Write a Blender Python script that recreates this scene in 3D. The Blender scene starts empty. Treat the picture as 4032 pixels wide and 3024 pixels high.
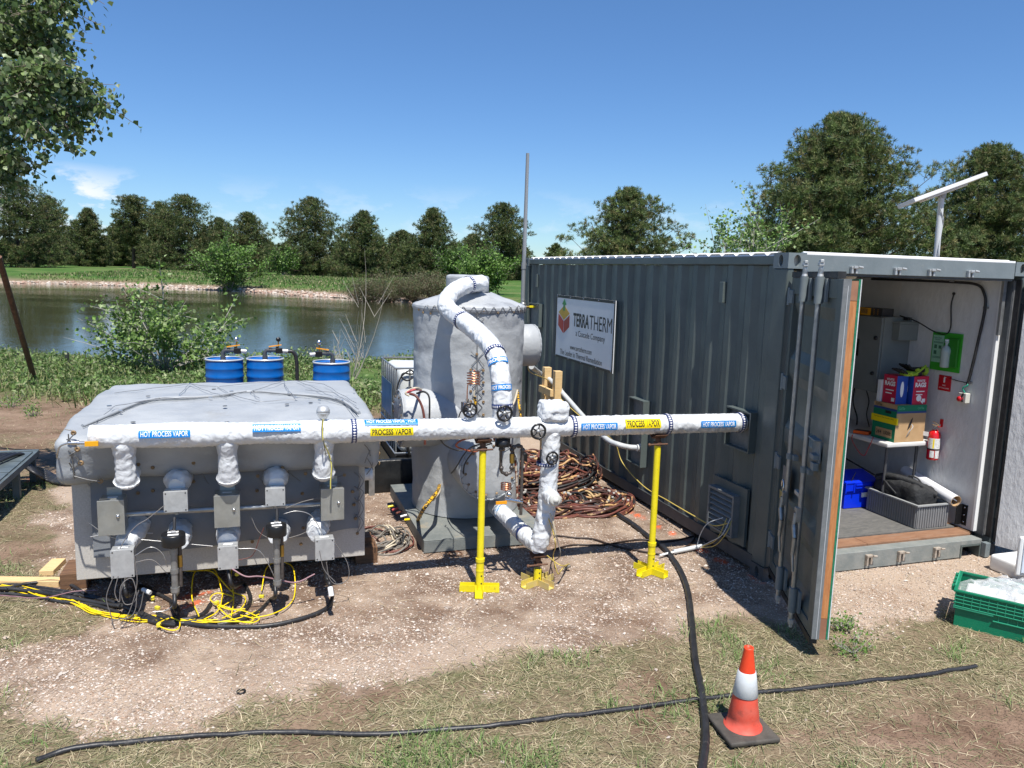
import bpy, math, random
import numpy as np
from mathutils import Vector, Matrix, Quaternion
random.seed(7); rng = np.random.default_rng(11)
S = bpy.context.scene
COL = S.collection
# ------------------------------------------------------------ camera, sun, sky
F_PX, IMG_W, IMG_H = 3028.0, 4032.0, 3024.0
PITCH, ROLL, CAMH = 0.146, 0.0291, 2.4005
_f = Vector((0, math.cos(PITCH), -math.sin(PITCH))); _u0 = Vector((0, math.sin(PITCH), math.cos(PITCH))); _r0 = Vector((1, 0, 0))
CR = math.cos(ROLL)*_r0 + math.sin(ROLL)*_u0
CU = -math.sin(ROLL)*_r0 + math.cos(ROLL)*_u0
CO = Vector((0, 0, CAMH))
cd = bpy.data.cameras.new('camera'); cam = bpy.data.objects.new('camera', cd); COL.objects.link(cam)
cd.sensor_width = 36; cd.lens = 36*F_PX/IMG_W; cd.clip_start = 0.05; cd.clip_end = 6000
m = Matrix.Identity(4)
for i in range(3):
    m[i][0] = CR[i]; m[i][1] = CU[i]; m[i][2] = -_f[i]; m[i][3] = CO[i]
cam.matrix_world = m
S.camera = cam
SUN_TO = Vector((0.254*0.438, -0.967*0.438, 0.899)).normalized()
sl = bpy.data.lights.new('sun', 'SUN'); sl.energy = 5.0; sl.angle = math.radians(0.53); sl.color = (1.0, 0.955, 0.88)
so = bpy.data.objects.new('sun', sl); COL.objects.link(so)
so.rotation_euler = SUN_TO.to_track_quat('Z', 'Y').to_euler(); so.location = (0, 0, 30)
w = bpy.data.worlds.new('World'); S.world = w; w.use_nodes = True
nt = w.node_tree; nt.nodes.clear()
def N(nt, t, **kw):
    n = nt.nodes.new(t)
    for k_, v_ in kw.items(): setattr(n, k_, v_)
    return n
wo = N(nt, 'ShaderNodeOutputWorld'); bg = N(nt, 'ShaderNodeBackground'); sky = N(nt, 'ShaderNodeTexSky')
sky.sky_type = 'NISHITA'; sky.sun_disc = False; sky.sun_elevation = math.asin(SUN_TO.z); sky.sun_rotation = math.atan2(SUN_TO.x, SUN_TO.y)
sky.altitude = 600; sky.air_density = 1.0; sky.dust_density = 0.15; sky.ozone_density = 4.0
bg.inputs[1].default_value = 0.096
# thin clouds low over the horizon, on the left of the view
tc = N(nt, 'ShaderNodeTexCoord'); sep = N(nt, 'ShaderNodeSeparateXYZ'); nt.links.new(tc.outputs['Generated'], sep.inputs[0])
mp = N(nt, 'ShaderNodeMapping'); mp.inputs['Scale'].default_value = (8.0, 8.0, 19.0); mp.inputs['Location'].default_value = (0.35, 0.1, 1.4)
nt.links.new(tc.outputs['Generated'], mp.inputs[0])
cn = N(nt, 'ShaderNodeTexNoise'); cn.inputs['Scale'].default_value = 1.6; cn.inputs['Detail'].default_value = 7; cn.inputs['Roughness'].default_value = 0.62
nt.links.new(mp.outputs[0], cn.inputs['Vector'])
def ramp(nt, pts, src):
    r = N(nt, 'ShaderNodeValToRGB')
    while len(r.color_ramp.elements) < len(pts): r.color_ramp.elements.new(0.5)
    for e, (p, c) in zip(r.color_ramp.elements, pts):
        e.position = p; e.color = (*c, 1) if len(c) == 3 else c
    nt.links.new(src, r.inputs[0]); return r
def g3(v): return (v, v, v)
cr_ = ramp(nt, [(0.50, g3(0)), (0.60, g3(1))], cn.outputs[0])
zr = ramp(nt, [(0.0, g3(0)), (0.012, g3(0.6)), (0.03, g3(1)), (0.075, g3(1)), (0.105, g3(0))], sep.outputs[2])
xr = N(nt, 'ShaderNodeMapRange'); xr.inputs[1].default_value = -0.49; xr.inputs[2].default_value = -0.40; xr.inputs[3].default_value = 1; xr.inputs[4].default_value = 0.16
nt.links.new(sep.outputs[0], xr.inputs[0])
def math_(nt, op, a_, b_):
    n = N(nt, 'ShaderNodeMath', operation=op)
    for i, x in enumerate((a_, b_)):
        if isinstance(x, (int, float)): n.inputs[i].default_value = x
        else: nt.links.new(x, n.inputs[i])
    return n.outputs[0]
cm = math_(nt, 'MULTIPLY', math_(nt, 'MULTIPLY', cr_.outputs[0], zr.outputs[0]), xr.outputs[0])
mx = N(nt, 'ShaderNodeMixRGB'); nt.links.new(cm, mx.inputs[0])
hs = N(nt, 'ShaderNodeHueSaturation'); hs.inputs['Saturation'].default_value = 1.20; hs.inputs['Hue'].default_value = 0.506; nt.links.new(sky.outputs[0], hs.inputs['Color'])
zt_ = ramp(nt, [(0.0, (.62, .78, .95)), (0.12, (.82, .91, 1.0)), (0.35, (1.15, 1.10, 1.05)), (0.8, (1.32, 1.22, 1.12))], sep.outputs[2]); ml = N(nt, 'ShaderNodeMixRGB', blend_type='MULTIPLY'); ml.inputs[0].default_value = 1
nt.links.new(hs.outputs[0], ml.inputs[1]); nt.links.new(zt_.outputs[0], ml.inputs[2]); nt.links.new(ml.outputs[0], mx.inputs[1]); mx.inputs[2].default_value = (7.6, 7.8, 8.3, 1)
nt.links.new(mx.outputs[0], bg.inputs[0]); nt.links.new(bg.outputs[0], wo.inputs[0])
S.view_settings.view_transform = 'Standard'; S.view_settings.look = 'None'; S.view_settings.gamma = 1; S.view_settings.exposure = 0.50
# ------------------------------------------------------------ site frame: u along the container's door end, v along its length
YAW = 0.3198
O = Vector((2.0516, 5.8631, 0)); A = Vector((-math.sin(YAW), math.cos(YAW), 0)); B = Vector((math.cos(YAW), math.sin(YAW), 0))
def W(p): return O + B*p[0] + A*p[1] + Vector((0, 0, p[2]))
def L(P): d = Vector(P)-O; return Vector((d.dot(B), d.dot(A), P[2]))
KD = 4032/2212
def rayd(x, y): return _f + CR*((x*KD-IMG_W/2)/F_PX) - CU*((y*KD-IMG_H/2)/F_PX)
# sight lines of the photograph met with real planes of the site (surveying)
def pz(x, y, z=0.0):
    d = rayd(x, y); return L(CO + d*((z-CAMH)/d.z))
def pv(x, y, v):
    d = rayd(x, y); return L(CO + d*((O+A*v-CO).dot(A)/d.dot(A)))
def pu(x, y, u):
    d = rayd(x, y); return L(CO + d*((O+B*u-CO).dot(B)/d.dot(B)))
# ------------------------------------------------------------ materials
MATS = {}
def mat(name, c1, c2=None, scale=5, rough=0.5, metal=0.0, bump=0.0, bscale=40, detail=5, coat=0, lo=0.35, hi=0.65, bdist=0.01, c3=None, s3=1.3, l3=(0.55, 0.75), spec=0.5, trans=0, vcol=None, stretch=None, rvar=0.0, sub=None):
    if name in MATS: return MATS[name]
    m_ = bpy.data.materials.new(name); m_.use_nodes = True; t = m_.node_tree; b = t.nodes['Principled BSDF']
    b.inputs['Roughness'].default_value = rough; b.inputs['Metallic'].default_value = metal
    b.inputs['Specular IOR Level'].default_value = spec; b.inputs['Coat Weight'].default_value = coat
    tc_ = N(t, 'ShaderNodeTexCoord'); vec = tc_.outputs['Object']
    if stretch:
        mp_ = N(t, 'ShaderNodeMapping'); mp_.inputs['Scale'].default_value = stretch; t.links.new(vec, mp_.inputs[0]); vec = mp_.outputs[0]
    def noise(s, d=detail, r=0.6):
        n = N(t, 'ShaderNodeTexNoise'); n.inputs['Scale'].default_value = s; n.inputs['Detail'].default_value = d; n.inputs['Roughness'].default_value = r
        t.links.new(vec, n.inputs['Vector']); return n.outputs[0]
    col = None
    if vcol:
        a_ = N(t, 'ShaderNodeAttribute'); a_.attribute_name = 'tint'; col = a_.outputs['Color']
    if c2 is not None:
        nz = noise(scale); r = ramp(t, [(lo, c1), (hi, c2)], nz); c_ = r.outputs[0]
        if c3 is not None:
            n3 = noise(s3, 8, 0.7); r3 = ramp(t, [(l3[0], g3(0)), (l3[1], g3(1))], n3)
            q = N(t, 'ShaderNodeMixRGB'); t.links.new(r3.outputs[0], q.inputs[0]); t.links.new(c_, q.inputs[1]); q.inputs[2].default_value = (*c3, 1); c_ = q.outputs[0]
        if col is not None:
            q = N(t, 'ShaderNodeMixRGB', blend_type='MULTIPLY'); q.inputs[0].default_value = 1; t.links.new(col, q.inputs[1]); t.links.new(c_, q.inputs[2]); c_ = q.outputs[0]
        t.links.new(c_, b.inputs['Base Color'])
    elif col is not None: t.links.new(col, b.inputs['Base Color'])
    else: b.inputs['Base Color'].default_value = (*c1, 1)
    if rvar:
        r = N(t, 'ShaderNodeMapRange'); t.links.new(noise(scale*1.7), r.inputs[0]); r.inputs[1].default_value = .3; r.inputs[2].default_value = .7
        r.inputs[3].default_value = max(0, rough-rvar); r.inputs[4].default_value = min(1, rough+rvar); t.links.new(r.outputs[0], b.inputs['Roughness'])
    if bump:
        bn = N(t, 'ShaderNodeBump'); bn.inputs['Strength'].default_value = bump; bn.inputs['Distance'].default_value = bdist
        t.links.new(noise(bscale, 4), bn.inputs['Height']); t.links.new(bn.outputs[0], b.inputs['Normal'])
    if trans: b.inputs['Transmission Weight'].default_value = trans
    if sub:   # light passing through leaves
        tr = N(t, 'ShaderNodeBsdfTranslucent'); ms = N(t, 'ShaderNodeMixShader'); ms.inputs[0].default_value = sub
        src = b.inputs['Base Color'].links[0].from_socket if b.inputs['Base Color'].links else None
        if src: t.links.new(src, tr.inputs[0])
        else: tr.inputs[0].default_value = (*c1, 1)
        t.links.new(b.outputs[0], ms.inputs[1]); t.links.new(tr.outputs[0], ms.inputs[2]); t.links.new(ms.outputs[0], t.nodes['Material Output'].inputs[0])
    MATS[name] = m_; return m_
grey_paint = mat('grey_paint', (0.082, 0.102, 0.098), (0.098, 0.119, 0.114), 3, 0.42, bump=0.12, bscale=30, c3=(0.068, 0.084, 0.08), s3=2.6, l3=(.5, .75), rvar=.08)
grey_light = mat('grey_header_paint', (0.15, 0.18, 0.19), (0.18, 0.21, 0.22), 6, 0.45, bump=0.1, c3=(0.26, 0.27, 0.26), s3=9, l3=(.6, .8))
white_roof = mat('white_roof_paint', (0.78, 0.78, 0.77), (0.84, 0.84, 0.83), 4, 0.5)
dark_rail = mat('dark_rail_paint', (0.055, 0.062, 0.068), (0.08, 0.085, 0.088), 8, 0.6, bump=.2)
black_r = mat('black_rubber', (0.012, 0.012, 0.013), (0.03, 0.03, 0.031), 12, 0.55, bump=.15)
black_d = mat('dusty_black_hose', (0.012, 0.012, 0.014), (0.03, 0.03, 0.032), 6, 0.45, bump=.2, c3=(0.12, 0.11, 0.10), s3=14, l3=(.58, .75))
black_p = mat('black_plastic', (0.010, 0.010, 0.011), None, rough=0.35)
steel = mat('galvanised_steel', (0.30, 0.31, 0.31), (0.42, 0.43, 0.43), 16, 0.42, 0.75, bump=.06, rvar=.1)
alu = mat('cast_aluminium', (0.46, 0.47, 0.47), (0.56, 0.57, 0.57), 25, 0.48, 0.55, bump=.2, bscale=160, bdist=.002)
chrome = mat('bright_metal', (0.65, 0.65, 0.66), None, rough=0.22, metal=1)
galv_panel = mat('galvanised_panel', (0.42, 0.40, 0.37), (0.52, 0.50, 0.465), 90, 0.5, 0.1, bump=.12, bscale=200, bdist=.002, c3=(0.36, 0.32, 0.27), s3=2, l3=(.55, .8))
box_steel = mat('stainless_box', (0.33, 0.335, 0.315), (0.42, 0.425, 0.40), 9, 0.38, 0.6, bump=.05, rvar=.08)
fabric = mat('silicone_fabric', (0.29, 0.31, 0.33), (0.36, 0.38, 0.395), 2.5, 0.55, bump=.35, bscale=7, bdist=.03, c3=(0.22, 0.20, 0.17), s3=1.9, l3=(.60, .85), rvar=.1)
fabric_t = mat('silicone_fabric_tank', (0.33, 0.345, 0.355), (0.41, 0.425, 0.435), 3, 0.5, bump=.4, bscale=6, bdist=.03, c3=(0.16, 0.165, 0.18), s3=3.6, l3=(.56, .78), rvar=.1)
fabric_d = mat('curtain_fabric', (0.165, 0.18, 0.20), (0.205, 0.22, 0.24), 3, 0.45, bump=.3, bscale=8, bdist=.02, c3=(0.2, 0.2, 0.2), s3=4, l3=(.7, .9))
wrapm = mat('white_film_wrap', (0.60, 0.62, 0.64), (0.67, 0.685, 0.70), 3, 0.36, bump=.25, bscale=22, bdist=.01, detail=2)
_t = wrapm.node_tree; _b = _t.nodes['Principled BSDF']; _c = N(_t, 'ShaderNodeTexCoord'); _w = N(_t, 'ShaderNodeTexNoise'); _w.inputs['Scale'].default_value = 9; _t.links.new(_c.outputs['Object'], _w.inputs['Vector'])
_m = N(_t, 'ShaderNodeMixRGB', blend_type='ADD'); _m.inputs[0].default_value = .12; _t.links.new(_c.outputs['Object'], _m.inputs[1]); _t.links.new(_w.outputs['Color'], _m.inputs[2]); _prev = None
for _s, _d in ((11, .016), (31, .005)):
    _v = N(_t, 'ShaderNodeTexVoronoi'); _v.inputs['Scale'].default_value = _s; _t.links.new(_m.outputs[0], _v.inputs['Vector']); _n = N(_t, 'ShaderNodeBump'); _n.inputs['Strength'].default_value = .6; _n.inputs['Distance'].default_value = _d
    _t.links.new(_v.outputs['Distance'], _n.inputs['Height'])
    if _prev: _t.links.new(_prev, _n.inputs['Normal'])
    _prev = _n.outputs[0]
_t.links.new(_prev, _b.inputs['Normal'])
yellow_p = mat('yellow_paint', (0.70, 0.58, 0.012), (0.80, 0.68, 0.018), 6, 0.38, c3=(0.16, 0.11, 0.05), s3=14, l3=(.62, .70), bump=.15, rvar=.1)
rustm = mat('rusty_steel', (0.09, 0.045, 0.03), (0.17, 0.085, 0.05), 20, 0.75, .2, bump=.4)
ironm = mat('black_iron_pipe', (0.085, 0.075, 0.07), (0.16, 0.14, 0.13), 18, 0.45, .6, bump=.3)
copper = mat('copper_tube', (0.62, 0.25, 0.13), (0.72, 0.32, 0.18), 20, 0.28, 1)
brass = mat('brass', (0.45, 0.30, 0.08), None, rough=.35, metal=.9)
wood_l = mat('fresh_lumber', (0.62, 0.42, 0.19), (0.72, 0.52, 0.27), 6, 0.65, stretch=(1, 9, 9), bump=.15, c3=(.45, .27, .1), s3=6)
wood_e = mat('door_edge_lumber', (0.40, 0.155, 0.05), (0.52, 0.23, 0.085), 7, 0.6, stretch=(7, 7, 1), bump=.1, c3=(.24, .09, .035), s3=5)
wood_d = mat('dark_timber', (0.10, 0.05, 0.025), (0.19, 0.10, 0.05), 5, 0.75, stretch=(1, 8, 8), bump=.3)
green_e = mat('green_osb_edge', (0.01, 0.14, 0.075), (0.015, 0.2, 0.10), 30, 0.6, bump=.4)
osb = mat('painted_osb', (0.58, 0.59, 0.59), (0.64, 0.65, 0.65), 20, 0.55, bump=.9, bscale=34, bdist=.006, stretch=(1, 1, .45))
drum_b = mat('blue_drum_paint', (0.0, 0.095, 0.36), (0.004, 0.115, 0.42), 3, 0.34, c3=(0.04, 0.12, 0.30), s3=6, l3=(.58, .8), rvar=.1)
cone_o = mat('cone_orange', (0.72, 0.045, 0.012), (0.80, 0.07, 0.02), 8, 0.5, bump=.1, c3=(0.34, 0.06, 0.04), s3=11, l3=(.55, .78))
cone_d = mat('cone_orange_faded', (0.66, 0.12, 0.08), (0.70, 0.06, 0.03), 9, 0.55, c3=(0.22, 0.06, 0.045), s3=14, l3=(.52, .75))
whitep = mat('white_plastic', (0.75, 0.76, 0.76), None, rough=.4)
greyp = mat('grey_pvc', (0.42, 0.44, 0.45), (0.5, 0.52, 0.53), 10, 0.5)
blue_lab = mat('blue_label', (0.0, 0.19, 0.55), None, rough=.35)
yel_lab = mat('yellow_label', (0.85, 0.66, 0.005), None, rough=.35)
white_ink = mat('white_ink', (0.82, 0.82, 0.82), None, rough=.5)
black_ink = mat('black_ink', (0.02, 0.02, 0.02), None, rough=.5)
navy = mat('navy_tape', (0.02, 0.035, 0.13), None, rough=.4)
# ------------------------------------------------------------ mesh tools (site frame)
class MB:
    def __init__(s): s.v = []; s.f = []; s.sm = []
    def add(s, vs, fs, sm=False):
        n = len(s.v); s.v += [tuple(p) for p in vs]; s.f += [tuple(i+n for i in f) for f in fs]; s.sm += [sm]*len(fs); return s
    def box(s, x0, x1, y0, y1, z0, z1):
        vs = [(x, y, z) for z in (z0, z1) for y in (y0, y1) for x in (x0, x1)]
        return s.add(vs, [(0, 2, 3, 1), (4, 5, 7, 6), (0, 1, 5, 4), (2, 6, 7, 3), (0, 4, 6, 2), (1, 3, 7, 5)])
    def obox(s, c, sz, R=None):
        c = Vector(c); R = R or Matrix.Identity(3)
        vs = [c + R @ Vector((x*sz[0]/2, y*sz[1]/2, z*sz[2]/2)) for z in (-1, 1) for y in (-1, 1) for x in (-1, 1)]
        return s.add(vs, [(0, 2, 3, 1), (4, 5, 7, 6), (0, 1, 5, 4), (2, 6, 7, 3), (0, 4, 6, 2), (1, 3, 7, 5)])
    def tube(s, pts, r, n=8, closed=False, caps=True):
        pts = [Vector(p) for p in pts]; k = len(pts); rs = r if isinstance(r, (list, tuple)) else [r]*k
        tan = []
        for i in range(k):
            a_ = pts[i-1] if (i or closed) else pts[0]; b_ = pts[(i+1) % k] if (i < k-1 or closed) else pts[-1]
            t_ = (b_-a_); tan.append(t_.normalized() if t_.length > 1e-9 else Vector((0, 0, 1)))
        ref = Vector((0, 0, 1)) if abs(tan[0].z) < .9 else Vector((1, 0, 0))
        nrm = (ref - tan[0]*ref.dot(tan[0])).normalized(); vs = []
        for i in range(k):
            nrm = (nrm - tan[i]*nrm.dot(tan[i]))
            nrm = nrm.normalized() if nrm.length > 1e-6 else tan[i].orthogonal().normalized()
            bn = tan[i].cross(nrm)
            for j in range(n):
                a_ = 2*math.pi*j/n; vs.append(pts[i] + (nrm*math.cos(a_)+bn*math.sin(a_))*rs[i])
        fs = []
        for i in range(k if closed else k-1):
            i2 = (i+1) % k
            for j in range(n):
                j2 = (j+1) % n; fs.append((i*n+j, i*n+j2, i2*n+j2, i2*n+j))
        s.add(vs, fs, True)
        if caps and not closed:
            s.add(vs[:n], [tuple(range(n-1, -1, -1))]); s.add(vs[-n:], [tuple(range(n))])
        return s
    def cyl(s, a_, b_, r, n=16, caps=True, r2=None): return s.tube([a_, b_], [r, r if r2 is None else r2], n, False, caps)
    def lathe(s, prof, org, axis=(0, 0, 1), n=24, smooth=True):
        ax = Vector(axis).normalized(); x = ax.orthogonal().normalized(); y = ax.cross(x); org = Vector(org); vs = []
        for (r, h) in prof:
            for j in range(n):
                a_ = 2*math.pi*j/n; vs.append(org + ax*h + (x*math.cos(a_)+y*math.sin(a_))*r)
        fs = [(i*n+j, i*n+(j+1) % n, (i+1)*n+(j+1) % n, (i+1)*n+j) for i in range(len(prof)-1) for j in range(n)]
        return s.add(vs, fs, smooth)
    def ball(s, c, r, n=10):
        pr = [(max(1e-5, r*math.sin(math.pi*i/8)), -r*math.cos(math.pi*i/8)) for i in range(9)]
        return s.lathe(pr, c, (0, 0, 1), n)
    def prism(s, poly, d0, d1, fr):   # poly in a 2D frame fr(a,b,depth)->point
        n = len(poly); vs = [fr(a_, b_, d0) for a_, b_ in poly] + [fr(a_, b_, d1) for a_, b_ in poly]
        return s.add(vs, [tuple(range(n-1, -1, -1)), tuple(range(n, 2*n))] + [(i, (i+1) % n, n+(i+1) % n, n+i) for i in range(n)])
    def grid(s, P, sm=True):   # P[i][j]
        n = len(P); k = len(P[0]); vs = [p for row in P for p in row]
        return s.add(vs, [(i*k+j, i*k+j+1, (i+1)*k+j+1, (i+1)*k+j) for i in range(n-1) for j in range(k-1)], sm)
    def rbox(s, x0, x1, y0, y1, z0, z1, r, st=0.06, disp=None):
        lo = np.array([x0, y0, z0]); hi = np.array([x1, y1, z1])
        for ax in range(3):
            o1, o2 = [i for i in range(3) if i != ax]
            for sd in (0, 1):
                def ticks(i):
                    inner = np.linspace(lo[i]+r, hi[i]-r, max(2, int((hi[i]-lo[i]-2*r)/st)+1)); e = np.array([0, .27, .62])*r
                    return np.concatenate([lo[i]+e, inner, (hi[i]-e)[::-1]])
                t1, t2 = ticks(o1), ticks(o2); g1, g2 = np.meshgrid(t1, t2, indexing='ij')
                P = np.zeros(g1.shape+(3,)); P[..., o1] = g1; P[..., o2] = g2; P[..., ax] = hi[ax] if sd else lo[ax]
                c = np.clip(P, lo+r, hi-r); d = P-c; d /= np.linalg.norm(d, axis=-1, keepdims=True); P = c+d*r
                if disp is not None: P = disp(P, d)
                k = P.shape[1]; n = P.shape[0]; fs = [(i*k+j, i*k+j+1, (i+1)*k+j+1, (i+1)*k+j) for i in range(n-1) for j in range(k-1)]
                if (sd == 1) == (ax == 1): fs = [f[::-1] for f in fs]
                s.add(P.reshape(-1, 3).tolist(), fs, True)
        return s
    def build(s, name, material, parent=None, base=(0, 0, 0), world=False, merge=False, bevel=0):
        me = bpy.data.meshes.new(name)
        if world: vs = [tuple(W(p)-Vector(base)) for p in s.v]
        else: bx = Vector(base); vs = [tuple(Vector(p)-bx) for p in s.v]
        me.from_pydata(vs, [], s.f); me.polygons.foreach_set('use_smooth', s.sm)
        if merge:
            import bmesh
            bm = bmesh.new(); bm.from_mesh(me); bmesh.ops.remove_doubles(bm, verts=bm.verts, dist=1e-4); bmesh.ops.recalc_face_normals(bm, faces=bm.faces); bm.to_mesh(me); bm.free()
        ms = material if isinstance(material, list) else [material]
        for x in ms: me.materials.append(x)
        ob = bpy.data.objects.new(name, me); COL.objects.link(ob)
        if bevel:
            bv = ob.modifiers.new('bevel', 'BEVEL'); bv.width = bevel; bv.segments = 2; bv.limit_method = 'ANGLE'; bv.angle_limit = math.radians(40)
        if parent: ob.parent = parent
        return ob
def tag(o, label=None, cat=None, group=None, kind=None):
    if label: o['label'] = label
    if cat: o['category'] = cat
    if group: o['group'] = group
    if kind: o['kind'] = kind
    return o
class Thing:
    """an Empty at the thing's base; parts are given in the site frame"""
    def __init__(s, name, label, cat, base=(0, 0, 0), group=None):
        s.base = Vector(base); s.o = bpy.data.objects.new(name, None); COL.objects.link(s.o); s.o.empty_display_size = .2
        s.o.location = W(base); s.o.rotation_euler = (0, 0, YAW); tag(s.o, label, cat, group)
    def part(s, name, mb, material, parent=None, label=None, **kw):
        ob = mb.build(name, material, parent or s.o, s.base, **kw)
        if label: ob['label'] = label
        return ob
def single(name, mb, material, label, cat, base=(0, 0, 0), group=None, kind=None, **kw):
    ob = mb.build(name, material, None, base, **kw); ob.location = W(base); ob.rotation_euler = (0, 0, YAW)
    if kind == 'structure': return tag(ob, None, None, None, kind)
    return tag(ob, label, cat, group, kind)
def cat_(pts, n=6, closed=False):
    pts = [Vector(p) for p in pts]; k = len(pts); out = []
    for i in range(k if closed else k-1):
        p0 = pts[i-1] if (i > 0 or closed) else pts[0]*2-pts[1]; p1 = pts[i]; p2 = pts[(i+1) % k]
        p3 = pts[(i+2) % k] if (i+2 < k or closed) else p2*2-p1
        for j in range(n):
            t = j/n; out.append(.5*((2*p1)+(p2-p0)*t+(2*p0-5*p1+4*p2-p3)*t*t+(3*p1-p0-3*p2+p3)*t**3))
    if not closed: out.append(pts[-1])
    return out
# value noise, vectorised
def _h(i, j, k):
    n = (i*374761393 + j*668265263 + k*2147483647 % 1013904223) & 0x7fffffff
    n = (n ^ (n >> 13)) * 1274126177 & 0x7fffffff
    return ((n ^ (n >> 16)) & 0xffff)/65535.0
def vnoise(P):
    P = np.asarray(P, float); I = np.floor(P).astype(np.int64); f = P-I; f = f*f*(3-2*f); r = 0
    for dx in (0, 1):
        for dy in (0, 1):
            for dz in (0, 1):
                wgt = np.abs(1-dx-f[..., 0])*np.abs(1-dy-f[..., 1])*np.abs(1-dz-f[..., 2])
                r = r + wgt*_h(I[..., 0]+dx, I[..., 1]+dy, I[..., 2]+dz+57)
    return r
def fbm(P, o=4):
    P = np.asarray(P, float); r = 0; a_ = .5
    for i in range(o): r = r + a_*vnoise(P*2**i+i*17.3); a_ *= .5
    return r/(1-.5**o)
def ridge(P, o=3):
    P = np.asarray(P, float); r = 0; a_ = .5
    for i in range(o): r = r + a_*(1-np.abs(2*vnoise(P*1.9**i+i*9.1)-1))**2; a_ *= .55
    return r
def crease(V, sc, seed):
    """crumpled film: sharp straight folds in many directions, each only in places"""
    rs = np.random.default_rng(int(seed)+500); h = 0; Wp = V+(fbm(V*sc*.35+seed, 2)[..., None]-.5)*.10
    for i in range(9):
        d = rs.normal(size=3); d /= np.linalg.norm(d); f = sc*(.45+1.1*rs.random()); q = (Wp@d)*f+rs.random()*9
        tri = 1-2*np.abs(q-np.floor(q)-.5); tri = np.minimum(tri*1.6, (1-tri)*2.4+.0)
        mk = np.clip((vnoise(V*sc*.33+i*11.3+seed)-.42)*5, 0, 1); h = h+(tri-.4)*mk*(1.15-.08*i)
    return np.clip(h*.27, -.9, .42)
def wrap_tube(mb, pts, r, amp=.006, st=.014, n=40, sc=16, seed=0, caps=True):
    """a pipe wrapped in film: tube with radial creases"""
    pts = [Vector(p) for p in pts]; rs = r if isinstance(r, (list, tuple)) else [r]*len(pts)
    d = [0]
    for i in range(1, len(pts)): d.append(d[-1]+(pts[i]-pts[i-1]).length)
    k = max(3, int(d[-1]/st)); q = []; qr = []
    for i in range(k+1):
        t = d[-1]*i/k; j = 0
        while j < len(d)-2 and d[j+1] < t: j += 1
        f = (t-d[j])/max(1e-9, d[j+1]-d[j]); q.append(pts[j].lerp(pts[j+1], f)); qr.append(rs[j]*(1-f)+rs[j+1]*f)
    s0 = len(mb.v); mb.tube(q, qr, n, False, caps)
    V = np.array(mb.v[s0:]); C = np.repeat(np.array(q), n, axis=0)
    if caps: C = np.concatenate([C, np.array([q[0]]*n), np.array([q[-1]]*n)])
    D = V-C; D /= np.linalg.norm(D, axis=1, keepdims=True)
    V = V+D*(crease(V, sc, seed)*amp*2.2)[:, None]
    mb.v[s0:] = [tuple(p) for p in V]; return mb
_tc = {}
def text_geo(s, spacing=1.0, bold=0.0):
    key = (s, spacing, bold)
    if key not in _tc:
        c = bpy.data.curves.new('lettering', 'FONT'); c.body = s; c.space_character = spacing; c.offset = bold; c.resolution_u = 3
        o_ = bpy.data.objects.new('lettering', c); me = o_.to_mesh(); V = np.array([v.co[:2] for v in me.vertices]); Fc = [tuple(p.vertices) for p in me.polygons]
        o_.to_mesh_clear(); bpy.data.objects.remove(o_); bpy.data.curves.remove(c)
        V -= V.min(0); _tc[key] = (V, Fc, V.max(0))
    return _tc[key]
def text(mb, s, w_, h_, fr, bold=0.0, spacing=1.0):
    """lettering scaled to w_ x h_, laid by fr(a,b) -> point"""
    V, Fc, mxx = text_geo(s, spacing, bold)
    return mb.add([fr(p[0]/mxx[0]*w_, p[1]/mxx[1]*h_) for p in V], Fc)
def npmesh(name, V, Fc, mats, tint=None, smooth=False, parent=None, tri=None):
    """big mesh from arrays; Fc is (n,k)"""
    me = bpy.data.meshes.new(name); V = np.ascontiguousarray(V, dtype=np.float32); Fc = np.ascontiguousarray(Fc, dtype=np.int32); k = Fc.shape[1]
    me.vertices.add(len(V)); me.vertices.foreach_set('co', V.ravel()); me.loops.add(Fc.size); me.loops.foreach_set('vertex_index', Fc.ravel())
    me.polygons.add(len(Fc)); me.polygons.foreach_set('loop_start', np.arange(0, Fc.size, k, dtype=np.int32))
    try: me.polygons.foreach_set('loop_total', np.full(len(Fc), k, dtype=np.int32))
    except Exception: pass
    me.polygons.foreach_set('use_smooth', np.full(len(Fc), smooth))
    if tint is not None:
        ca = me.color_attributes.new('tint', 'FLOAT_COLOR', 'POINT'); c4 = np.ones((len(V), 4), dtype=np.float32); c4[:, :3] = tint; ca.data.foreach_set('color', c4.ravel())
    me.update(calc_edges=True); me.validate()
    for x in (mats if isinstance(mats, list) else [mats]): me.materials.append(x)
    ob = bpy.data.objects.new(name, me); COL.objects.link(ob)
    if parent: ob.parent = parent
    return ob
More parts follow.
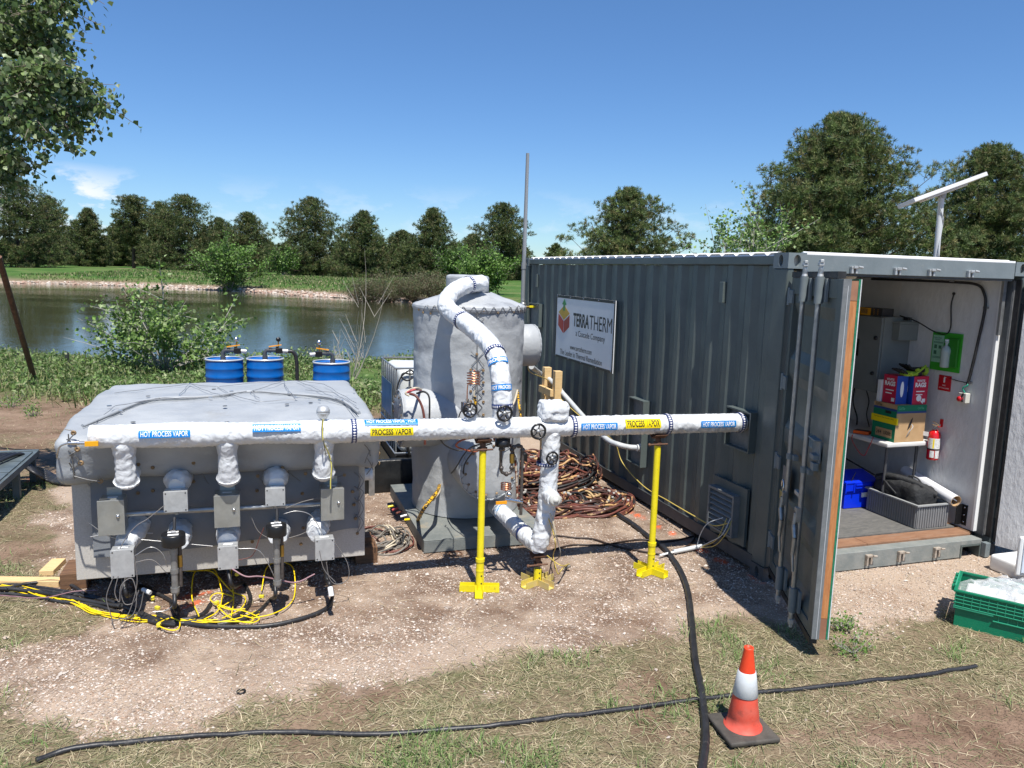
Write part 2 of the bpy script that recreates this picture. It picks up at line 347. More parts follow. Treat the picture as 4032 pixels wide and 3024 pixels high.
# ============================================================ TERRAIN
def wz(x, y, z=0.0):
    P = W(pz(x, y, z)); return (P.x, P.y)
FARZ = -0.8
POND = [wz(x, y, FARZ) for x, y in ((20, 612), (160, 614), (300, 619), (430, 625), (560, 632), (660, 639), (760, 645), (830, 651), (900, 655))]
POND = [(-150, 118), (-95, 104)] + POND + [(-4.5, 69), (-1.5, 60), (0.5, 48), (0.8, 36), (-0.5, 28), (-2.2, 25)] + [wz(x, y, FARZ) for x, y in ((830, 812), (700, 822), (560, 828), (380, 826), (200, 815), (60, 800))] + [(-30, 23), (-60, 28), (-150, 40)]
POND = np.array(POND)
def sdist(X, Y, poly):
    d = np.full(X.shape, 1e9); ins = np.zeros(X.shape, bool); n = len(poly)
    for i in range(n):
        ax, ay = poly[i]; bx, by = poly[(i+1) % n]; ex, ey = bx-ax, by-ay
        t = np.clip(((X-ax)*ex+(Y-ay)*ey)/(ex*ex+ey*ey), 0, 1); d = np.minimum(d, np.hypot(X-ax-t*ex, Y-ay-t*ey))
        c = ((ay > Y) != (by > Y)) & (X < (bx-ax)*(Y-ay)/(by-ay+1e-12)+ax); ins ^= c
    return np.where(ins, -d, d)
GP = [wz(x, y) for x, y in ((150, 1010), (95, 1150), (100, 1240), (185, 1325), (120, 1385), (0, 1415), (-200, 1430), (-200, 1545), (0, 1535), (200, 1545), (400, 1560), (600, 1530), (720, 1500), (900, 1500), (1000, 1470), (1130, 1435), (1300, 1415), (1400, 1385), (1500, 1335), (1620, 1300), (1750, 1355), (1800, 1350), (1960, 1345), (2040, 1325), (2100, 1300), (2400, 1265))]
GP = np.array(GP + [(9, 7), (9, 16), (2, 16), (-1.2, 11.2), (-3.0, 10.6)])
def nz2(X, Y, s, o=3, z=0.0): return fbm(np.stack([X*s, Y*s, np.full_like(X, z)], -1), o)
def sm(a_, b_, x): t = np.clip((x-a_)/(b_-a_), 0, 1); return t*t*(3-2*t)
def height(X, Y):
    d = sdist(X, Y, POND) + (nz2(X, Y, .35, 3, 4.)-.5)*1.6*sm(10, 30, Y)
    base = .85*sm(80, 190, Y) + (nz2(X, Y, .03, 3, 8.)-.5)*.9*sm(60, 140, Y)
    near = sm(60, 30, Y); out = -.8 + d*(.33*near+.13*(1-near)); inn = -.8+np.maximum(d*.25, -.9)
    h = np.where(d > 0, np.minimum(base, out), inn)
    fine = sm(26, 12, Y)
    h = h + fine*((nz2(X, Y, 1.1, 3, 2.)-.5)*.05 + (nz2(X, Y, 9., 2, 3.)-.5)*.012)
    pad = sm(-.5, .5, -sdist(X, Y, GP)); h = h - fine*pad*(h-(h*.35))
    return h
def h1(x, y): return float(height(np.array([x]), np.array([y]))[0])
def gz(p):
    q = W(p); return h1(q.x, q.y)
def stretch(lo, hi, c0, c1, st, g):
    t = list(np.arange(c0, c1+st/2, st)); s_ = st; x = t[-1]
    while x < hi: s_ *= g; x += s_; t.append(x)
    s_ = st; x = t[0]; l = []
    while x > lo: s_ *= g; x -= s_; l.append(x)
    return np.array(l[::-1]+t)
gx = stretch(-2600, 2600, -6.2, 6.2, .05, 1.045); gy = stretch(-40, 4200, 2.4, 12.5, .05, 1.03)
GX, GY = np.meshgrid(gx, gy, indexing='xy'); GZ = height(GX, GY)
nx, ny = len(gx), len(gy); ii = (np.arange(ny-1)[:, None]*nx+np.arange(nx-1)[None, :]).ravel()
GF = np.stack([ii, ii+1, ii+nx+1, ii+nx], 1)
def gravel_w(X, Y):
    d = sdist(X, Y, GP) + (nz2(X, Y, 2.2, 4, 1.)-.5)*.75 + (nz2(X, Y, 9, 2, 5.)-.5)*.25; return sm(.10, -.14, d)
def grass_w(X, Y):
    bare = sm(.52, .62, nz2(X, Y, 1.0, 3, 11.)*.7+.3*nz2(X, Y, 3.7, 3, 12.)); right = sm(1.5, 2.3, X)*sm(4.6, 3.9, Y)
    dirtband = sm(9.6, 10.4, Y)*sm(13.2, 12.2, Y)
    return (1-gravel_w(X, Y))*(1-.93*np.clip(bare*.85+right*sm(.36, .46, nz2(X, Y, 1.3, 3, 15.))*.95, 0, 1))*(1-.8*dirtband)
gr = gravel_w(GX, GY); gs = grass_w(GX, GY); pd = sdist(GX, GY, POND)
far = sm(24, 40, GY)*sm(2.5, 5.0, pd + (nz2(GX, GY, .5, 3, 6.)-.5)*3)
weed = sm(12.4, 14.5, GY+(nz2(GX, GY, .6, 3, 7.)-.5)*2)*sm(26, 20, GY)
stone = sm(2.4, 1.5, pd)*sm(30, 45, GY)
ground = npmesh('ground', np.stack([GX, GY, GZ], -1).reshape(-1, 3), GF, [], smooth=True)
ca = ground.data.color_attributes.new('zone', 'FLOAT_COLOR', 'POINT')
ca.data.foreach_set('color', np.stack([gr, gs, np.maximum(far, weed*.9), stone], -1).astype(np.float32).ravel())
def pathd(X, Y, pts):
    d = np.full(X.shape, 1e9)
    for (ax, ay), (bx, by) in zip(pts[:-1], pts[1:]):
        ex, ey = bx-ax, by-ay; t = np.clip(((X-ax)*ex+(Y-ay)*ey)/(ex*ex+ey*ey), 0, 1); d = np.minimum(d, np.hypot(X-ax-t*ex, Y-ay-t*ey))
    return d
pnt = np.zeros_like(GX); nzp = nz2(GX, GY, 14, 3, 21.)
for pl in ([(400, 1290), (470, 1280)], [(520, 1268), (560, 1262)], [(300, 1335), (430, 1300)], [(1410, 1130), (1500, 1180), (1640, 1255)], [(1290, 1075), (1400, 1125)], [(60, 1040), (78, 1020)]):
    pnt = np.maximum(pnt, sm(.055, .012, pathd(GX, GY, [wz(*p) for p in pl]))*sm(.48, .62, nzp))
tr_ = sm(.35, .05, np.abs(pathd(GX, GY, [wz(-100, 1500), wz(400, 1400), wz(900, 1330), wz(1300, 1260)])-.55)-.08)
ca2 = ground.data.color_attributes.new('marks', 'FLOAT_COLOR', 'POINT')
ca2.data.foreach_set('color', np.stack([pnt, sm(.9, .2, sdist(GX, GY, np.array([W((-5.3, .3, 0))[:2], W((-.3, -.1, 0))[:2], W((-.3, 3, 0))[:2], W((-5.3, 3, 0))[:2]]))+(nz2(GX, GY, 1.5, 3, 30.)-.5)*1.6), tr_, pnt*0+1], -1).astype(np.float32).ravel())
gm = bpy.data.materials.new('ground_soil'); gm.use_nodes = True; t = gm.node_tree; b = t.nodes['Principled BSDF']; b.inputs['Roughness'].default_value = .95; b.inputs['Specular IOR Level'].default_value = .15
za = N(t, 'ShaderNodeAttribute'); za.attribute_name = 'zone'; zs = N(t, 'ShaderNodeSeparateColor'); t.links.new(za.outputs['Color'], zs.inputs[0])
ma = N(t, 'ShaderNodeAttribute'); ma.attribute_name = 'marks'; msep = N(t, 'ShaderNodeSeparateColor'); t.links.new(ma.outputs['Color'], msep.inputs[0])
geo = N(t, 'ShaderNodeTexCoord'); P_ = geo.outputs['Object']
def nn(s, d=6, r=.6, dist=0.0):
    n = N(t, 'ShaderNodeTexNoise'); n.inputs['Scale'].default_value = s; n.inputs['Detail'].default_value = d; n.inputs['Roughness'].default_value = r; n.inputs['Distortion'].default_value = dist
    t.links.new(P_, n.inputs['Vector']); return n.outputs[0]
def vor(s, f='F1'):
    n = N(t, 'ShaderNodeTexVoronoi'); n.inputs['Scale'].default_value = s; n.feature = f; t.links.new(P_, n.inputs['Vector']); return n
def mixc(f, a_, b_, bt='MIX'):
    q = N(t, 'ShaderNodeMixRGB', blend_type=bt)
    for i, x in enumerate((f, a_, b_)):
        if isinstance(x, (int, float)): q.inputs[i].default_value = x
        elif isinstance(x, tuple): q.inputs[i].default_value = (*x, 1)
        else: t.links.new(x, q.inputs[i])
    return q.outputs[0]
soil = ramp(t, [(.36, (.135, .082, .055)), (.5, (.235, .155, .11)), (.66, (.32, .225, .165))], nn(1.7, 9, .68)).outputs[0]
soil = mixc(.45, soil, ramp(t, [(.35, g3(.55)), (.65, g3(1.3))], nn(38, 5, .7)).outputs[0], 'MULTIPLY')
v1 = vor(58); v2 = vor(120)
peb = mixc(.5, ramp(t, [(0, (.40, .31, .235)), (.35, (.55, .46, .38)), (.7, (.64, .56, .49)), (1, (.48, .40, .33))], v1.outputs['Color']).outputs[0], ramp(t, [(0, (.30, .22, .17)), (.5, (.52, .43, .38)), (1, (.64, .57, .52))], v2.outputs['Color']).outputs[0])
pebm = ramp(t, [(.30, g3(1)), (.62, g3(0))], math_(t, 'ADD', v1.outputs[0], math_(t, 'MULTIPLY', nn(3.0, 6, .7), .35))).outputs[0]
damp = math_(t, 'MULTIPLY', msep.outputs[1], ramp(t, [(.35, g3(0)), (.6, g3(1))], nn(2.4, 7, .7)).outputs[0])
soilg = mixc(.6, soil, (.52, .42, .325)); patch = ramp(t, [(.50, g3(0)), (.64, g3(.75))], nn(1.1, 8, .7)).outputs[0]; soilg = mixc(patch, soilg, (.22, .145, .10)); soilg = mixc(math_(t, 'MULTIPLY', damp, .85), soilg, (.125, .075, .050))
gravel = mixc(math_(t, 'MULTIPLY', pebm, math_(t, 'SUBTRACT', 1.0, math_(t, 'MULTIPLY', damp, .65))), soilg, peb)
hay = ramp(t, [(.3, (.105, .078, .048)), (.5, (.19, .145, .092)), (.7, (.29, .23, .15))], nn(60, 5, .75, .8)).outputs[0]
hay = mixc(ramp(t, [(.5, g3(0)), (.66, g3(.7))], nn(3.1, 5)).outputs[0], hay, (.10, .115, .045))
mead = ramp(t, [(.38, (.045, .105, .020)), (.5, (.07, .14, .03)), (.60, (.13, .16, .055)), (.70, (.24, .21, .12))], nn(.11, 8, .68)).outputs[0]
mead = mixc(.6, mead, ramp(t, [(.35, g3(.45)), (.65, g3(1.35))], nn(2.3, 7, .8)).outputs[0], 'MULTIPLY')
c = soil; c = mixc(zs.outputs[1], c, hay); c = mixc(zs.outputs[0], c, gravel); c = mixc(zs.outputs[2], c, mead)
c = mixc(za.outputs['Alpha'], c, (.36, .27, .21)); c = mixc(msep.outputs[0], c, (.75, .13, .04)); t.links.new(c, b.inputs['Base Color'])
bp = N(t, 'ShaderNodeBump'); bp.inputs['Strength'].default_value = .9; bp.inputs['Distance'].default_value = .012
t.links.new(math_(t, 'ADD', math_(t, 'MULTIPLY', pebm, .6), math_(t, 'ADD', nn(25, 6, .7), math_(t, 'MULTIPLY', nn(110, 3), .5))), bp.inputs['Height']); t.links.new(bp.outputs[0], b.inputs['Normal'])
ground.data.materials.append(gm); ground['kind'] = 'structure'
# pond
wm = bpy.data.materials.new('pond_water'); wm.use_nodes = True; t = wm.node_tree; b = t.nodes['Principled BSDF']
b.inputs['Base Color'].default_value = (.046, .048, .026, 1); b.inputs['Roughness'].default_value = .04; b.inputs['IOR'].default_value = 1.33
tc_ = N(t, 'ShaderNodeTexCoord'); mp_ = N(t, 'ShaderNodeMapping'); mp_.inputs['Scale'].default_value = (1.0, 1.9, 1); mp_.inputs['Rotation'].default_value = (0, 0, .35); t.links.new(tc_.outputs['Object'], mp_.inputs[0])
w1 = N(t, 'ShaderNodeTexNoise'); w1.inputs['Scale'].default_value = 2.6; w1.inputs['Detail'].default_value = 5; t.links.new(mp_.outputs[0], w1.inputs[0])
w2 = N(t, 'ShaderNodeTexNoise'); w2.inputs['Scale'].default_value = .06; w2.inputs['Detail'].default_value = 3; t.links.new(mp_.outputs[0], w2.inputs[0])
wr = ramp(t, [(.35, g3(.22)), (.62, g3(1))], w2.outputs[0]); bp = N(t, 'ShaderNodeBump'); bp.inputs['Distance'].default_value = .011
t.links.new(wr.outputs[0], bp.inputs['Strength']); t.links.new(w1.outputs[0], bp.inputs['Height']); t.links.new(bp.outputs[0], b.inputs['Normal'])
px = POND[:, 0].mean(); wv = [(-170, 15, FARZ), (12, 15, FARZ), (12, 130, FARZ), (-170, 130, FARZ)]
me = bpy.data.meshes.new('pond_water'); me.from_pydata(wv, [], [(0, 1, 2, 3)]); me.materials.append(wm)
pw = bpy.data.objects.new('pond_water', me); COL.objects.link(pw); pw['kind'] = 'structure'
# ---- scatter helpers
OCT = np.array([(1, 0, 0), (0, 1, 0), (-1, 0, 0), (0, -1, 0), (0, 0, 1), (0, 0, -1)], float); OCF = np.array([(0, 1, 4), (1, 2, 4), (2, 3, 4), (3, 0, 4), (1, 0, 5), (2, 1, 5), (3, 2, 5), (0, 3, 5)])
def stones(name, X, Y, Z, R, cols, mat_, label, cat, flat=.6):
    n = len(X); V = OCT[None]*(.65+.7*rng.random((n, 6, 1))); a_ = rng.random(n)*6.28; ca_, sa_ = np.cos(a_)[:, None], np.sin(a_)[:, None]
    sx = .8+.6*rng.random((n, 1)); x = V[..., 0]*sx; y = V[..., 1]/sx; tl = (rng.random((n, 1))-.5)*.6
    V2 = np.stack([x*ca_-y*sa_, x*sa_+y*ca_, V[..., 2]*flat+x*tl], -1)*R[:, None, None]; V2 += np.stack([X, Y, Z+R*.25], -1)[:, None]
    Fc = (OCF[None]+np.arange(n)[:, None, None]*6).reshape(-1, 3); ci = cols[rng.integers(0, len(cols), n)]*(.75+.5*rng.random((n, 1)))
    o = npmesh(name, V2.reshape(-1, 3), Fc, mat_, tint=np.repeat(ci, 6, axis=0)); tag(o, label, cat, None, 'stuff'); return o
stone_m = mat('stone', (1, 1, 1), (.8, .8, .8), 40, .85, vcol=True, spec=.2)
def scatter(n, x0, x1, y0, y1, wf, pw=0.0):
    u = rng.random(n); y = y0*(y1/y0)**u if pw else y0+(y1-y0)*u
    half = .72*y+.5; xa = np.maximum(x0, -half); xb = np.minimum(x1, half); x = xa+(xb-xa)*rng.random(n); k = rng.random(n) < wf(x, y); return x[k], y[k]
pcol = np.array([(.50, .41, .335), (.55, .47, .40), (.42, .34, .27), (.60, .53, .47), (.48, .37, .29), (.34, .27, .22), (.36, .25, .18)])
def gwf(x, y): return gravel_w(x, y)*(.25+.75*sm(.38, .56, nz2(x, y, 2.5, 4, 33.)))
X, Y = scatter(210000, -8, 8, 3.0, 9.5, gwf, 1); R = .003+.008*rng.random(len(X))**2.4
stones('gravel', X, Y, height(X, Y), R, pcol, stone_m, 'pinkish crushed gravel spread over the pad around the equipment', 'gravel')
X, Y = scatter(900, -8, 8, 3.0, 9.5, lambda x, y: .12+.88*gravel_w(x, y), 1); R = .009+.014*rng.random(len(X))**2.5
stones('gravel_stones', X, Y, height(X, Y), R, np.array([(.50, .42, .36), (.56, .49, .43), (.42, .34, .28)]), stone_m, 'larger pale stones lying loose among the gravel', 'gravel')
pd_s = []
for i in range(2, 14):
    p, q = POND[i], POND[i+1]; n = int(np.hypot(*(q-p))*26); tt = rng.random(n)[:, None]; d = (rng.random(n)**1.3*2.2-.5)[:, None]; nrm = np.array([-(q-p)[1], (q-p)[0]])/np.hypot(*(q-p))
    pd_s.append(p+(q-p)*tt+nrm*d)
PS = np.concatenate(pd_s); R = .06+.20*rng.random(len(PS))**1.5
rz = (nz2(PS[:, 0], PS[:, 1], .08, 2, 3.) > .52)
stones('shore_stones', PS[:, 0], PS[:, 1], height(PS[:, 0], PS[:, 1]), R, np.array([(.42, .33, .26), (.48, .40, .33), (.40, .27, .21), (.52, .46, .40)]), stone_m, 'pale and reddish riprap stones along the far shore of the pond', 'shore stones', .7)
# ---- grass
leaf_g = mat('grass_blade', (1, 1, 1), None, rough=.7, vcol=True, spec=.2, sub=.25)
def blades(name, X, Y, Ln, Wd, lean, cols, label, cat, kind='stuff', mat_=leaf_g, zoff=0.0, curl=.5):
    n = len(X); Z = height(X, Y)+zoff; a_ = rng.random(n)*6.283; el = lean[0]+(lean[1]-lean[0])*rng.random(n)
    d = np.stack([np.cos(a_)*np.cos(el), np.sin(a_)*np.cos(el), np.sin(el)], -1); b_ = a_+math.pi/2+(rng.random(n)-.5)*.6; s_ = np.stack([np.cos(b_), np.sin(b_), (rng.random(n)-.5)*.5], -1)
    P0 = np.stack([X, Y, Z], -1); P1 = P0+d*(Ln*.5)[:, None]; d2 = d+s_*((rng.random(n)-.5)*1.0)[:, None]; d2[:, 2] -= curl*rng.random(n); d2 /= np.linalg.norm(d2, axis=1, keepdims=True)
    P2 = P1+d2*(Ln*.5)[:, None]; P2[:, 2] = np.maximum(P2[:, 2], Z+.002); wv_ = s_*Wd[:, None]*.5
    V = np.stack([P0-wv_, P0+wv_, P1-wv_*.8, P1+wv_*.8, P2], 1).reshape(-1, 3); k = np.arange(n)[:, None]*5
    Fc = np.concatenate([k+np.array([[0, 1, 3]]), k+np.array([[0, 3, 2]]), k+np.array([[2, 3, 4]])], 1).reshape(-1, 3)
    ci = cols[rng.integers(0, len(cols), n)]*(.7+.6*rng.random((n, 1)))
    o = npmesh(name, V, Fc, mat_, tint=np.repeat(ci, 5, axis=0)); tag(o, label, cat, None, kind); return o
haycol = np.array([(.46, .39, .25), (.38, .32, .20), (.32, .28, .17), (.56, .48, .33), (.24, .22, .12), (.17, .19, .09), (.28, .27, .15)])
X, Y = scatter(280000, -9, 9, 2.6, 13, lambda x, y: grass_w(x, y)*(.35+.65*sm(.4, .55, nz2(x, y, 3.3, 3, 41.))), 1)
blades('dry_grass', X, Y, .03+.11*rng.random(len(X))**1.5, .0018+.0026*rng.random(len(X))+Y*.0002, (.0, .28), haycol, 'matted mown grass and straw covering the ground in front of the pad', 'cut grass')
gcol = np.array([(.15, .24, .07), (.20, .28, .10), (.12, .20, .06), (.26, .31, .14), (.30, .31, .18)])
def gwf2(x, y): return grass_w(x, y)*sm(.57, .68, nz2(x, y, 2.0, 4, 51.)*.7+.3*nz2(x, y, 6.5, 2, 52.))
X, Y = scatter(150000, -9, 9, 2.6, 13, gwf2, 1)
blades('green_grass', X, Y, .04+.07*rng.random(len(X)), .003+.002*rng.random(len(X))+Y*.0002, (.2, 1.25), gcol, 'short green grass tufts growing through the cut straw', 'grass')
# a few stray straws on the gravel
X, Y = scatter(2600, -6, 6, 3, 7.5, lambda x, y: gravel_w(x, y)*.5, 1)
blades('loose_straw', X, Y, .05+.13*rng.random(len(X)), .002+.0015*rng.random(len(X)), (0, .12), haycol[:4], 'single straws blown over the gravel', 'straw', zoff=.012, curl=.1)
X = -3-rng.random(26000)*62; Y = 62+rng.random(26000)*75; k = (sdist(X, Y, POND) > 2.6) & (np.abs(X) < .62*Y+2); X, Y = X[k], Y[k]
blades('meadow_grass', X, Y, .16+.22*rng.random(len(X)), .07+.07*rng.random(len(X)), (.7, 1.5), np.array([(.075, .15, .03), (.10, .18, .04), (.06, .12, .03), (.20, .22, .09), (.32, .28, .17)]), 'green meadow grass on the bank across the pond', 'meadow')
# ---- weeds on the near bank: stems with broad leaves
leafm = mat('broad_leaf', (1, 1, 1), None, rough=.5, vcol=True, spec=.35, sub=.3)
def leaf_quads(P, size, cols, upb=.3, aspect=.75, dirs=None):
    """n leaves: folded rhombus of 4 triangles"""
    n = len(P); d = rng.normal(size=(n, 3)) if dirs is None else dirs+rng.normal(size=(n, 3))*.5
    d /= np.linalg.norm(d, axis=1, keepdims=True); nr = rng.normal(size=(n, 3)); nr[:, 2] = np.abs(nr[:, 2])+upb; s_ = np.cross(d, nr); s_ /= np.linalg.norm(s_, axis=1, keepdims=True)+1e-9; u = np.cross(s_, d)
    L_ = size[:, None]; T = P+d*L_; a_ = P+d*L_*.34+s_*L_*aspect*.5+u*L_*.12; b_ = P+d*L_*.34-s_*L_*aspect*.5+u*L_*.12; c_ = P+d*L_*.5
    V = np.stack([P, a_, T, b_, c_], 1).reshape(-1, 3); k = np.arange(n)[:, None]*5
    Fc = np.concatenate([k+np.array([[0, 4, 1]]), k+np.array([[1, 4, 2]]), k+np.array([[0, 3, 4]]), k+np.array([[3, 2, 4]])], 1).reshape(-1, 3)
    ci = cols[rng.integers(0, len(cols), n)]*(.7+.6*rng.random((n, 1))); return V, Fc, np.repeat(ci, 5, axis=0)
wcol = np.array([(.12, .21, .05), (.17, .28, .08), (.09, .17, .045), (.23, .33, .12), (.28, .33, .16)])
def wfw(x, y):
    d = sdist(x, y, POND); return sm(12.6, 14.2, y+(nz2(x, y, .7, 3, 61.)-.5)*2.2)*sm(.3, 1.0, d)*(x < -1.2)*np.where(x > -4.2, sm(.5, .6, nz2(x, y, .9, 2, 71.)), 1)*(.35+.65*sm(.4, .55, nz2(x, y, .8, 2, 62.)))
X, Y = scatter(9500, -17, 1, 12, 24, wfw); n = len(X); Hs = (.09+.30*rng.random(n)**1.8)*np.where(X > -4.2, .6, 1)*(.6+.8*sm(.4, .6, nz2(X, Y, .5, 2, 63.))); Z = height(X, Y)
q = 13; tt = rng.random((n, q)); Pp = np.stack([X[:, None]+rng.normal(size=(n, q))*.09*(1+Hs[:, None]), Y[:, None]+rng.normal(size=(n, q))*.09*(1+Hs[:, None]), Z[:, None]+.02+tt*Hs[:, None]], -1).reshape(-1, 3)
V, Fc, ti = leaf_quads(Pp, .045+.065*rng.random(len(Pp)), wcol*np.array([.95, .9, .95]), .8, .6)
tag(npmesh('bank_weeds', V, Fc, leafm, tint=ti), 'dense green broad-leaved weeds along the near bank of the pond', 'weeds', None, 'stuff')
X, Y = scatter(26000, -17, 1, 12, 23, lambda x, y: wfw(x, y+.6)); blades('bank_grass', X, Y, .12+.2*rng.random(len(X)), .012+.01*rng.random(len(X)), (.5, 1.4), np.array([(.16, .2, .07), (.24, .25, .12), (.12, .17, .05), (.33, .3, .17)]), 'tall grass mixed with weeds on the near bank', 'grass')
# ============================================================ TREES
bark = mat('pine_bark', (.05, .035, .028), (.11, .075, .055), 9, .9, bump=.5, stretch=(1, 1, .3))
needle = mat('pine_needles', (1, 1, 1), None, rough=.55, vcol=True, spec=.3, sub=.2)
pale_bark = mat('pale_bark', (.28, .27, .24), (.42, .40, .36), 8, .85)
def treething(name, label, cat, loc, group=None):
    o = bpy.data.objects.new(name, None); COL.objects.link(o); o.location = loc; tag(o, label, cat, group); return o
def tufts(P, out, Ls, Wd, cols, q=7):
    n = len(P); d = rng.normal(size=(n, q, 3))*.9+out[:, None]*.7; d[..., 2] += .35; d /= np.linalg.norm(d, axis=-1, keepdims=True)
    s_ = np.cross(d, rng.normal(size=(n, q, 3))); s_ /= np.linalg.norm(s_, axis=-1, keepdims=True)+1e-9; C = P[:, None]; L_ = (Ls[:, None]*(.7+.6*rng.random((n, q))))[..., None]
    V = np.stack([C-s_*Wd*.35+0*d, C+s_*Wd*.35, C+d*L_*.6+s_*Wd*.6, C+d*L_, C+d*L_*.6-s_*Wd*.6], 2).reshape(-1, 3)
    k = np.arange(n*q)[:, None]*5; Fc = np.concatenate([k+np.array([[0, 1, 2]]), k+np.array([[0, 2, 4]]), k+np.array([[4, 2, 3]])], 1).reshape(-1, 3)
    ci = cols[rng.integers(0, len(cols), n)]*(.55+.9*rng.random((n, 1))); return V, Fc, np.repeat(ci, 5*q, axis=0)
PCOL = np.array([(.078, .112, .036), (.096, .132, .040), (.120, .140, .050), (.145, .136, .060), (.080, .114, .046)])
def pine(name, label, x, y, H, R, base=.12, prof=None, limbs=60, per=26, tl=.34, tw=.05, lean=(0, 0), trunks=1, group=None, seed=0, dens=1.0, gap=0.0, q=7, cols=PCOL, rough=False):
    global rng
    keep = rng; rng = np.random.default_rng(1000+seed)
    z0 = h1(x, y)-.1; o = treething(name, label, 'tree', (x, y, z0), group)
    prof = prof or (lambda h: (1-h)**.62*(.35+.65*min(1, (h+.02)/.22)))
    mb = MB(); tp = []
    for k in range(trunks):
        a_ = seed+k*2.4; off = (.35*math.cos(a_), .35*math.sin(a_)) if trunks > 1 else (0, 0); sp = .9 if trunks > 1 else 0
        pts = [(off[0]*(1+sp*t_*2)+lean[0]*t_+.1*math.sin(5*t_+k+seed), off[1]*(1+sp*t_*2)+lean[1]*t_, H*t_*.97) for t_ in np.linspace(0, 1, 9)]
        mb.tube(pts, [H*.021*(1.15-t_)/(1 if trunks == 1 else 1.25)+.02 for t_ in np.linspace(0, 1, 9)], 8)
    Pts = []; Out = []; nb = MB()
    for i in range(limbs):
        h = base+(1-base)*((i+rng.random())/limbs)**1.05; az = i*2.39996+rng.random()*.9
        nzv = float(vnoise(np.array([[math.cos(az)*1.5+seed, math.sin(az)*1.5, h*4.5]]))[0])
        Lr = R*prof((h-base)/(1-base))*((.50+.85*nzv) if rough else (.62+.62*nzv))*(.85+.3*rng.random())
        if rng.random() < gap: continue
        up = .02+.45*h+rng.normal()*.08; d = Vector((math.cos(az), math.sin(az), up)); p0 = Vector((lean[0]*h, lean[1]*h, H*h*.96-.1*Lr)); st = []
        for s_ in np.linspace(0, 1, 5): st.append(p0+Vector((d.x*Lr*s_, d.y*Lr*s_, up*Lr*s_*(.3+.7*s_)-.10*Lr*math.sin(s_*3.1))))
        nb.tube(st, [max(.012, .012*H*(1-h)*(1-.85*s_)*.5+.012) for s_ in np.linspace(0, 1, 5)], 5, False, False)
        SA = np.array([tuple(v) for v in st]); nc = 3 if Lr > .45*R else 2; m_ = 0
        for cl in range(nc+1):
            s0 = (1.0, .72, .46, .30)[cl]+rng.normal()*.05; s0 = min(1, max(.15, s0)); j = s0*4; j0 = min(3, int(j)); f_ = j-j0; ctr = SA[j0]*(1-f_)+SA[j0+1]*f_; ctr = ctr+rng.normal(size=3)*np.array([.10, .10, .03])*Lr*(1.1-s0+.3)
            k_ = max(4, int(per*dens*.42*(.4+.8*Lr/R))); sg = (.10*R+.12)*(.8+.5*rng.random()); v_ = rng.normal(size=(k_, 3)); v_ /= np.linalg.norm(v_, axis=1, keepdims=True); v_ *= (.55+.6*rng.random((k_, 1)))*sg
            v_[:, 2] = v_[:, 2]*.42+.1*sg; Pts.append(ctr+v_*1.2); m_ += k_
        Out.append(np.tile([math.cos(az), math.sin(az), .4], (m_, 1)))
    m_ = int(per*1.6); P = np.stack([lean[0]+rng.normal(size=m_)*.03*H, lean[1]+rng.normal(size=m_)*.03*H, H*(1-.09*rng.random(m_))], -1); Pts.append(P); Out.append(np.tile([0, 0, 1.], (m_, 1)))
    P = np.concatenate(Pts); Ou = np.concatenate(Out); V, Fc, ti = tufts(P, Ou, np.full(len(P), tl), tw, cols, q)
    mb.build('trunk', bark, o); nb.build('branches', bark, o); npmesh('crown', V, Fc, needle, tint=ti, parent=o); rng = keep; return o
def atcol(xD, yD, Yw):   # ground point in column xD at world distance Yw
    d = rayd(xD, yD); return (CO+d*(Yw/d.y))
def ht(xD, yT, Yw, zb): return atcol(xD, yT, Yw).z-zb
G1 = 'pines across the pond'
def P2(h): return (1-h**1.5)**.75*(.80+.20*min(1, h/.15))          # broad round
def P3(h): return (1-h**1.15)**.85*(.80+.20*min(1, h/.1))           # conical
def P4(h): return (1-h)**.38*(.25+.75*min(1, h/.45))         # high open crown
pines = [  # column, base row, top row, distance, half width px, profile, label, extras
    (50, 579, 386, 140, 76, P2, 'broad dark pine at the far left beyond the pond, overlapped by the cottonwood', dict(base=.10, trunks=2)),
    (112, 560, 424, 175, 44, P2, 'dark pine just right of the broad leftmost pine', dict(base=.06)),
    (195, 567, 449, 165, 38, P3, 'conical pine standing in front of the clouds across the pond', dict(base=.08)),
    (262, 560, 478, 185, 34, P2, 'low pine tucked behind the tall slender one', dict(base=.08)),
    (290, 571, 423, 160, 40, P4, 'tall slender pine with bare trunk and open crown', dict(base=.34, gap=.2, dens=.8)),
    (350, 576, 437, 160, 38, P2, 'narrow pine touching the left side of the big round pine', dict(base=.08)),
    (402, 577, 420, 155, 74, P2, 'big round dense pine behind the left green shrub', dict(base=.06, trunks=2)),
    (476, 572, 470, 185, 40, P2, 'small grey-green pine behind the right edge of the big round pine', dict(base=.03)),
    (538, 585, 458, 165, 56, P3, 'pine rising just right of the bright green shoreline bush', dict(base=.07)),
    (672, 594, 426, 145, 70, P2, 'tall twin-trunk pine in the middle of the far bank', dict(base=.07, trunks=2)),
    (785, 601, 456, 138, 60, P3, 'pyramid pine with short trunk right of the twin-trunk pine', dict(base=.04)),
    (868, 592, 498, 160, 38, P2, 'small pine at the left foot of the pointed pine', dict(base=.05)),
    (934, 598, 449, 140, 60, P3, 'sharply pointed dark pine left of the tank top', dict(base=.07)),
    (1020, 592, 506, 165, 36, P2, 'small shaded pine just above the tank', dict(base=.04)),
    (1082, 600, 437, 140, 62, P2, 'round-topped pine directly behind the grey mast pipe', dict(base=.06)),
]
PX = 1661.0
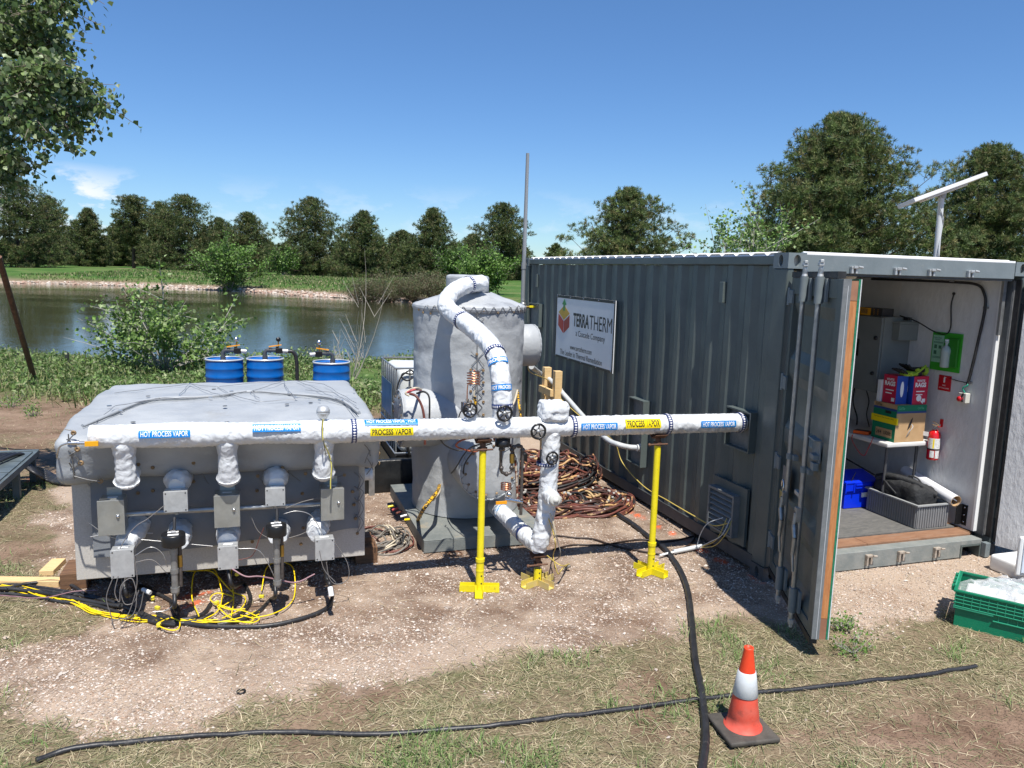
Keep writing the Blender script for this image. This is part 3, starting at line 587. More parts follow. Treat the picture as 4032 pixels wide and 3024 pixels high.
for i, (xc, yb, yt, D_, hw, pf, lab, kw) in enumerate(pines):
    p = atcol(xc, yb, D_); zb = h1(p.x, p.y); pine('pine_tree', lab, p.x, p.y, ht(xc, yt, D_, zb), hw/PX*D_*1.36, prof=pf, limbs=110, per=38, tl=.46, tw=.055, group=G1, seed=i+1, q=11, **kw)
for i, (xc, yt) in enumerate(((20, 500), (85, 505), (150, 490), (232, 505), (318, 500), (440, 488), (500, 498), (580, 506), (620, 510), (735, 505), (825, 508), (900, 515), (975, 512), (1045, 505), (1120, 500), (1200, 512))):
    D_ = 205+15*math.sin(i*2.1); p = atcol(xc, 570, D_); zb = h1(p.x, p.y)
    pine('pine_tree', 'far dark pine '+(['partly behind the broad leftmost pine', 'low between the two leftmost broad pines', 'low left of the conical pine by the clouds', 'just right of the conical pine by the clouds', 'between the slender pine and the narrow pine', 'behind the right half of the big round pine', 'directly behind the small grey-green pine', 'just right of the pine above the shoreline bush', 'left of the twin-trunk pine', 'in the gap between twin-trunk and pyramid pines', 'just right of the pyramid pine', 'behind the left side of the pointed pine', 'right of the pointed pine, above the tank', 'left of the round-topped pine by the mast', 'right of the mast pipe, just above the container roof', 'further right above the far container roof'])[i], p.x, p.y, ht(xc, yt+16, D_, zb), 34/PX*D_, base=.02, prof=P2, limbs=46, per=26, tl=.75, tw=.16, group='far pines in the gaps', seed=70+i, q=6)
# the near pines behind the container
PC2 = PCOL*1.3
for i, (xc, yt, D_, hw, base, pf, lab, lb, pr) in enumerate([
    (1352, 405, 62, 118, .08, P2, 'wide pine showing above the middle of the container roof', 95, 60),
    (1785, 243, 47, 200, .06, P2, 'largest pine, towering behind the container door end', 150, 85),
    (2115, 310, 52, 165, .06, P2, 'pine behind the flat antenna panel at the right edge', 130, 75)]):
    p = atcol(xc, 600, D_); zb = h1(p.x, p.y); pine('pine_tree', lab, p.x, p.y, ht(xc, yt, D_, zb), hw/PX*D_*1.22, base=base, prof=pf, limbs=int(lb*1.15), per=int(pr*1.0), tl=.26, tw=.023, group='pines behind the container', seed=40+i, q=20, gap=.10, rough=True, cols=PC2)
# ---- leafy shrubs and trees
def bush(name, label, cat, x, y, z, H, R, nl, leaf, cols, stems=14, spread=1.0, asp=.75, group=None, bk=None, br=.018, seed=0, inner=.35, flat=1.0, lat=None):
    global rng
    keep = rng; rng = np.random.default_rng(3000+seed); o = treething(name, label, cat, (x, y, z), group); sb = MB(); P = []
    for i in range(stems):
        az = i*2.4+rng.random(); el = (.25+.75*rng.random())*1.35/spread; L_ = H*(.75+.4*rng.random())
        d = Vector((math.cos(az)*math.cos(el)*R/H*1.4, math.sin(az)*math.cos(el)*R/H*1.4*flat, .35+.65*math.sin(el)))
        if lat: d.x += lat[0]; d.z += lat[1]
        d.normalize(); d *= L_; bend = Vector((rng.normal()*.1*L_, rng.normal()*.1*L_, -.12*L_*rng.random()))
        pts = [d*s_+bend*s_*s_ for s_ in np.linspace(0, 1, 6)]; sb.tube(pts, [br*(1.1-s_) for s_ in np.linspace(0, 1, 6)], 5, False, False)
        for k in range(5):
            s0 = .3+.65*rng.random(); b0 = d*s0+bend*s0*s0; dd = (d.normalized()+Vector(tuple(rng.normal(size=3)*.6))).normalized()*L_*(.18+.2*rng.random()); sb.tube([b0, b0+dd*.5+Vector((0, 0, .02)), b0+dd], [br*.45, br*.3, br*.12], 4, False, False)
            m_ = int(nl/stems/6); s_ = rng.random(m_)[:, None]; P.append(np.array(b0)+np.array(dd)*s_*1.08+rng.normal(size=(m_, 3))*leaf*.9)
        m_ = int(nl/stems/6); s_ = inner+(1-inner)*rng.random(m_); PA = np.array([tuple(d*a_+bend*a_*a_) for a_ in s_]); P.append(PA+rng.normal(size=(m_, 3))*leaf*1.3)
    P = np.concatenate(P); P = P[P[:, 2] > -.1]; V, Fc, ti = leaf_quads(P, leaf*(.7+.6*rng.random(len(P))), cols, .5, asp)
    sb.build('branches', bk or pale_bark, o); npmesh('foliage', V, Fc, leafm, tint=ti, parent=o); rng = keep; return o
GC = np.array([(.10, .20, .035), (.13, .24, .045), (.08, .15, .03), (.17, .27, .07)])
def bsh(name, label, xc, yb, yt, D_, hw, cat='shrub', **kw):
    p = atcol(xc, yb, D_); z = h1(p.x, p.y); bush(name, label, cat, p.x, p.y, z, ht(xc, yt, D_, z), hw/PX*D_, **kw)
bsh('shoreline_bush', 'bright green bush growing on the stones of the far shore', 498, 632, 527, 88, 60, nl=9000, leaf=.26, cols=GC, stems=46, br=.03, seed=1, inner=.1, asp=.8)
bsh('broadleaf_tree', 'yellow-green leafy tree just left of the mast pipe beyond the tank', 1045, 640, 548, 78, 44, cat='tree', nl=8000, leaf=.24, cols=GC*1.05, stems=40, br=.03, seed=2, inner=.1)
bsh('broadleaf_tree', 'dark green leafy tree in the gap right of the pointed pine', 985, 598, 535, 120, 28, cat='tree', nl=3500, leaf=.4, cols=GC*.62, stems=30, br=.03, seed=3, inner=.1)
bsh('broadleaf_shrub', 'light green shrub at the foot of the twin-trunk pine', 612, 588, 540, 135, 26, nl=1800, leaf=.4, cols=GC*.8, stems=24, br=.03, seed=13, inner=.1)
WC = np.array([(.12, .155, .065), (.16, .185, .085), (.10, .13, .055), (.22, .20, .12), (.20, .165, .11)])
for k, (xc, hw, yt, yb) in enumerate([(790, 38, 600, 645), (838, 48, 590, 650), (890, 46, 586, 654), (935, 40, 590, 655)]):
    bsh('willow_shrub', ['brownish willow thicket at the left end of the willows on the far shore', 'grey-green willow shrub second from the left on the far shore', 'tallest willow shrub on the far shore left of the tank', 'willow shrub half hidden by the tank on the far shore'][k], xc, yb, yt, 72, hw, nl=5200, leaf=.17, cols=WC if k else WC*.9, stems=60, br=.02, seed=20+k, inner=.05, asp=.35, bk=mat('willow_stem', (.2, .12, .08), None, rough=.8), group='willow shrubs on the far shore')
p = W(pz(358, 822, -.2)); CW = np.array([(.11, .20, .04), (.15, .26, .055), (.085, .15, .035), (.22, .32, .10), (.30, .38, .18)])
bush('cottonwood_sapling', 'leafy cottonwood sapling spreading over the near bank left of the blue drums', 'sapling', p.x, p.y, h1(p.x, p.y), atcol(380, 612, p.y).z-h1(p.x, p.y), 2.2, 4200, .088, CW, stems=26, br=.020, seed=5, inner=.42, flat=.6, asp=.9)
p = atcol(1605, 620, 24); bush('cottonwood_tree', 'pale green cottonwood crown peeking over the container roof', 'tree', p.x, p.y, 0, atcol(1585, 466, 24).z, .62, 5200, .10, CW*1.15, stems=26, br=.03, seed=6, inner=.45, asp=.9)
p = W(pz(8, 790, 0)); bush('bank_sapling', 'leafy sapling cut by the left edge of the picture below the leaning rod', 'sapling', p.x-.3, p.y-3, h1(p.x-.3, p.y-3), 2.1, 1.0, 1500, .12, CW, stems=12, br=.02, seed=7, inner=.2, asp=.9)
# bare sapling right of the drums
o = treething('bare_sapling', 'leafless pale sapling behind the right-hand blue drum', 'sapling', (*W(pz(757, 822, 0))[:2], -.15)); bx_, by_ = o.location.x, o.location.y; sb = MB()
for i in range(13):
    az = i*2.4; L_ = .7+1.5*(i % 5 == 0)+.5*random.random(); d = Vector((math.cos(az)*.42, math.sin(az)*.3, 1)) if i else Vector((.12, 0, 1.2)); d = d.normalized()*L_*(1.25 if i == 0 else 1)
    pts = [d*s_+Vector((math.cos(az)*.25*L_*s_*(1-s_), 0, 0)) for s_ in np.linspace(0, 1, 7)]; sb.tube(pts, [.013*(1.05-s_) for s_ in np.linspace(0, 1, 7)], 5, False, False)
    for k in range(4):
        s0 = .25+.65*random.random(); b0 = d*s0; dd = Vector((random.uniform(-.5, .5), random.uniform(-.3, .3), .8)).normalized()*L_*.28; sb.tube([b0, b0+dd*.5, b0+dd], [.005, .004, .002], 4, False, False)
sb.build('branches', mat('dead_twig', (.45, .40, .34), None, rough=.8), o)
# ---- cottonwood overhanging from the left
def cottonwood():
    global rng
    keep = rng; rng = np.random.default_rng(77); base = (-7.0, 7.9, 0); o = treething('cottonwood_tree', 'large cottonwood leaning in from the left, its leafy boughs hanging against the sky', 'tree', base)
    tb = MB(); tb.tube([(0, 0, -.4), (-.1, 0, 1.5), (-.1, -.1, 3.2), (.0, -.1, 4.5), (-.1, 0, 6)], [.30, .24, .20, .15, .07], 12); bb = MB(); P = []
    def wp(x, y, Y): return Vector(atcol(x, y, Y))-Vector(base)
    boughs = []
    S_ = [(-60, 250, 9.6), (-40, 120, 9.8), (-90, 330, 9.4), (-40, 20, 9.8)]
    T = [((-60, 250), (120, 235), (245, 222)), ((-60, 250), (90, 190), (200, 175)), ((-60, 240), (100, 215), (160, 310)), ((-60, 240), (60, 240), (95, 330)), ((-60, 130), (60, 90), (120, 60)), ((-60, 120), (40, 70), (105, 140)),
         ((-60, 40), (60, 20), (150, 10)), ((-60, -20), (60, -40), (120, -10)), ((-60, 330), (0, 330), (35, 350)), ((-60, 360), (-10, 350), (10, 395)), ((-60, 200), (60, 150), (130, 130)), ((-60, 290), (-10, 300), (20, 340)),
         ((-60, 210), (100, 165), (215, 240)), ((-60, 60), (50, 60), (128, 96)), ((-60, 180), (30, 150), (70, 200)), ((-60, 250), (10, 210), (40, 270)), ((-60, 0), (30, 10), (90, 30)), ((-60, -60), (80, -60), (170, -30)), ((-120, 100), (-60, 60), (-20, 20)), ((-140, 300), (-80, 280), (-30, 300)), ((-150, 200), (-90, 160), (-40, 120))]
    for i, tr3 in enumerate(T):
        Y0 = 6.9+.5*math.sin(i*1.7); pts = cat_([wp(*tr3[0], 7.5)]+[wp(x, y, Y0-.15*j) for j, (x, y) in enumerate(tr3[1:])], 6); pts = [Vector((-.1, -.1, 2.4+.6*(i % 4)))]+pts if i % 5 == 0 else pts
        bb.tube(pts, [.016*(1.08-j/len(pts)) for j in range(len(pts))], 6, False, False); A_ = np.array([tuple(q_) for q_ in pts])
        for k in range(64):
            j = int((.10+.90*rng.random())*(len(pts)-1)); b0 = A_[j]; dd = rng.normal(size=3)*np.array([.095, .12, .085])+np.array([.01, 0, -.05]); bb.tube([b0, b0+dd*.5, b0+dd], [.004, .003, .002], 4, False, False)
            m_ = 10; s_ = rng.random(m_)[:, None]; P.append(b0+dd*(s_*.9+.2)+rng.normal(size=(m_, 3))*.04)
        m_ = 26; P.append(A_[-1]+rng.normal(size=(m_, 3))*np.array([.04, .04, .05]))
    P = np.concatenate(P); dr = np.tile([.15, 0, -.75], (len(P), 1)); V, Fc, ti = leaf_quads(P, .036+.026*rng.random(len(P)), np.array([(.075, .13, .036), (.11, .17, .05), (.055, .10, .03), (.18, .25, .09), (.32, .38, .22)]), .2, 1.0, dr)
    tb.build('trunk', bark, o); bb.build('boughs', mat('twig_bark', (.20, .17, .13), None, rough=.85), o); npmesh('leaves', V, Fc, leafm, tint=ti, parent=o); rng = keep
cottonwood()
# ============================================================ SHIPPING CONTAINER (u 0..2.438, v 0..6.058, z 0..2.591)
CL, CWD, CH = 6.058, 2.438, 2.591
cont = Thing('shipping_container', 'dark grey corrugated steel shipping container with its door end open and a white roof', 'shipping container')
def corr(mb, x0, depth, v0, v1, z0, z1, pitch=.278, sgn=1):
    """trapezoid corrugation along v, outer flats at x0"""
    prof = []; v = v0
    seg = [(.072, 0), (.068, 1), (.070, 1), (.068, 0)]; lvl = 0; prof.append((v, 0))
    i = 0
    while v < v1-1e-6:
        L_, nl = seg[i % 4]; v = min(v1, v+L_*pitch/.278); prof.append((v, nl if i % 4 in (1, 2) else 0) if i % 4 != 3 else (v, 0)); i += 1
    P = [[(x0+sgn*depth*l, vv, z) for z in (z0, z1)] for vv, l in prof]; mb.grid(P, False)
m_ = MB(); corr(m_, .012, .036, .17, CL-.17, .16, 2.50); cont.part('side_panel', m_, grey_paint)
m_ = MB(); corr(m_, CWD-.012, .036, .17, CL-.17, .16, 2.50, sgn=-1); cont.part('side_panel', m_, grey_paint)
for u0, u1 in ((0.0, .06), (CWD-.06, CWD)):
    cont.part('top_rail', MB().box(u0, u1, .17, CL-.17, 2.505, 2.572), grey_paint, bevel=.006)
    cont.part('bottom_rail', MB().box(u0+.012, u1-.012, .17, CL-.17, .045, .16).box(u0+.004, u1-.004, .17, CL-.17, .150, .158), dark_rail)
def casting(u, v, z, su, sv):
    """corner casting with oval holes on its two outer faces"""
    m_ = MB(); a_, b_, h = .162, .178, .118; u1, v1 = u+su*a_, v+sv*b_
    x0, x1 = sorted((u, u1)); y0, y1 = sorted((v, v1))
    def oval(cx, cy, rx, ry, n=16): return [(cx+rx*math.cos(2*math.pi*i/n), cy+ry*math.sin(2*math.pi*i/n)) for i in range(n)]
    def face(fr, w_, rx, ry, flip=False):
        cx, cy = w_/2, h/2; n = 16; ov = oval(cx, cy, rx, ry, n); rect = []
        for i in range(n):
            a2 = 2*math.pi*i/n; c_, s_ = math.cos(a2), math.sin(a2); k = min((w_/2)/max(1e-6, abs(c_)), (h/2)/max(1e-6, abs(s_))); rect.append((cx+k*c_, cy+k*s_))
        vs = [fr(*p, 0) for p in rect]+[fr(*p, 0) for p in ov]+[fr(*p, .03) for p in ov]
        m_.add(vs, [(i, (i+1) % n, n+(i+1) % n, n+i) for i in range(n)]+[(n+i, n+(i+1) % n, 2*n+(i+1) % n, 2*n+i) for i in range(n)])
        # corners of the face
        for cxx, cyy in ((0, 0), (w_, 0), (w_, h), (0, h)):
            near = sorted(range(n), key=lambda i: (rect[i][0]-cxx)**2+(rect[i][1]-cyy)**2)[:2]; m_.add([fr(cxx, cyy, 0), fr(*rect[near[0]], 0), fr(*rect[near[1]], 0)], [(0, 1, 2)])
    face(lambda a2, b2, d: (x0+a2, v+sv*d, z+b2), a_, .032, .045)
    face(lambda a2, b2, d: (u+su*d, y0+a2, z+b2), b_, .026, .045)
    m_.add([(x0, y0, z+h), (x1, y0, z+h), (x1, y1, z+h), (x0, y1, z+h)], [(0, 1, 2, 3)]); m_.add([(x0, y0, z), (x1, y0, z), (x1, y1, z), (x0, y1, z)], [(3, 2, 1, 0)])
    m_.add([(u1, y0, z), (u1, y1, z), (u1, y1, z+h), (u1, y0, z+h)], [(0, 1, 2, 3)]); m_.add([(x0, v1, z), (x1, v1, z), (x1, v1, z+h), (x0, v1, z+h)], [(0, 1, 2, 3)])
    cont.part('corner_casting', m_, grey_light if z > 1 and v < 1 else dark_rail if z < 1 else grey_light)
    # whitish paint inside the upper holes
for u, su in ((-.006, 1), (CWD+.006, -1)):
    for v, sv in ((-.006, 1), (CL+.006, -1)):
        for z in (-.006, CH-.118+.006): casting(u, v, z, su, sv)
inner_w = mat('casting_inside', (.55, .50, .42), None, rough=.8)
for u, v in ((0, 0), (CWD-.162, 0)): cont.part('casting_core', MB().box(u+.035, u+.135, .035, .14, CH-.105, CH-.012), inner_w)
def post(u0, u1, v0, v1): cont.part('corner_post', MB().box(u0, u1, v0, v1, .112, CH-.112), grey_paint, bevel=.012)
post(0, .06, .0, .17); post(CWD-.06, CWD, 0, .17); post(0, .15, CL-.16, CL); post(CWD-.15, CWD, CL-.16, CL)
cont.part('door_jamb', MB().box(.06, .085, .06, .17, .17, 2.45), dark_rail); cont.part('door_jamb', MB().box(CWD-.085, CWD-.06, .06, .17, .17, 2.45), dark_rail)
# header beam and sill
cont.part('header', MB().box(.156, CWD-.156, 0, .06, 2.452, CH-.004).box(.156, CWD-.156, .06, .10, 2.44, 2.47), grey_light, bevel=.004)
cont.part('header', MB().box(.15, CWD-.15, .02, .09, 2.435, 2.452), dark_rail)
cont.part('sill', MB().box(.156, 2.04, 0, .11, .012, .165).box(2.27, CWD-.156, 0, .11, .012, .165).box(2.04, 2.27, 0, .11, .122, .165), mat('sill_paint', (.17, .19, .185), (.24, .25, .235), 9, .6, bump=.3, c3=(.33, .30, .26), s3=7, l3=(.6, .8)), bevel=.004)
cont.part('forklift_pocket', MB().prism([(0, 0), (.015, 0), (.015, .10), (.215, .10), (.215, 0), (.23, 0), (.23, .112), (0, .112)], 0, .106, lambda a_, b_, d: (2.04+a_, -.006+d, .010+b_)), grey_paint)
cont.part('sill_bracket', MB().box(2.275, 2.33, -.05, 0, .01, .14), grey_light, bevel=.003)
zinc = mat('cast_zinc', (.42, .43, .42), (.55, .56, .55), 20, .5, .5)
for u in (.60, 1.025, 1.37, 1.78): cont.part('cam_keeper', MB().box(u-.035, u+.03, -.03, 0, 2.492, 2.512).box(u-.032, u-.012, -.028, 0, 2.455, 2.495).box(u+.008, u+.026, -.028, 0, 2.455, 2.495).cyl((u+.02, -.036, 2.508), (u+.062, -.036, 2.503), .010, 8).box(u-.02, u+.018, -.04, -.03, 2.494, 2.515), zinc, bevel=.003)
rk = mat('weathered_keeper', (.30, .25, .20), (.45, .40, .34), 30, .7, .2)
for u in (1.03, 1.37, 1.76): cont.part('cam_keeper', MB().box(u-.035, u+.03, -.032, 0, .118, .138).box(u-.034, u-.016, -.03, 0, .045, .118).box(u+.006, u+.024, -.03, 0, .055, .118).cyl((u+.02, -.036, .130), (u+.058, -.036, .126), .009, 8), rk, bevel=.003)
# roof: corrugated, white
m_ = MB(); P = []; v = .06
while v < CL-.05:
    for dv_, hh in ((0, 0), (.03, .018), (.16, .018), (.19, 0)): P.append([(u, min(CL-.05, v+dv_), 2.578+hh) for u in (.0, .03, CWD-.03, CWD)])
    v += .209
m_.grid(P, False); cont.part('roof_panel', m_, white_roof)
cont.part('roof_panel', MB().box(.162, CWD-.162, .0, .07, CH-.004, CH+.012), white_roof)
m_ = MB()
for k in range(28):
    v = .175+k*(CL-.35)/28; P = [[(u_, v+(CL-.35)/28*t_, z_+.003*math.sin(math.pi*t_)*(u_ > .01)) for u_, z_ in ((.001, 2.573), (.004, 2.578), (.03, 2.602), (.07, 2.606))] for t_ in (0, .12, .5, .88, 1)]; m_.grid(P, True)
cont.part('roof_lip', m_, white_roof)
cont.part('roof_lip', MB().prism([(.0, CH-.003), (.008, CH-.002), (.06, CH+.02), (.06, CH-.003)], 0, CWD-.34, lambda a_, b_, d: (.17+d, a_, b_)), white_roof)
# rear end wall
m_ = MB(); m_.box(.15, CWD-.15, CL-.05, CL-.02, .12, 2.48); cont.part('end_wall', m_, grey_paint)
# interior shell (painted panels)
wall_w = mat('interior_white', (.62, .61, .58), (.68, .67, .64), 12, .6, bump=.5, bscale=30, bdist=.004)
cont.part('inner_wall', MB().box(2.335, 2.355, .155, 1.25, .18, 2.44), osb, label='white painted strand board wall beside the open door')
cont.part('inner_wall', MB().box(2.335, 2.355, 1.252, 5.9, .18, 2.44), wall_w)
cont.part('inner_wall', MB().box(.085, .105, .175, 5.9, .18, 2.44), wall_w)
cont.part('back_wall', MB().box(.106, 2.334, 5.88, 5.90, .18, 2.44), wall_w)
cont.part('ceiling', MB().box(.085, 2.355, .16, 5.9, 2.445, 2.465), wall_w)
cont.part('wall_edge_trim', MB().box(2.315, 2.357, .125, .152, .19, 2.44), mat('white_trim', (.74, .74, .72), None, rough=.5), bevel=.002)
cont.part('jamb_channel', MB().box(2.30, 2.335, .100, .124, 1.97, 2.44).box(2.36, 2.376, .05, .15, .18, 2.44), steel)
cont.part('door_gasket', MB().box(2.372, 2.386, .0, .05, .17, 2.45), black_r); cont.part('door_gasket', MB().box(.062, .074, .0, .05, .17, 2.45), black_r)
cont.part('floor', MB().box(.10, 2.34, .16, 5.9, .10, .176), wood_d)
floorw = mat('rusty_threshold_boards', (.20, .10, .055), (.28, .15, .085), 8, .75, bump=.3, stretch=(1, 5, 1), c3=(.2, .15, .12), s3=4)
for i, (u0, u1) in enumerate(((.158, 1.115), (1.12, 2.27))): cont.part('threshold_board', MB().box(u0, u1, .112, .27, .12, .182), floorw, bevel=.003)
cont.part('floor_mat', MB().box(.12, 2.26, .275, 5.8, .177, .191), mat('grey_rubber_mat', (.085, .085, .082), (.145, .14, .13), 14, .85, bump=.4, stretch=(1, 4, 1)))
# ---- left door, swung outwards
th = math.atan2(-.91, -.414)
def door(hinge, angle, name_label, left):
    d_ = bpy.data.objects; W_ = 1.22; Z0, Z1 = .14, 2.41
    m_ = MB(); t_ = .045
    # frame members
    for x0, x1, z0, z1 in ((0, .075, Z0, Z1), (W_-.10, W_, Z0, Z1), (.075, W_-.10, Z0, Z0+.07), (.075, W_-.10, Z1-.12, Z1)): m_.box(x0, x1, 0, t_, z0, z1)
    # corrugated infill: broad horizontal ridges
    prof = []; z = Z0+.07; hh = (Z1-.12-z)/4
    for k in range(4):
        for f, dpt in ((0.0, .012), (.08, .012), (.22, .042), (.72, .042), (.88, .012)): prof.append((z+(k+f)*hh, dpt))
    prof.append((Z1-.12, .012)); P = [[(x, d, zz) for x in (.075, W_-.10)] for zz, d in prof]; m_.grid(P, False)
    ob = m_.build('door', grey_paint, cont.o, (0, 0, 0), bevel=.003); ob.location = (hinge[0], hinge[1], 0); ob.rotation_euler = (0, 0, angle)
    ob['label'] = name_label; return ob, W_, Z0, Z1, t_
dl, DW, Z0, Z1, DT = door((.02, -.035), th, 'left container door standing open with two locking bars', True)
def sub(name, mb, mt, par, label=None, **kw):
    o_ = mb.build(name, mt, par, (0, 0, 0), **kw)
    if label: o_['label'] = label
    return o_
light_edge = mat('door_edge_paint', (.13, .145, .15), (.18, .19, .195), 14, .55, bump=.15)
sub('edge_channel', MB().box(DW-.001, DW+.012, .0, DT+.002, Z0+.0, Z1), light_edge, dl)
sub('caulk_bead', MB().box(DW+.011, DW+.014, DT*.60, DT*.68, Z0, Z1-.04), greyp, dl)
sub('edge_board', MB().box(.06, DW+.005, DT+.003, DT+.043, Z0+.14, Z1-.13), wood_e, dl)
sub('edge_board', MB().box(.06, DW+.005, DT+.003, DT+.043, Z1-.127, Z1-.01), mat('edge_block', (.26, .12, .07), (.34, .17, .10), 8, .65), dl)
sub('edge_board', MB().box(.06, DW+.005, DT+.003, DT+.043, Z0-.0, Z0+.137), mat('edge_block', (.26, .12, .07), None), dl)
sub('lining_board', MB().box(.06, DW+.006, DT+.044, DT+.056, Z0-.0, Z1), green_e, dl)
sub('lining_board', MB().box(.06, DW+.007, DT+.0565, DT+.062, Z0, Z1), osb, dl)
sub('gasket', MB().box(-.01, DW-.02, -.004, DT, Z0-.045, Z0-.004), black_r, dl); sub('gasket', MB().box(.0, DW-.10, -.004, DT, Z1+.004, Z1+.045), black_r, dl)
for k, x in enumerate((.52, .90)):
    b_ = MB().cyl((x, -.045, .08), (x, -.045, 2.47), .017, 14); lb = sub('locking_bar', b_, zinc if 0 else steel, dl)
    for zz, hgt in ((Z1-.16, .17), (Z0+.03, .17)): sub('bar_guide', MB().cyl((x, -.045, zz), (x, -.045, zz+hgt), .027, 14).box(x-.02, x+.055, -.02, -.002, zz+.01, zz+hgt-.01), grey_light, dl, bevel=.002)
    sub('cam_end', MB().cyl((x, -.045, Z1+.012), (x, -.045, Z1+.05), .021, 12, r2=.012).cyl((x, -.045, Z1+.05), (x, -.045, Z1+.085), .014, 10).box(x-.022, x+.022, -.062, -.032, Z1+.078, Z1+.10).box(x-.012, x+.028, -.058, -.036, Z1+.098, Z1+.118), zinc, dl, bevel=.003)
    sub('cam_end', MB().cyl((x, -.045, Z0+.03), (x, -.045, Z0-.02), .020, 12, r2=.012).box(x-.022, x+.022, -.062, -.032, Z0-.055, Z0-.02).cyl((x, -.045, Z0-.05), (x, -.045, Z0-.08), .012, 8), zinc, dl, bevel=.003)
    for zz in (1.16, ): sub('bar_bracket', MB().cyl((x, -.045, zz-.02), (x, -.045, zz+.02), .024, 12).box(x+.015, x+.075, -.035, -.002, zz-.018, zz+.018), grey_light, dl, bevel=.002)
    hz = .80+.0*k; pts = [(x, -.070, hz+.06), (x+.005, -.078, hz-.02), (x+.035, -.075, hz-.10), (x+.028, -.078, hz-.22), (x+.045, -.072, hz-.33)]
    hm = MB()
    for p_, q_, w_ in zip(pts[:-1], pts[1:], (.016, .018, .015, .010)): hm.tube([p_, q_], [w_, w_*.9], 8)
    sub('bar_handle', hm, steel, dl); sub('handle_hub', MB().box(x-.018, x+.018, -.075, -.04, hz+.0, hz+.10), steel, dl, bevel=.003)
sub('handle_catch', MB().box(.66, .80, -.03, -.004, .93, .96).box(.79, .82, -.03, -.004, .80, .96).box(.74, .80, -.04, -.004, .83, .86), zinc, dl, bevel=.003)
sub('catch_plate', MB().box(.93, 1.10, -.012, -.002, 1.25, 1.40).box(.95, 1.10, -.05, -.012, 1.39, 1.40).box(1.0, 1.09, -.045, -.012, 1.27, 1.30).box(1.03, 1.10, -.045, -.012, 1.20, 1.25), grey_light, dl, bevel=.002)
for zz in (2.27, 1.62, 1.0, .36):
    sub('hinge', MB().box(-.05, .085, -.012, .006, zz-.05, zz+.05).cyl((-.022, -.008, zz-.065), (-.022, -.008, zz+.065), .014, 10), grey_light, dl, bevel=.003)
sub('warning_plate', MB().box(.20, .40, -.003, .0, .80, 1.02), mat('faded_plate', (.13, .14, .15), (.22, .20, .19), 40, .5), dl)
pl_ = Thing('padlock', 'brass padlock hanging open on the container door hasp', 'padlock', (0, 0, 0))
DR = Matrix.Rotation(th, 3, 'Z')
def dpt(x, y, z): p = DR @ Vector((x, y, 0)); return Vector((p.x+.02, p.y-.035, z))
pl_.part('lock_body', MB().obox(dpt(.40, -.045, .845), (.055, .028, .065), DR), mat('padlock_brass', (.42, .36, .14), (.5, .44, .2), 20, .35, .7), bevel=.005)
pl_.part('shackle', MB().tube([dpt(.42, -.045, .875), dpt(.425, -.045, .93), dpt(.40, -.045, .955), dpt(.375, -.045, .94), dpt(.372, -.045, .90)], .0065, 8), chrome)
# ---- right door, lining towards us
ra = math.atan2(-.947, .321)
rd = MB().box(0, 1.20, 0, .045, .14, 2.42).build('door', grey_paint, cont.o, (0, 0, 0)); rd.location = (2.43, .0, 0); rd.rotation_euler = (0, 0, ra); rd['label'] = 'right container door swung open, lined with white painted strand board'
sub('lining_board', MB().box(.03, 1.19, -.062, -.001, .115, 2.44), mat('painted_osb_door', (.54, .545, .55), (.60, .605, .61), 20, .6, bump=1.0, bscale=30, bdist=.008, stretch=(1, 1, .4)), rd)
sub('gasket', MB().box(.005, .029, -.05, -.001, .14, 2.42), black_r, rd)
for zz in (.4, 1.1, 1.75, 2.3): sub('hinge', MB().cyl((-.0, -.02, zz-.05), (-.0, -.02, zz+.05), .014, 8).box(-.04, .05, -.012, -.002, zz-.04, zz+.04), grey_paint, rd)
# ---- openings framed on the long side
def recess(v0, v1, z0, z1, lab, pr=.05):
    r = cont.part('recess_frame', MB().box(-pr, .05, v0, v0+.012, z0, z1).box(-pr, .05, v1-.012, v1, z0, z1).box(-pr, .05, v0+.012, v1-.012, z1-.012, z1).box(-pr, .05, v0+.012, v1-.012, z0, z0+.012), grey_paint, label=lab)
    sub('recess_plate', MB().box(.0, .008, v0+.012, v1-.012, z0+.012, z1-.012), mat('plate_paint', (.10, .115, .12), (.17, .18, .18), 18, .5, bump=.2), r); return r
recess(2.06, 2.39, .41, 1.11, 'tall framed opening plate in the middle of the container side')
recess(.25, .60, .99, 1.325, 'square framed opening where the wrapped vapor pipe enters')
recess(5.32, 5.75, 1.62, 1.95, 'small framed opening with a valve near the far end', .03)
for v in (.82, 5.5): cont.part('lashing_recess', MB().box(-.012, .03, v, v+.06, 2.18, 2.36), grey_paint, bevel=.004)
# louvre
lv0, lv1, lz0, lz1 = .36, .74, .24, .60
lr = cont.part('vent_plate', MB().box(-.012, .012, lv0-.09, lv1+.03, lz0-.05, lz1+.08), grey_paint, label='louvred vent plate low on the container side')
sub('vent_frame', MB().box(-.075, -.012, lv0, lv0+.02, lz0, lz1).box(-.075, -.012, lv1-.02, lv1, lz0, lz1).box(-.075, -.012, lv0+.02, lv1-.02, lz1-.02, lz1).box(-.075, -.012, lv0+.02, lv1-.02, lz0, lz0+.015), light_edge, lr)
for k in range(7):
    z = lz0+.035+k*.046; sl_ = MB(); sl_.add([(-.070, lv0+.02, z-.014), (-.070, lv1-.02, z-.014), (-.022, lv1-.02, z+.022), (-.022, lv0+.02, z+.022), (-.070, lv0+.02, z-.010), (-.070, lv1-.02, z-.010), (-.022, lv1-.02, z+.026), (-.022, lv0+.02, z+.026)], [(0, 1, 2, 3), (7, 6, 5, 4), (0, 4, 5, 1), (1, 5, 6, 2), (2, 6, 7, 3), (3, 7, 4, 0)]); sub('slat', sl_, light_edge, lr)
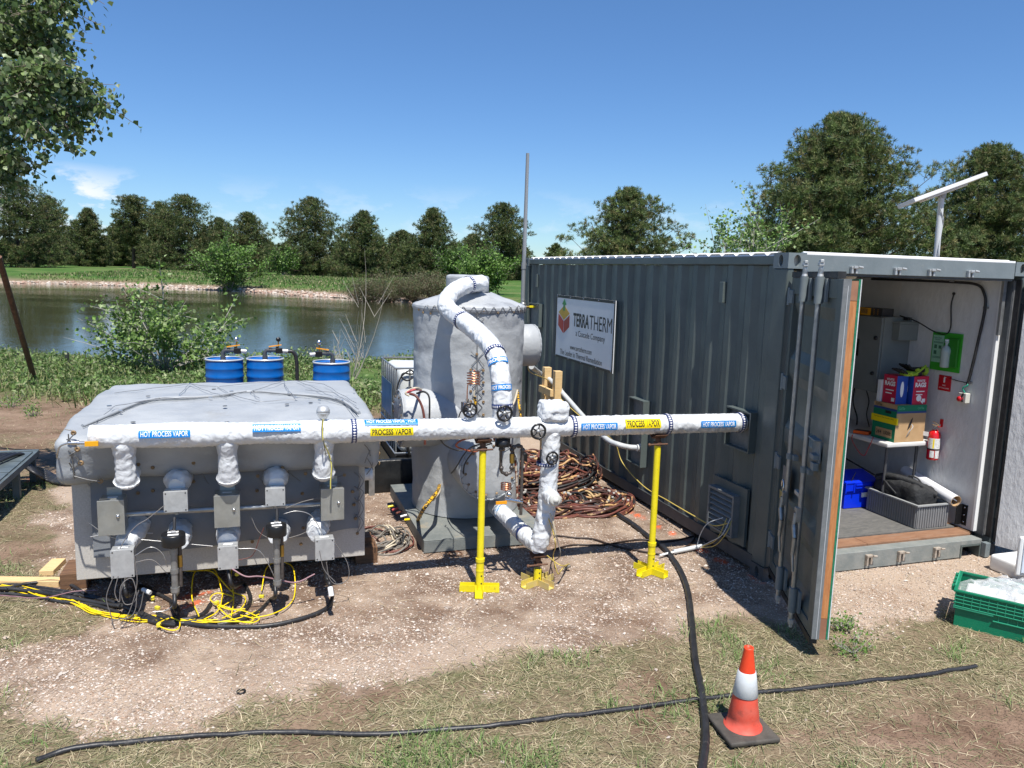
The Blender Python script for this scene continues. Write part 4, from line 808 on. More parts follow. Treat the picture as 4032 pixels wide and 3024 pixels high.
# ---- sign
sg = Thing('sign', 'white company sign with red and gold cube logo screwed to the container side', 'sign', (-.004, 3.79, 1.30))
SV1, SV0, SZ0, SZ1 = 4.70, 2.90, 1.285, 2.105; SW, SH = SV1-SV0, SZ1-SZ0
sg.part('panel', MB().box(-.012, -.002, SV0, SV1, SZ0, SZ1), mat('sign_white', (.66, .68, .71), (.69, .71, .74), 3, .3))
sg.part('border', MB().box(-.0145, -.0125, SV0, SV0+.028, SZ0, SZ1).box(-.0145, -.0125, SV1-.028, SV1, SZ0, SZ1).box(-.0145, -.0125, SV0+.028, SV1-.028, SZ1-.035, SZ1).box(-.0145, -.0125, SV0+.028, SV1-.028, SZ0, SZ0+.028), black_ink)
def sf(x0, y0, dp=.0145): return lambda a_, b_, d=0: (-dp-d, SV1-(x0*SW+a_), SZ0+y0*SH+b_)
def stext(s, x0, x1, y0, y1, bold=0.0, mt=black_ink): sg.part('lettering', text(MB(), s, (x1-x0)*SW, (y1-y0)*SH, sf(x0, y0), bold), mt)
stext('TERRA', .335, .61, .545, .75, .028); stext('THERM', .618, .965, .545, .75)
stext('a Cascade Company', .39, .87, .375, .49); stext('www.terratherm.com', .295, .672, .175, .255); stext('The Leader in Thermal Remediation', .11, .84, .062, .145)
def spoly(name, pts, c, dp=.0145): sg.part(name, MB().prism([(p[0]*SW, p[1]*SH) for p in pts], 0, .0015, sf(0, 0, dp)), mat(name+'_ink', c, None, rough=.35))
spoly('logo_left_face', [(.055, .70), (.155, .595), (.155, .405), (.055, .515)], (.42, .012, .012)); spoly('logo_right_face', [(.165, .595), (.265, .70), (.265, .515), (.165, .405)], (.30, .008, .012))
spoly('logo_top_face', [(.055, .725), (.16, .845), (.265, .725), (.16, .615)], (.55, .33, .02)); spoly('logo_arrow', [(.145, .76), (.175, .76), (.175, .855), (.20, .855), (.16, .945), (.12, .855), (.145, .855)], (.01, .22, .05), .0165)
for x in (.02, .27, .5, .75, .98):
    for y in (.02, .98): sg.part('screw', MB().lathe([(.0, .004), (.007, .003), (.009, 0)], (-.0145, SV1-x*SW, SZ0+y*SH), (-1, 0, 0), 10), chrome)
# ============================================================ CONTAINER CONTENTS
cg = mat('enclosure_grey', (.17, .19, .185), (.195, .215, .21), 4, .45)
cb = Thing('electrical_cabinet', 'large grey electrical cabinet on the inside wall of the container', 'cabinet', (2.16, 1.4, 1.31))
cb.part('body', MB().box(2.0, 2.335, 1.075, 1.85, 1.31, 2.06), cg, bevel=.006); cb.part('door_panel', MB().box(1.975, 1.999, 1.085, 1.845, 1.315, 2.055), cg, bevel=.004)
for z in (1.50, 1.85): cb.part('door_latch', MB().lathe([(0, .02), (.018, .018), (.02, 0)], (1.975, 1.14, z), (-1, 0, 0), 12), black_p)
cb.part('display', MB().box(1.968, 1.975, 1.36, 1.5, 1.65, 1.82), black_p)
jb = Thing('junction_box', 'small grey box attached to the side of the large electrical cabinet', 'junction box', (2.2, 1.03, 1.84)); jb.part('body', MB().box(2.10, 2.333, .985, 1.074, 1.84, 2.0), cg, bevel=.004); jb.part('lid', MB().box(2.095, 2.333, .98, 1.074, 2.002, 2.02), cg)
bt = Thing('tool_box', 'black and yellow boxed power tool lying on top of the grey cabinet', 'box', (2.08, 1.3, 2.062)); bt.part('carton', MB().box(2.0, 2.14, 1.12, 1.45, 2.063, 2.14), mat('black_carton', (.03, .03, .032), None, rough=.5)); bt.part('yellow_panel', MB().box(1.997, 2.0, 1.27, 1.45, 2.065, 2.138).box(2.0, 2.14, 1.45, 1.453, 2.063, 2.14), mat('amber_print', (.7, .33, .01), None, rough=.5)); bt.part('printed_picture', MB().box(1.994, 1.997, 1.31, 1.40, 2.08, 2.13), mat('picture_ink', (.12, .07, .03), (.4, .2, .02), 60, .5))
for k, x in enumerate((1.15, 1.2)): bt.part('lettering', text(MB(), 'MAX', .06, .012, lambda a_, b_: (1.997, x+.03-b_*1, 2.075+a_)), mat('amber_print', (.7, .33, .01), None))
single('router', MB().box(1.99, 2.12, 1.50, 1.75, 2.063, 2.13).cyl((2.0, 1.52, 2.13), (2.0, 1.51, 2.20), .005, 6), mat('dark_grey_plastic', (.06, .06, .065), None, rough=.4), 'dark grey router with a stub antenna behind the boxed tool on the cabinet', 'router', (2.05, 1.6, 2.063))
E_ = single('power_cord', MB().tube(cat_([(2.325, .62+.0, 2.30), (2.32, .63, 2.2), (2.32, .61, 2.0), (2.32, .66, 1.93), (2.3, .78, 1.95), (2.26, .95, 2.03), (2.2, 1.1, 2.075)], 6), .006, 6).ball((2.325, .62, 2.31), .014).obox((2.22, 1.03, 2.05), (.03, .05, .03)), black_p, 'thin black power cord dropping from the wall to the cabinet top', 'cord', (2.3, .8, 1.95))
hose = [(2.28, 1.6, 2.425), (2.28, .95, 2.42), (2.30, .62, 2.415), (2.31, .38, 2.40), (2.315, .30, 2.33), (2.315, .27, 2.2), (2.315, .30, 1.9), (2.315, .34, 1.6), (2.315, .36, 1.50)]
cdt = Thing('black_conduit', 'black flexible conduit running along the ceiling and down the white wall', 'conduit', (2.31, .3, 1.5)); cdt.part('tubing', MB().tube(cat_(hose, 8), .012, 10), black_r)
for p in ((2.325, .27, 2.2), (2.325, .345, 1.52), (2.29, .62, 2.425), (2.29, 1.0, 2.43)): cdt.part('clamp', MB().obox(p, (.02, .045, .018)), steel)
# eye wash station
ew = Thing('eyewash_station', 'green eyewash station board with a clear saline bottle on the container wall', 'eyewash station', (2.33, .64, 1.58))
grn = mat('eyewash_green', (.035, .33, .02), (.045, .40, .03), 3, .3); ew.part('backboard', MB().box(2.322, 2.334, .47, .80, 1.585, 1.945), grn, bevel=.003)
ew.part('bottle_pocket', MB().box(2.30, 2.321, .49, .615, 1.63, 1.90), mat('eyewash_green_dark', (.02, .2, .015), None, rough=.35), bevel=.01)
ew.part('instruction_card', MB().box(2.318, 2.3215, .665, .785, 1.66, 1.915), mat('pale_green_card', (.26, .52, .36), (.3, .56, .4), 30, .5))
def wf(x0, y0): return lambda a_, b_: (2.3165, x0-a_, y0+b_)
ew.part('lettering', text(MB(), 'Saline Wash', .085, .014, wf(.775, 1.885)).add([], []), black_ink); ew.part('lettering', text(MB(), 'Station', .055, .013, wf(.76, 1.868)), black_ink)
dk_ = mat('card_print', (.05, .16, .09), None, rough=.6)
ew.part('card_print', MB().box(2.3165, 2.318, .675, .775, 1.85, 1.854).box(2.3165, 2.318, .675, .775, 1.842, 1.846).box(2.3165, 2.318, .735, .765, 1.79, 1.825).box(2.3165, 2.318, .685, .715, 1.79, 1.82).box(2.3165, 2.318, .735, .765, 1.735, 1.77).box(2.3165, 2.318, .675, .775, 1.71, 1.714).box(2.3165, 2.318, .675, .775, 1.70, 1.704), dk_)
bot = mat('clear_bottle', (.55, .66, .64), None, rough=.2, trans=.35)
ew.part('bottle', MB().lathe([(0, 0), (.036, .0), (.040, .012), (.040, .12), (.044, .135), (.044, .16), (.032, .19), (.014, .205), (.012, .225), (.02, .232), (.02, .245), (0, .248)], (2.285, .60, 1.625), (0, 0, 1), 18), bot)
ew.part('bottle_cap', MB().lathe([(0, 0), (.017, 0), (.017, .02), (0, .02)], (2.285, .60, 1.868), (0, 0, 1), 14), whitep)
fs = Thing('fire_extinguisher_sign', 'small red fire extinguisher sign with a white pictogram on the wall', 'sign', (2.33, .60, 1.40)); redm = mat('safety_red', (.50, .008, .015), (.56, .012, .02), 5, .35)
fs.part('plate', MB().rbox(2.327, 2.334, .545, .685, 1.40, 1.545, .003, .05), redm)
fs.part('pictogram', MB().box(2.325, 2.3272, .61, .626, 1.478, 1.522).box(2.325, 2.3272, .612, .624, 1.524, 1.532).box(2.325, 2.3272, .60, .612, 1.526, 1.530), white_ink)
fs.part('lettering', text(MB(), 'FIRE', .035, .012, lambda a_, b_: (2.3265, .635-a_, 1.445+b_)), white_ink); fs.part('lettering', text(MB(), 'EXTINGUISHER', .11, .012, lambda a_, b_: (2.3265, .670-a_, 1.420+b_)), white_ink)
fe = Thing('fire_extinguisher', 'red fire extinguisher with white label hanging on the white wall by the table', 'fire extinguisher', (2.26, .60, .745))
fe.part('cylinder', MB().lathe([(0, 0), (.048, 0), (.053, .008), (.053, .235), (.046, .262), (.022, .283), (.018, .29), (0, .29)], (2.262, .60, .745), (0, 0, 1), 24), mat('extinguisher_red', (.60, .008, .012), None, rough=.22, coat=.6))
def arc_sheet(c, r, z0, z1, a0, a1, n=14): return [[(c[0]+r*math.cos(a0+(a1-a0)*i/n), c[1]+r*math.sin(a0+(a1-a0)*i/n), z) for z in (z0, z1)] for i in range(n+1)]
fe.part('label_sheet', MB().grid(arc_sheet((2.262, .60), .0542, .855, .955, math.radians(165), math.radians(300))), mat('printed_white', (.72, .72, .70), (.5, .5, .48), 90, .4, lo=.45, hi=.62)); fe.part('label_sheet', MB().grid(arc_sheet((2.262, .60), .0542, .77, .835, math.radians(195), math.radians(235))), mat('printed_white', (.7, .7, .7), None)); fe.part('label_sheet', MB().grid(arc_sheet((2.262, .60), .0542, .765, .84, math.radians(245), math.radians(290))), mat('printed_white', (.7, .7, .7), None))
fe.part('label_stripe', MB().grid(arc_sheet((2.262, .60), .0546, .86, .95, math.radians(215), math.radians(228))), yel_lab)
fe.part('band', MB().lathe([(.0545, 0), (.0545, .012)], (2.262, .60, .842), (0, 0, 1), 24), black_p)
fe.part('valve', MB().cyl((2.262, .60, 1.03), (2.262, .60, 1.07), .014, 12).obox((2.255, .585, 1.078), (.02, .075, .008)).obox((2.25, .58, 1.098), (.018, .08, .007), Matrix.Rotation(.25, 3, 'X')).cyl((2.245, .59, 1.05), (2.235, .585, 1.05), .014, 10), chrome)
fe.part('hanger', MB().box(2.29, 2.334, .595, .605, 1.055, 1.065).box(2.325, 2.334, .585, .615, 1.06, 1.13), redm); fe.part('gauge_tag', MB().obox((2.20, .645, .985), (.004, .05, .04), Matrix.Rotation(.3, 3, 'Z')), white_ink)
# wall outlet / rotary switch
sw = Thing('rotary_switch', 'grey wall switch box with a red knob below the black conduit', 'switch', (2.31, .37, 1.33)); sw.part('body', MB().box(2.275, 2.334, .325, .405, 1.33, 1.42), mat('beige_box', (.55, .54, .48), None, rough=.5), bevel=.004); sw.part('knob', MB().lathe([(0, .03), (.022, .028), (.024, 0)], (2.275, .375, 1.365), (-1, 0, 0), 14), redm); sw.part('pilot_wire', MB().tube(cat_([(2.30, .36, 1.42), (2.29, .38, 1.46), (2.305, .35, 1.49), (2.315, .358, 1.51)], 5), .007, 6), mat('teal_wire', (.01, .22, .15), None, rough=.4)); sw.part('glove_clip', MB().tube([(2.27, .35, 1.34), (2.262, .36, 1.38), (2.272, .35, 1.42)], .008, 6), black_p)
single('wall_cord', MB().tube(cat_([(2.325, .36, 1.51), (2.322, .45, 1.515), (2.322, .56, 1.525)], 5), .0035, 5), black_p, 'thin black wire stretched from the conduit to the red sign', 'wire', (2.32, .4, 1.51))
# folding table with things on it
tb = Thing('folding_table', 'white folding table inside the container carrying boxes', 'table', (1.9, 1.0, .19)); tb.part('tabletop', MB().rbox(1.76, 2.31, .645, 2.2, .866, .908, .012, .3), mat('table_white', (.60, .59, .57), (.66, .65, .63), 8, .5), merge=False)
for u, v in ((1.86, .75), (2.22, .75), (1.86, 2.05), (2.22, 2.05)): tb.part('leg', MB().cyl((u, v, .192), (u, v, .866), .014, 10), mat('table_leg', (.09, .09, .095), None, rough=.45, metal=.4))
cx = Thing('cardboard_box', 'open cable carton with green side and yellow tape on the table', 'box', (2.0, .8, .91)); cardb = mat('cardboard', (.40, .25, .12), (.46, .30, .155), 12, .8); gcar = mat('green_carton', (.0, .16, .075), (.0, .19, .09), 9, .7)
cx.part('carton', MB().box(1.85, 2.20, .665, .95, .911, 1.262), cardb)
cx.part('green_panel', MB().box(1.848, 1.85, .665, .95, .911, 1.20), gcar); cx.part('stripe', MB().box(1.8475, 1.85, .665, .95, 1.20, 1.222).box(1.85, 2.20, .6635, .665, 1.185, 1.205), mat('blue_stripe', (.02, .06, .2), None, rough=.6)); cx.part('green_panel', MB().box(1.85, 2.20, .6635, .665, 1.205, 1.262), gcar)
cx.part('yellow_tape', MB().box(1.8455, 1.8478, .655, .97, 1.075, 1.14).box(1.8478, 1.862, .653, .6632, 1.075, 1.14), yel_lab); cx.part('lettering', text(MB(), 'For Sale In Fish Carton Only', .24, .018, lambda a_, b_: (1.845, .93-a_, 1.112+b_)), black_ink); cx.part('lettering', text(MB(), 'CAT5e', .075, .028, lambda a_, b_: (1.846, .925-a_, 1.228+b_), .02), mat('brown_print', (.10, .06, .03), None))
for xx in (1.865, 2.09): cx.part('lettering', text(MB(), 'CAT5e', .075, .024, lambda a_, b_: (xx+a_, .6625, 1.22+b_), .02), mat('light_green_print', (.1, .42, .25), None))
cx.part('spec_plate', MB().box(1.846, 1.848, .70, .90, .94, 1.02), cardb); cx.part('lettering', text(MB(), '24/4  1000ft', .18, .04, lambda a_, b_: (1.845, .89-a_, .962+b_), .02), black_ink)
cx.part('printed_swoosh', MB().prism([(0, 0), (.03, .03), (.05, .08), (.055, .125), (.035, .10), (.015, .06)], 0, .001, lambda a_, b_, d: (1.99+a_, .6638-d, 1.02+b_)), black_ink)
cx.part('cable_end', MB().tube(cat_([(1.985, .66, .96), (1.99, .64, 1.01), (2.02, .63, 1.06), (2.03, .655, 1.08)], 5), .003, 5), greyp)
cx.part('handle_hole', MB().box(1.847, 1.849, .73, .80, 1.17, 1.195), black_p)
def ragbox(u, v, lab, w_, d_):
    R_ = Thing('rag_box', lab, 'box', (u+w_/2, v+d_/2, 1.263), 'red and blue boxes of white rags'); rr = mat('rag_red', (.52, .012, .05), (.55, .018, .06), 9, .5); bb = mat('rag_blue', (.01, .06, .33), None, rough=.5)
    R_.part('carton', MB().box(u, u+w_, v, v+d_, 1.263, 1.53), rr); return R_, bb, rr
R1, bb, rr = ragbox(1.88, .73, 'left red box of white rags with its blue side turned towards the other box', .13, .16); R1.part('side_panel', MB().box(1.88, 2.01, .7285, .73, 1.263, 1.53), bb); R1.part('side_opening', MB().prism([(.065+.02*math.cos(t_*math.pi/8), .14+.075*math.sin(t_*math.pi/8)) for t_ in range(16)], 0, .001, lambda a_, b_, d: (1.88+a_, .7282-d, 1.263+b_)), white_ink)
def rlet(R_, fr): R_.part('lettering', text(MB(), 'WHITE', .085, .022, lambda a_, b_: fr(a_+.03, b_+.215), .03), white_ink); R_.part('lettering', text(MB(), 'RAGS', .115, .045, lambda a_, b_: fr(a_+.015, b_+.165), .05), white_ink); R_.part('print', MB().add([fr(*p) for p in ((.03, .12), (.12, .12), (.12, .13), (.03, .13), (.03, .09), (.10, .09), (.10, .10), (.03, .10), (.10, .02), (.135, .02), (.135, .055), (.10, .055))], [(0, 1, 2, 3), (4, 5, 6, 7), (8, 9, 10, 11)]), white_ink)
rlet(R1, lambda a_, b_: (1.8785, .89-a_*1.1, 1.263+b_))
R2, bb, rr = ragbox(2.03, .68, 'right red box of white rags printed with a magnifier, under the gloves', .175, .17); R2.part('side_panel', MB().box(2.0285, 2.03, .68, .85, 1.263, 1.53), bb); R2.part('side_opening', MB().prism([(.085+.022*math.cos(t_*math.pi/8), .14+.075*math.sin(t_*math.pi/8)) for t_ in range(16)], 0, .001, lambda a_, b_, d: (2.0282-d, .68+a_, 1.263+b_)), white_ink)
rlet(R2, lambda a_, b_: (2.032+a_*1.12, .6785, 1.263+b_)); R2.part('printed_magnifier', MB().prism([(.075+.03*math.cos(t_*math.pi/8), .06+.03*math.sin(t_*math.pi/8)) for t_ in range(16)], 0, .001, lambda a_, b_, d: (2.03+a_, .6786-d, 1.263+b_)).prism([(.095, .035), (.125, .005), (.132, .012), (.102, .042)], 0, .001, lambda a_, b_, d: (2.03+a_, .6783-d, 1.263+b_)), white_ink)
single('white_box', MB().box(1.86, 1.93, .90, .94, 1.263, 1.47), whitep, 'plain white box standing left behind the rag boxes', 'box', (1.9, .92, 1.263))
gl = Thing('work_gloves', 'black and lime work gloves piled on the rag box', 'gloves', (2.1, .76, 1.532)); lime = mat('lime_fabric', (.30, .46, .03), None, rough=.8); gbk = mat('black_glove', (.014, .014, .016), None, rough=.8)
for k in range(2):
    x, y, z = (2.02+.1*k, .74+.02*k, 1.55+.03*k); gl.part('glove_palm', MB().rbox(x-.075, x+.07, y-.05, y+.05, z-.02, z+.025, .018, .03), lime if k == 0 else gbk, merge=False)
    for f in range(4): yy = y-.04+f*.026; gl.part('finger', MB().tube(cat_([(x-.06, yy, z+.005), (x-.10, yy+.01, z+.03), (x-.125-.01*f, yy+.01, z+.045+.01*k)], 4), [.012]*8+[.009], 8), gbk)
    gl.part('thumb', MB().tube(cat_([(x-.02, y-.05, z), (x-.06, y-.085, z+.02), (x-.09, y-.09, z+.01)], 4), .012, 8), lime)
    gl.part('cuff', MB().tube([(x+.06, y, z), (x+.11, y-.005, z+.01-.02*k)], [.035, .045], 12), gbk if k == 0 else lime)
gl.part('strap', MB().tube(cat_([(2.0, .69, 1.54), (2.06, .685, 1.565), (2.12, .69, 1.60), (2.17, .70, 1.63)], 5), .011, 6), lime)
dm = Thing('multimeter', 'orange and black multimeter with a red lead at the table edge', 'multimeter', (1.84, 1.1, .91)); dm.part('body', MB().obox((1.84, 1.06, .928), (.09, .15, .032), Matrix.Rotation(.5, 3, 'Z')), mat('safety_orange', (.75, .10, .008), None, rough=.45), bevel=.008); dm.part('face', MB().obox((1.84, 1.06, .946), (.07, .12, .004), Matrix.Rotation(.5, 3, 'Z')), black_p)
dm.part('test_lead', MB().tube(cat_([(1.79, 1.1, .93), (1.74, 1.08, .86), (1.74, .98, .76), (1.76, .92, .73), (1.745, .86, .82), (1.77, .84, .92), (1.80, .88, .915)], 8), .0035, 6), mat('red_wire', (.5, .01, .01), None, rough=.4))
# floor items
tt_ = Thing('grey_tote', 'grey ribbed plastic tote on the container floor holding a black bag', 'tote', (2.0, .6, .192)); tg = mat('tote_grey', (.17, .175, .18), (.20, .205, .21), 5, .5); zt = .415
m_ = MB(); x0, x1, y0, y1 = 1.825, 2.19, .295, .90
for a_, b_, c_, d_ in ((x0, x1, y0, y0+.008), (x0, x1, y1-.008, y1), (x0, x0+.008, y0+.008, y1-.008), (x1-.008, x1, y0+.008, y1-.008)): m_.box(a_, b_, c_, d_, .193, zt-.01)
m_.box(x0+.008, x1-.008, y0+.008, y1-.008, .193, .20); tt_.part('body', m_, tg)
tt_.part('rim', MB().box(x0-.02, x1+.02, y0-.02, y0+.006, zt-.012, zt).box(x0-.02, x1+.02, y1-.006, y1+.02, zt-.012, zt).box(x0-.02, x0+.006, y0+.006, y1-.006, zt-.012, zt).box(x1-.006, x1+.02, y0+.006, y1-.006, zt-.012, zt), mat('tote_rim', (.30, .31, .31), None, rough=.5))
for k in range(13): tt_.part('rib', MB().box(x0+.01+k*.028, x0+.022+k*.028, y0-.007, y0, .2, zt-.014), tg)
for k in range(21): tt_.part('rib', MB().box(x0-.007, x0, y0+.012+k*.028, y0+.024+k*.028, .2, zt-.014), tg)
bagm = mat('black_bag_fabric', (.012, .013, .014), (.02, .021, .023), 7, .75, bump=.7, bscale=20, bdist=.02)
bg_ = Thing('black_bag', 'slumped black canvas tool bag lying in the grey tote', 'bag', (2.0, .62, .25))
def crum(P, d): return P+d*((fbm(P*9, 3)-.5)*.10)[..., None]
bg_.part('body', MB().rbox(1.85, 2.16, .36, .90, .25, .545, .09, .03, crum), bagm); bg_.part('flap', MB().tube(cat_([(1.87, .85, .53), (1.9, .7, .575), (2.0, .5, .55), (2.1, .36, .47)], 6), .03, 8), bagm); bg_.part('handle', MB().tube(cat_([(1.855, .75, .48), (1.83, .71, .53), (1.82, .64, .50), (1.85, .58, .44)], 6), .009, 8), bagm); bg_.part('handle', MB().tube(cat_([(1.98, .62, .56), (2.0, .58, .60), (2.03, .52, .59), (2.04, .47, .54)], 6), .008, 8), bagm)
pr_ = Thing('paper_roll', 'white cardboard tube leaning across the grey tote', 'paper roll', (2.25, .3, .45)); pa, pb = Vector((2.205, .24, .445)), Vector((2.28, .92, .55)); pr_.part('tube', MB().cyl(pa, pb, .052, 28, False), mat('roll_white', (.66, .67, .70), None, rough=.45)); pr_.part('tube_end', MB().cyl(pa+(pb-pa)*.004, pa+(pb-pa)*.12, .048, 28, False), cardb); ax_ = (pb-pa).normalized(); pr_.part('tube_end', MB().lathe([(.0475, 0), (.0525, 0)], pa-ax_*.001, ax_, 28), cardb); pr_.part('torn_paper', MB().obox(pa+Vector((.0, .02, .01)), (.07, .004, .01), Matrix.Rotation(.5, 3, 'Y')), whitep)
bc = Thing('blue_crate', 'bright blue flip-lid plastic crate on the container floor beside the grey tote', 'crate', (1.8, 1.1, .192)); blu = mat('crate_blue', (.0, .025, .62), (.0, .03, .68), 5, .4); bx0, bx1, by0, by1 = 1.58, 2.0, .93, 1.5
bc.part('body', MB().box(bx0+.02, bx1-.02, by0+.02, by1-.02, .193, .37), blu, bevel=.006); bc.part('upper_rim', MB().box(bx0, bx1, by0, by1, .37, .455), blu, bevel=.006)
for k in range(5): bc.part('rib', MB().box(bx0-.004+k*.10, bx0+.008+k*.10, by0-.012, by0+.012, .36, .462), blu)
bc.part('rib', MB().box(bx0+.12, bx1-.06, by0-.014, by0, .43, .445).box(bx0+.12, bx1-.06, by0-.012, by0, .40, .41), blu); bc.part('lid_flap', MB().obox((1.79, 1.05, .485), (.40, .26, .012), Matrix.Rotation(.25, 3, 'X')), blu); bc.part('paper_label', MB().box(1.80, 1.87, by0+.016, by0+.0195, .30, .345), white_ink); bc.part('lid_rod', MB().cyl((1.66, .95, .46), (1.80, 1.05, .52), .005, 6), chrome)
single('smoke_detector', MB().lathe([(0, -.045), (.03, -.045), (.035, -.03), (.062, -.025), (.068, 0), (0, 0)], (.88, .36, 2.444), (0, 0, 1), 20), mat('ivory_plastic', (.55, .52, .45), None, rough=.5), 'round ivory smoke detector on the container ceiling near the header', 'smoke detector', (.88, .36, 2.44))
cbk = Thing('corner_bracket', 'black steel bracket bolted to the foot of the white wall', 'bracket', (2.32, .28, .2)); cbk.part('plate', MB().box(2.326, 2.334, .22, .275, .21, .40).box(2.26, 2.326, .27, .276, .21, .40), black_p)
for z in (.24, .305, .375): cbk.part('bolt', MB().lathe([(0, .006), (.006, .005), (.007, 0)], (2.326, .245, z), (-1, 0, 0), 8), chrome)
single('broom_handle', MB().cyl((1.75, 1.6, .72), (1.98, .72, .46), .008, 8).cyl((1.98, .72, .46), (2.02, .62, .43), .012, 8), black_p, 'black pole slanting down under the table', 'pole', (1.9, 1.0, .5))
for k in range(4): pass
single('cable_drop', MB().tube(cat_([(2.1, 1.5, 1.31), (2.08, 1.48, 1.15), (2.12, 1.45, 1.0), (2.1, 1.42, .92)], 5), .008, 6).tube(cat_([(2.15, 1.4, 1.31), (2.17, 1.36, 1.18), (2.12, 1.32, 1.05), (2.15, 1.3, .92)], 5), .006, 6).tube(cat_([(2.2, 1.25, 1.31), (2.16, 1.2, 1.2), (2.2, 1.15, 1.1), (2.12, 1.1, 1.0)], 5), .006, 6), black_p, 'black cables hanging out of the underside of the grey cabinet', 'cables', (2.1, 1.4, .92))
# ============================================================ ANTENNA PANEL AND MAST
sa = Thing('satellite_antenna', 'flat white panel antenna on a short white mast above the container roof', 'antenna', (*pv(2022, 562, 3.6)[:2], 2.59)); VA = 3.6
p0 = pv(2022, 566, VA); p1 = pv(2034, 425, VA); p0.z = 2.59; sa.part('mast', MB().cyl(p0, p1, .038, 18), mat('mast_white', (.56, .58, .59), None, rough=.5)); sa.part('mast_collar', MB().cyl(p0, p0+Vector((0, 0, .07)), .05, 18), whitep)
e0, e1 = pv(1957, 440, VA), pv(2113, 383, VA); c_ = (e0+e1)/2; ex = (e1-e0).normalized(); ey = Vector((0.25, .95, -.16)); ey = (ey-ex*ey.dot(ex)).normalized(); ez = ex.cross(ey); RM = Matrix((ex, ey, ez)).transposed(); L_ = (e1-e0).length
sa.part('panel', MB().obox(c_, (L_, .32, .055), RM), mat('antenna_white', (.60, .60, .60), None, rough=.45), bevel=.006); sa.part('panel_edge', MB().obox(c_+ez*.0305, (L_*.99, .312, .006), RM), mat('antenna_dark', (.07, .07, .075), None, rough=.5)); sa.part('panel_back', MB().obox(c_-ez*.040, (L_*.55, .16, .03), RM), mat('antenna_white', (.5, .5, .5), None), bevel=.01); sa.part('mount', MB().cyl(p1-Vector((0, 0, .02)), c_-ez*.02, .05, 14), mat('antenna_grey', (.3, .31, .32), None, rough=.5))
sa.part('cable', MB().tube(cat_([p1+Vector((-.045, -.02, .0)), p1+Vector((-.05, -.03, -.12)), p1+Vector((.02, -.05, -.30)), p1+Vector((.05, -.02, -.38)), p0+Vector((-.03, -.05, .25)), p0+Vector((.045, -.03, .12))], 6), .007, 6), greyp)
mp0, mp1 = pv(1129, 655, 5.9), pv(1140, 331, 5.9)
mt = Thing('mast_pipe', 'tall thin grey pipe rising beside the far end of the container', 'pipe', (mp0.x, 5.9, 0)); mt.part('pipe', MB().tube([(mp0.x, 5.9, .0), (mp0.x, 5.9, mp0.z+.5), tuple(mp1)], [.030, .030, .024], 14), mat('mast_grey', (.20, .215, .23), None, rough=.5)); mt.part('coupling', MB().cyl((mp0.x, 5.9, mp0.z+.5), (mp0.x, 5.9, mp0.z+.60), .036, 14), mat('mast_grey', (.2, .2, .2), None)); mt.part('valve_tee', MB().ball((mp0.x, 5.88, mp0.z-.02), .05).cyl((mp0.x, 5.88, mp0.z-.09), (mp0.x, 5.88, mp0.z+.05), .038, 12), steel)
yv0, yv1 = pv(1136, 663, 5.6), pv(1176, 664, 5.6); yv = Thing('ball_valve', 'small valve with a yellow lever at the far opening of the container', 'valve', tuple(yv0)); yv.part('valve_pipe', MB().cyl(yv0, yv1+Vector((.12, 0, 0)), .016, 10).cyl(yv1-Vector((.06, 0, 0)), yv1, .028, 10), brass); yv.part('lever', MB().obox((yv0+yv1)/2+Vector((-.03, -.03, .01)), (.14, .012, .03)), yellow_p)
# ============================================================ INSULATED ENCLOSURE
EU0, EU1, EV0, EV1, EZ0, EZ1 = -5.02, -3.05, .80, 2.45, .20, 1.18
en = Thing('insulated_enclosure', 'long low metal enclosure under a grey insulating cover with junction boxes on its front', 'enclosure', (-4.03, 1.6, EZ0))
en.part('body', MB().box(EU0, EU1, EV0, EV1, EZ0, EZ1), galv_panel, bevel=.004)
for u in (-4.78, -3.39): en.part('panel_seam', MB().box(u, u+.005, EV0-.004, EV0, EZ0, .40), mat('seam_dark', (.10, .09, .08), None, rough=.6))
for u in (-4.79, -3.40, -3.37):
    for z in (.23, .30, .36): en.part('rivet', MB().lathe([(0, .003), (.004, .002), (.006, 0)], (u, EV0, z), (0, -1, 0), 6), chrome)
def wav(amp, sc, sd=0):
    def f(P, d): return P+d*((fbm(P*sc+sd, 3)-.5)*2*amp)[..., None]
    return f
def capdisp(P, d):
    n = (fbm(P*np.array([2.2, 2.2, 5])+3, 3)-.5)*.04+(ridge(P*np.array([3, 3, 3])+1, 2)-.5)*.016+(ridge(P*np.array([2.5, 9, 9])+5, 2)-.5)*.010
    Q = P+d*n[..., None]; v = P[..., 1]; u = P[..., 0]; top = sm(1.0, 1.25, P[..., 2]); mid = sm(-4.95, -4.72, u)*sm(-3.0, -3.16, u)
    Q[..., 2] -= top*(.065*sm(1.15, .45, v)+.01*sm(2.0, 2.6, v)); fr_ = sm(1.3, .5, v); Q[..., 1] += fr_*np.clip((1.28-P[..., 2])/.34, 0, 1)*(.08+.10*mid)+(1-top)*.03*(vnoise(np.stack([u*2.1, v*2.1, v*0], -1))-.5)
    return Q
en.part('cover', MB().rbox(-5.05, -2.97, .47, 2.52, .935, 1.335, .07, .03, capdisp), fabric, merge=False)
# curtain on the front
P = []
for i in range(60):
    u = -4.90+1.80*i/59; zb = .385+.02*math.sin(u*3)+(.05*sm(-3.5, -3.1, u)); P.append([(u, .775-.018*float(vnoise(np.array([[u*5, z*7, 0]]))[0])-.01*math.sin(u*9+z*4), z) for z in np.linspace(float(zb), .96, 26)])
en.part('curtain', MB().grid(P), fabric_d)
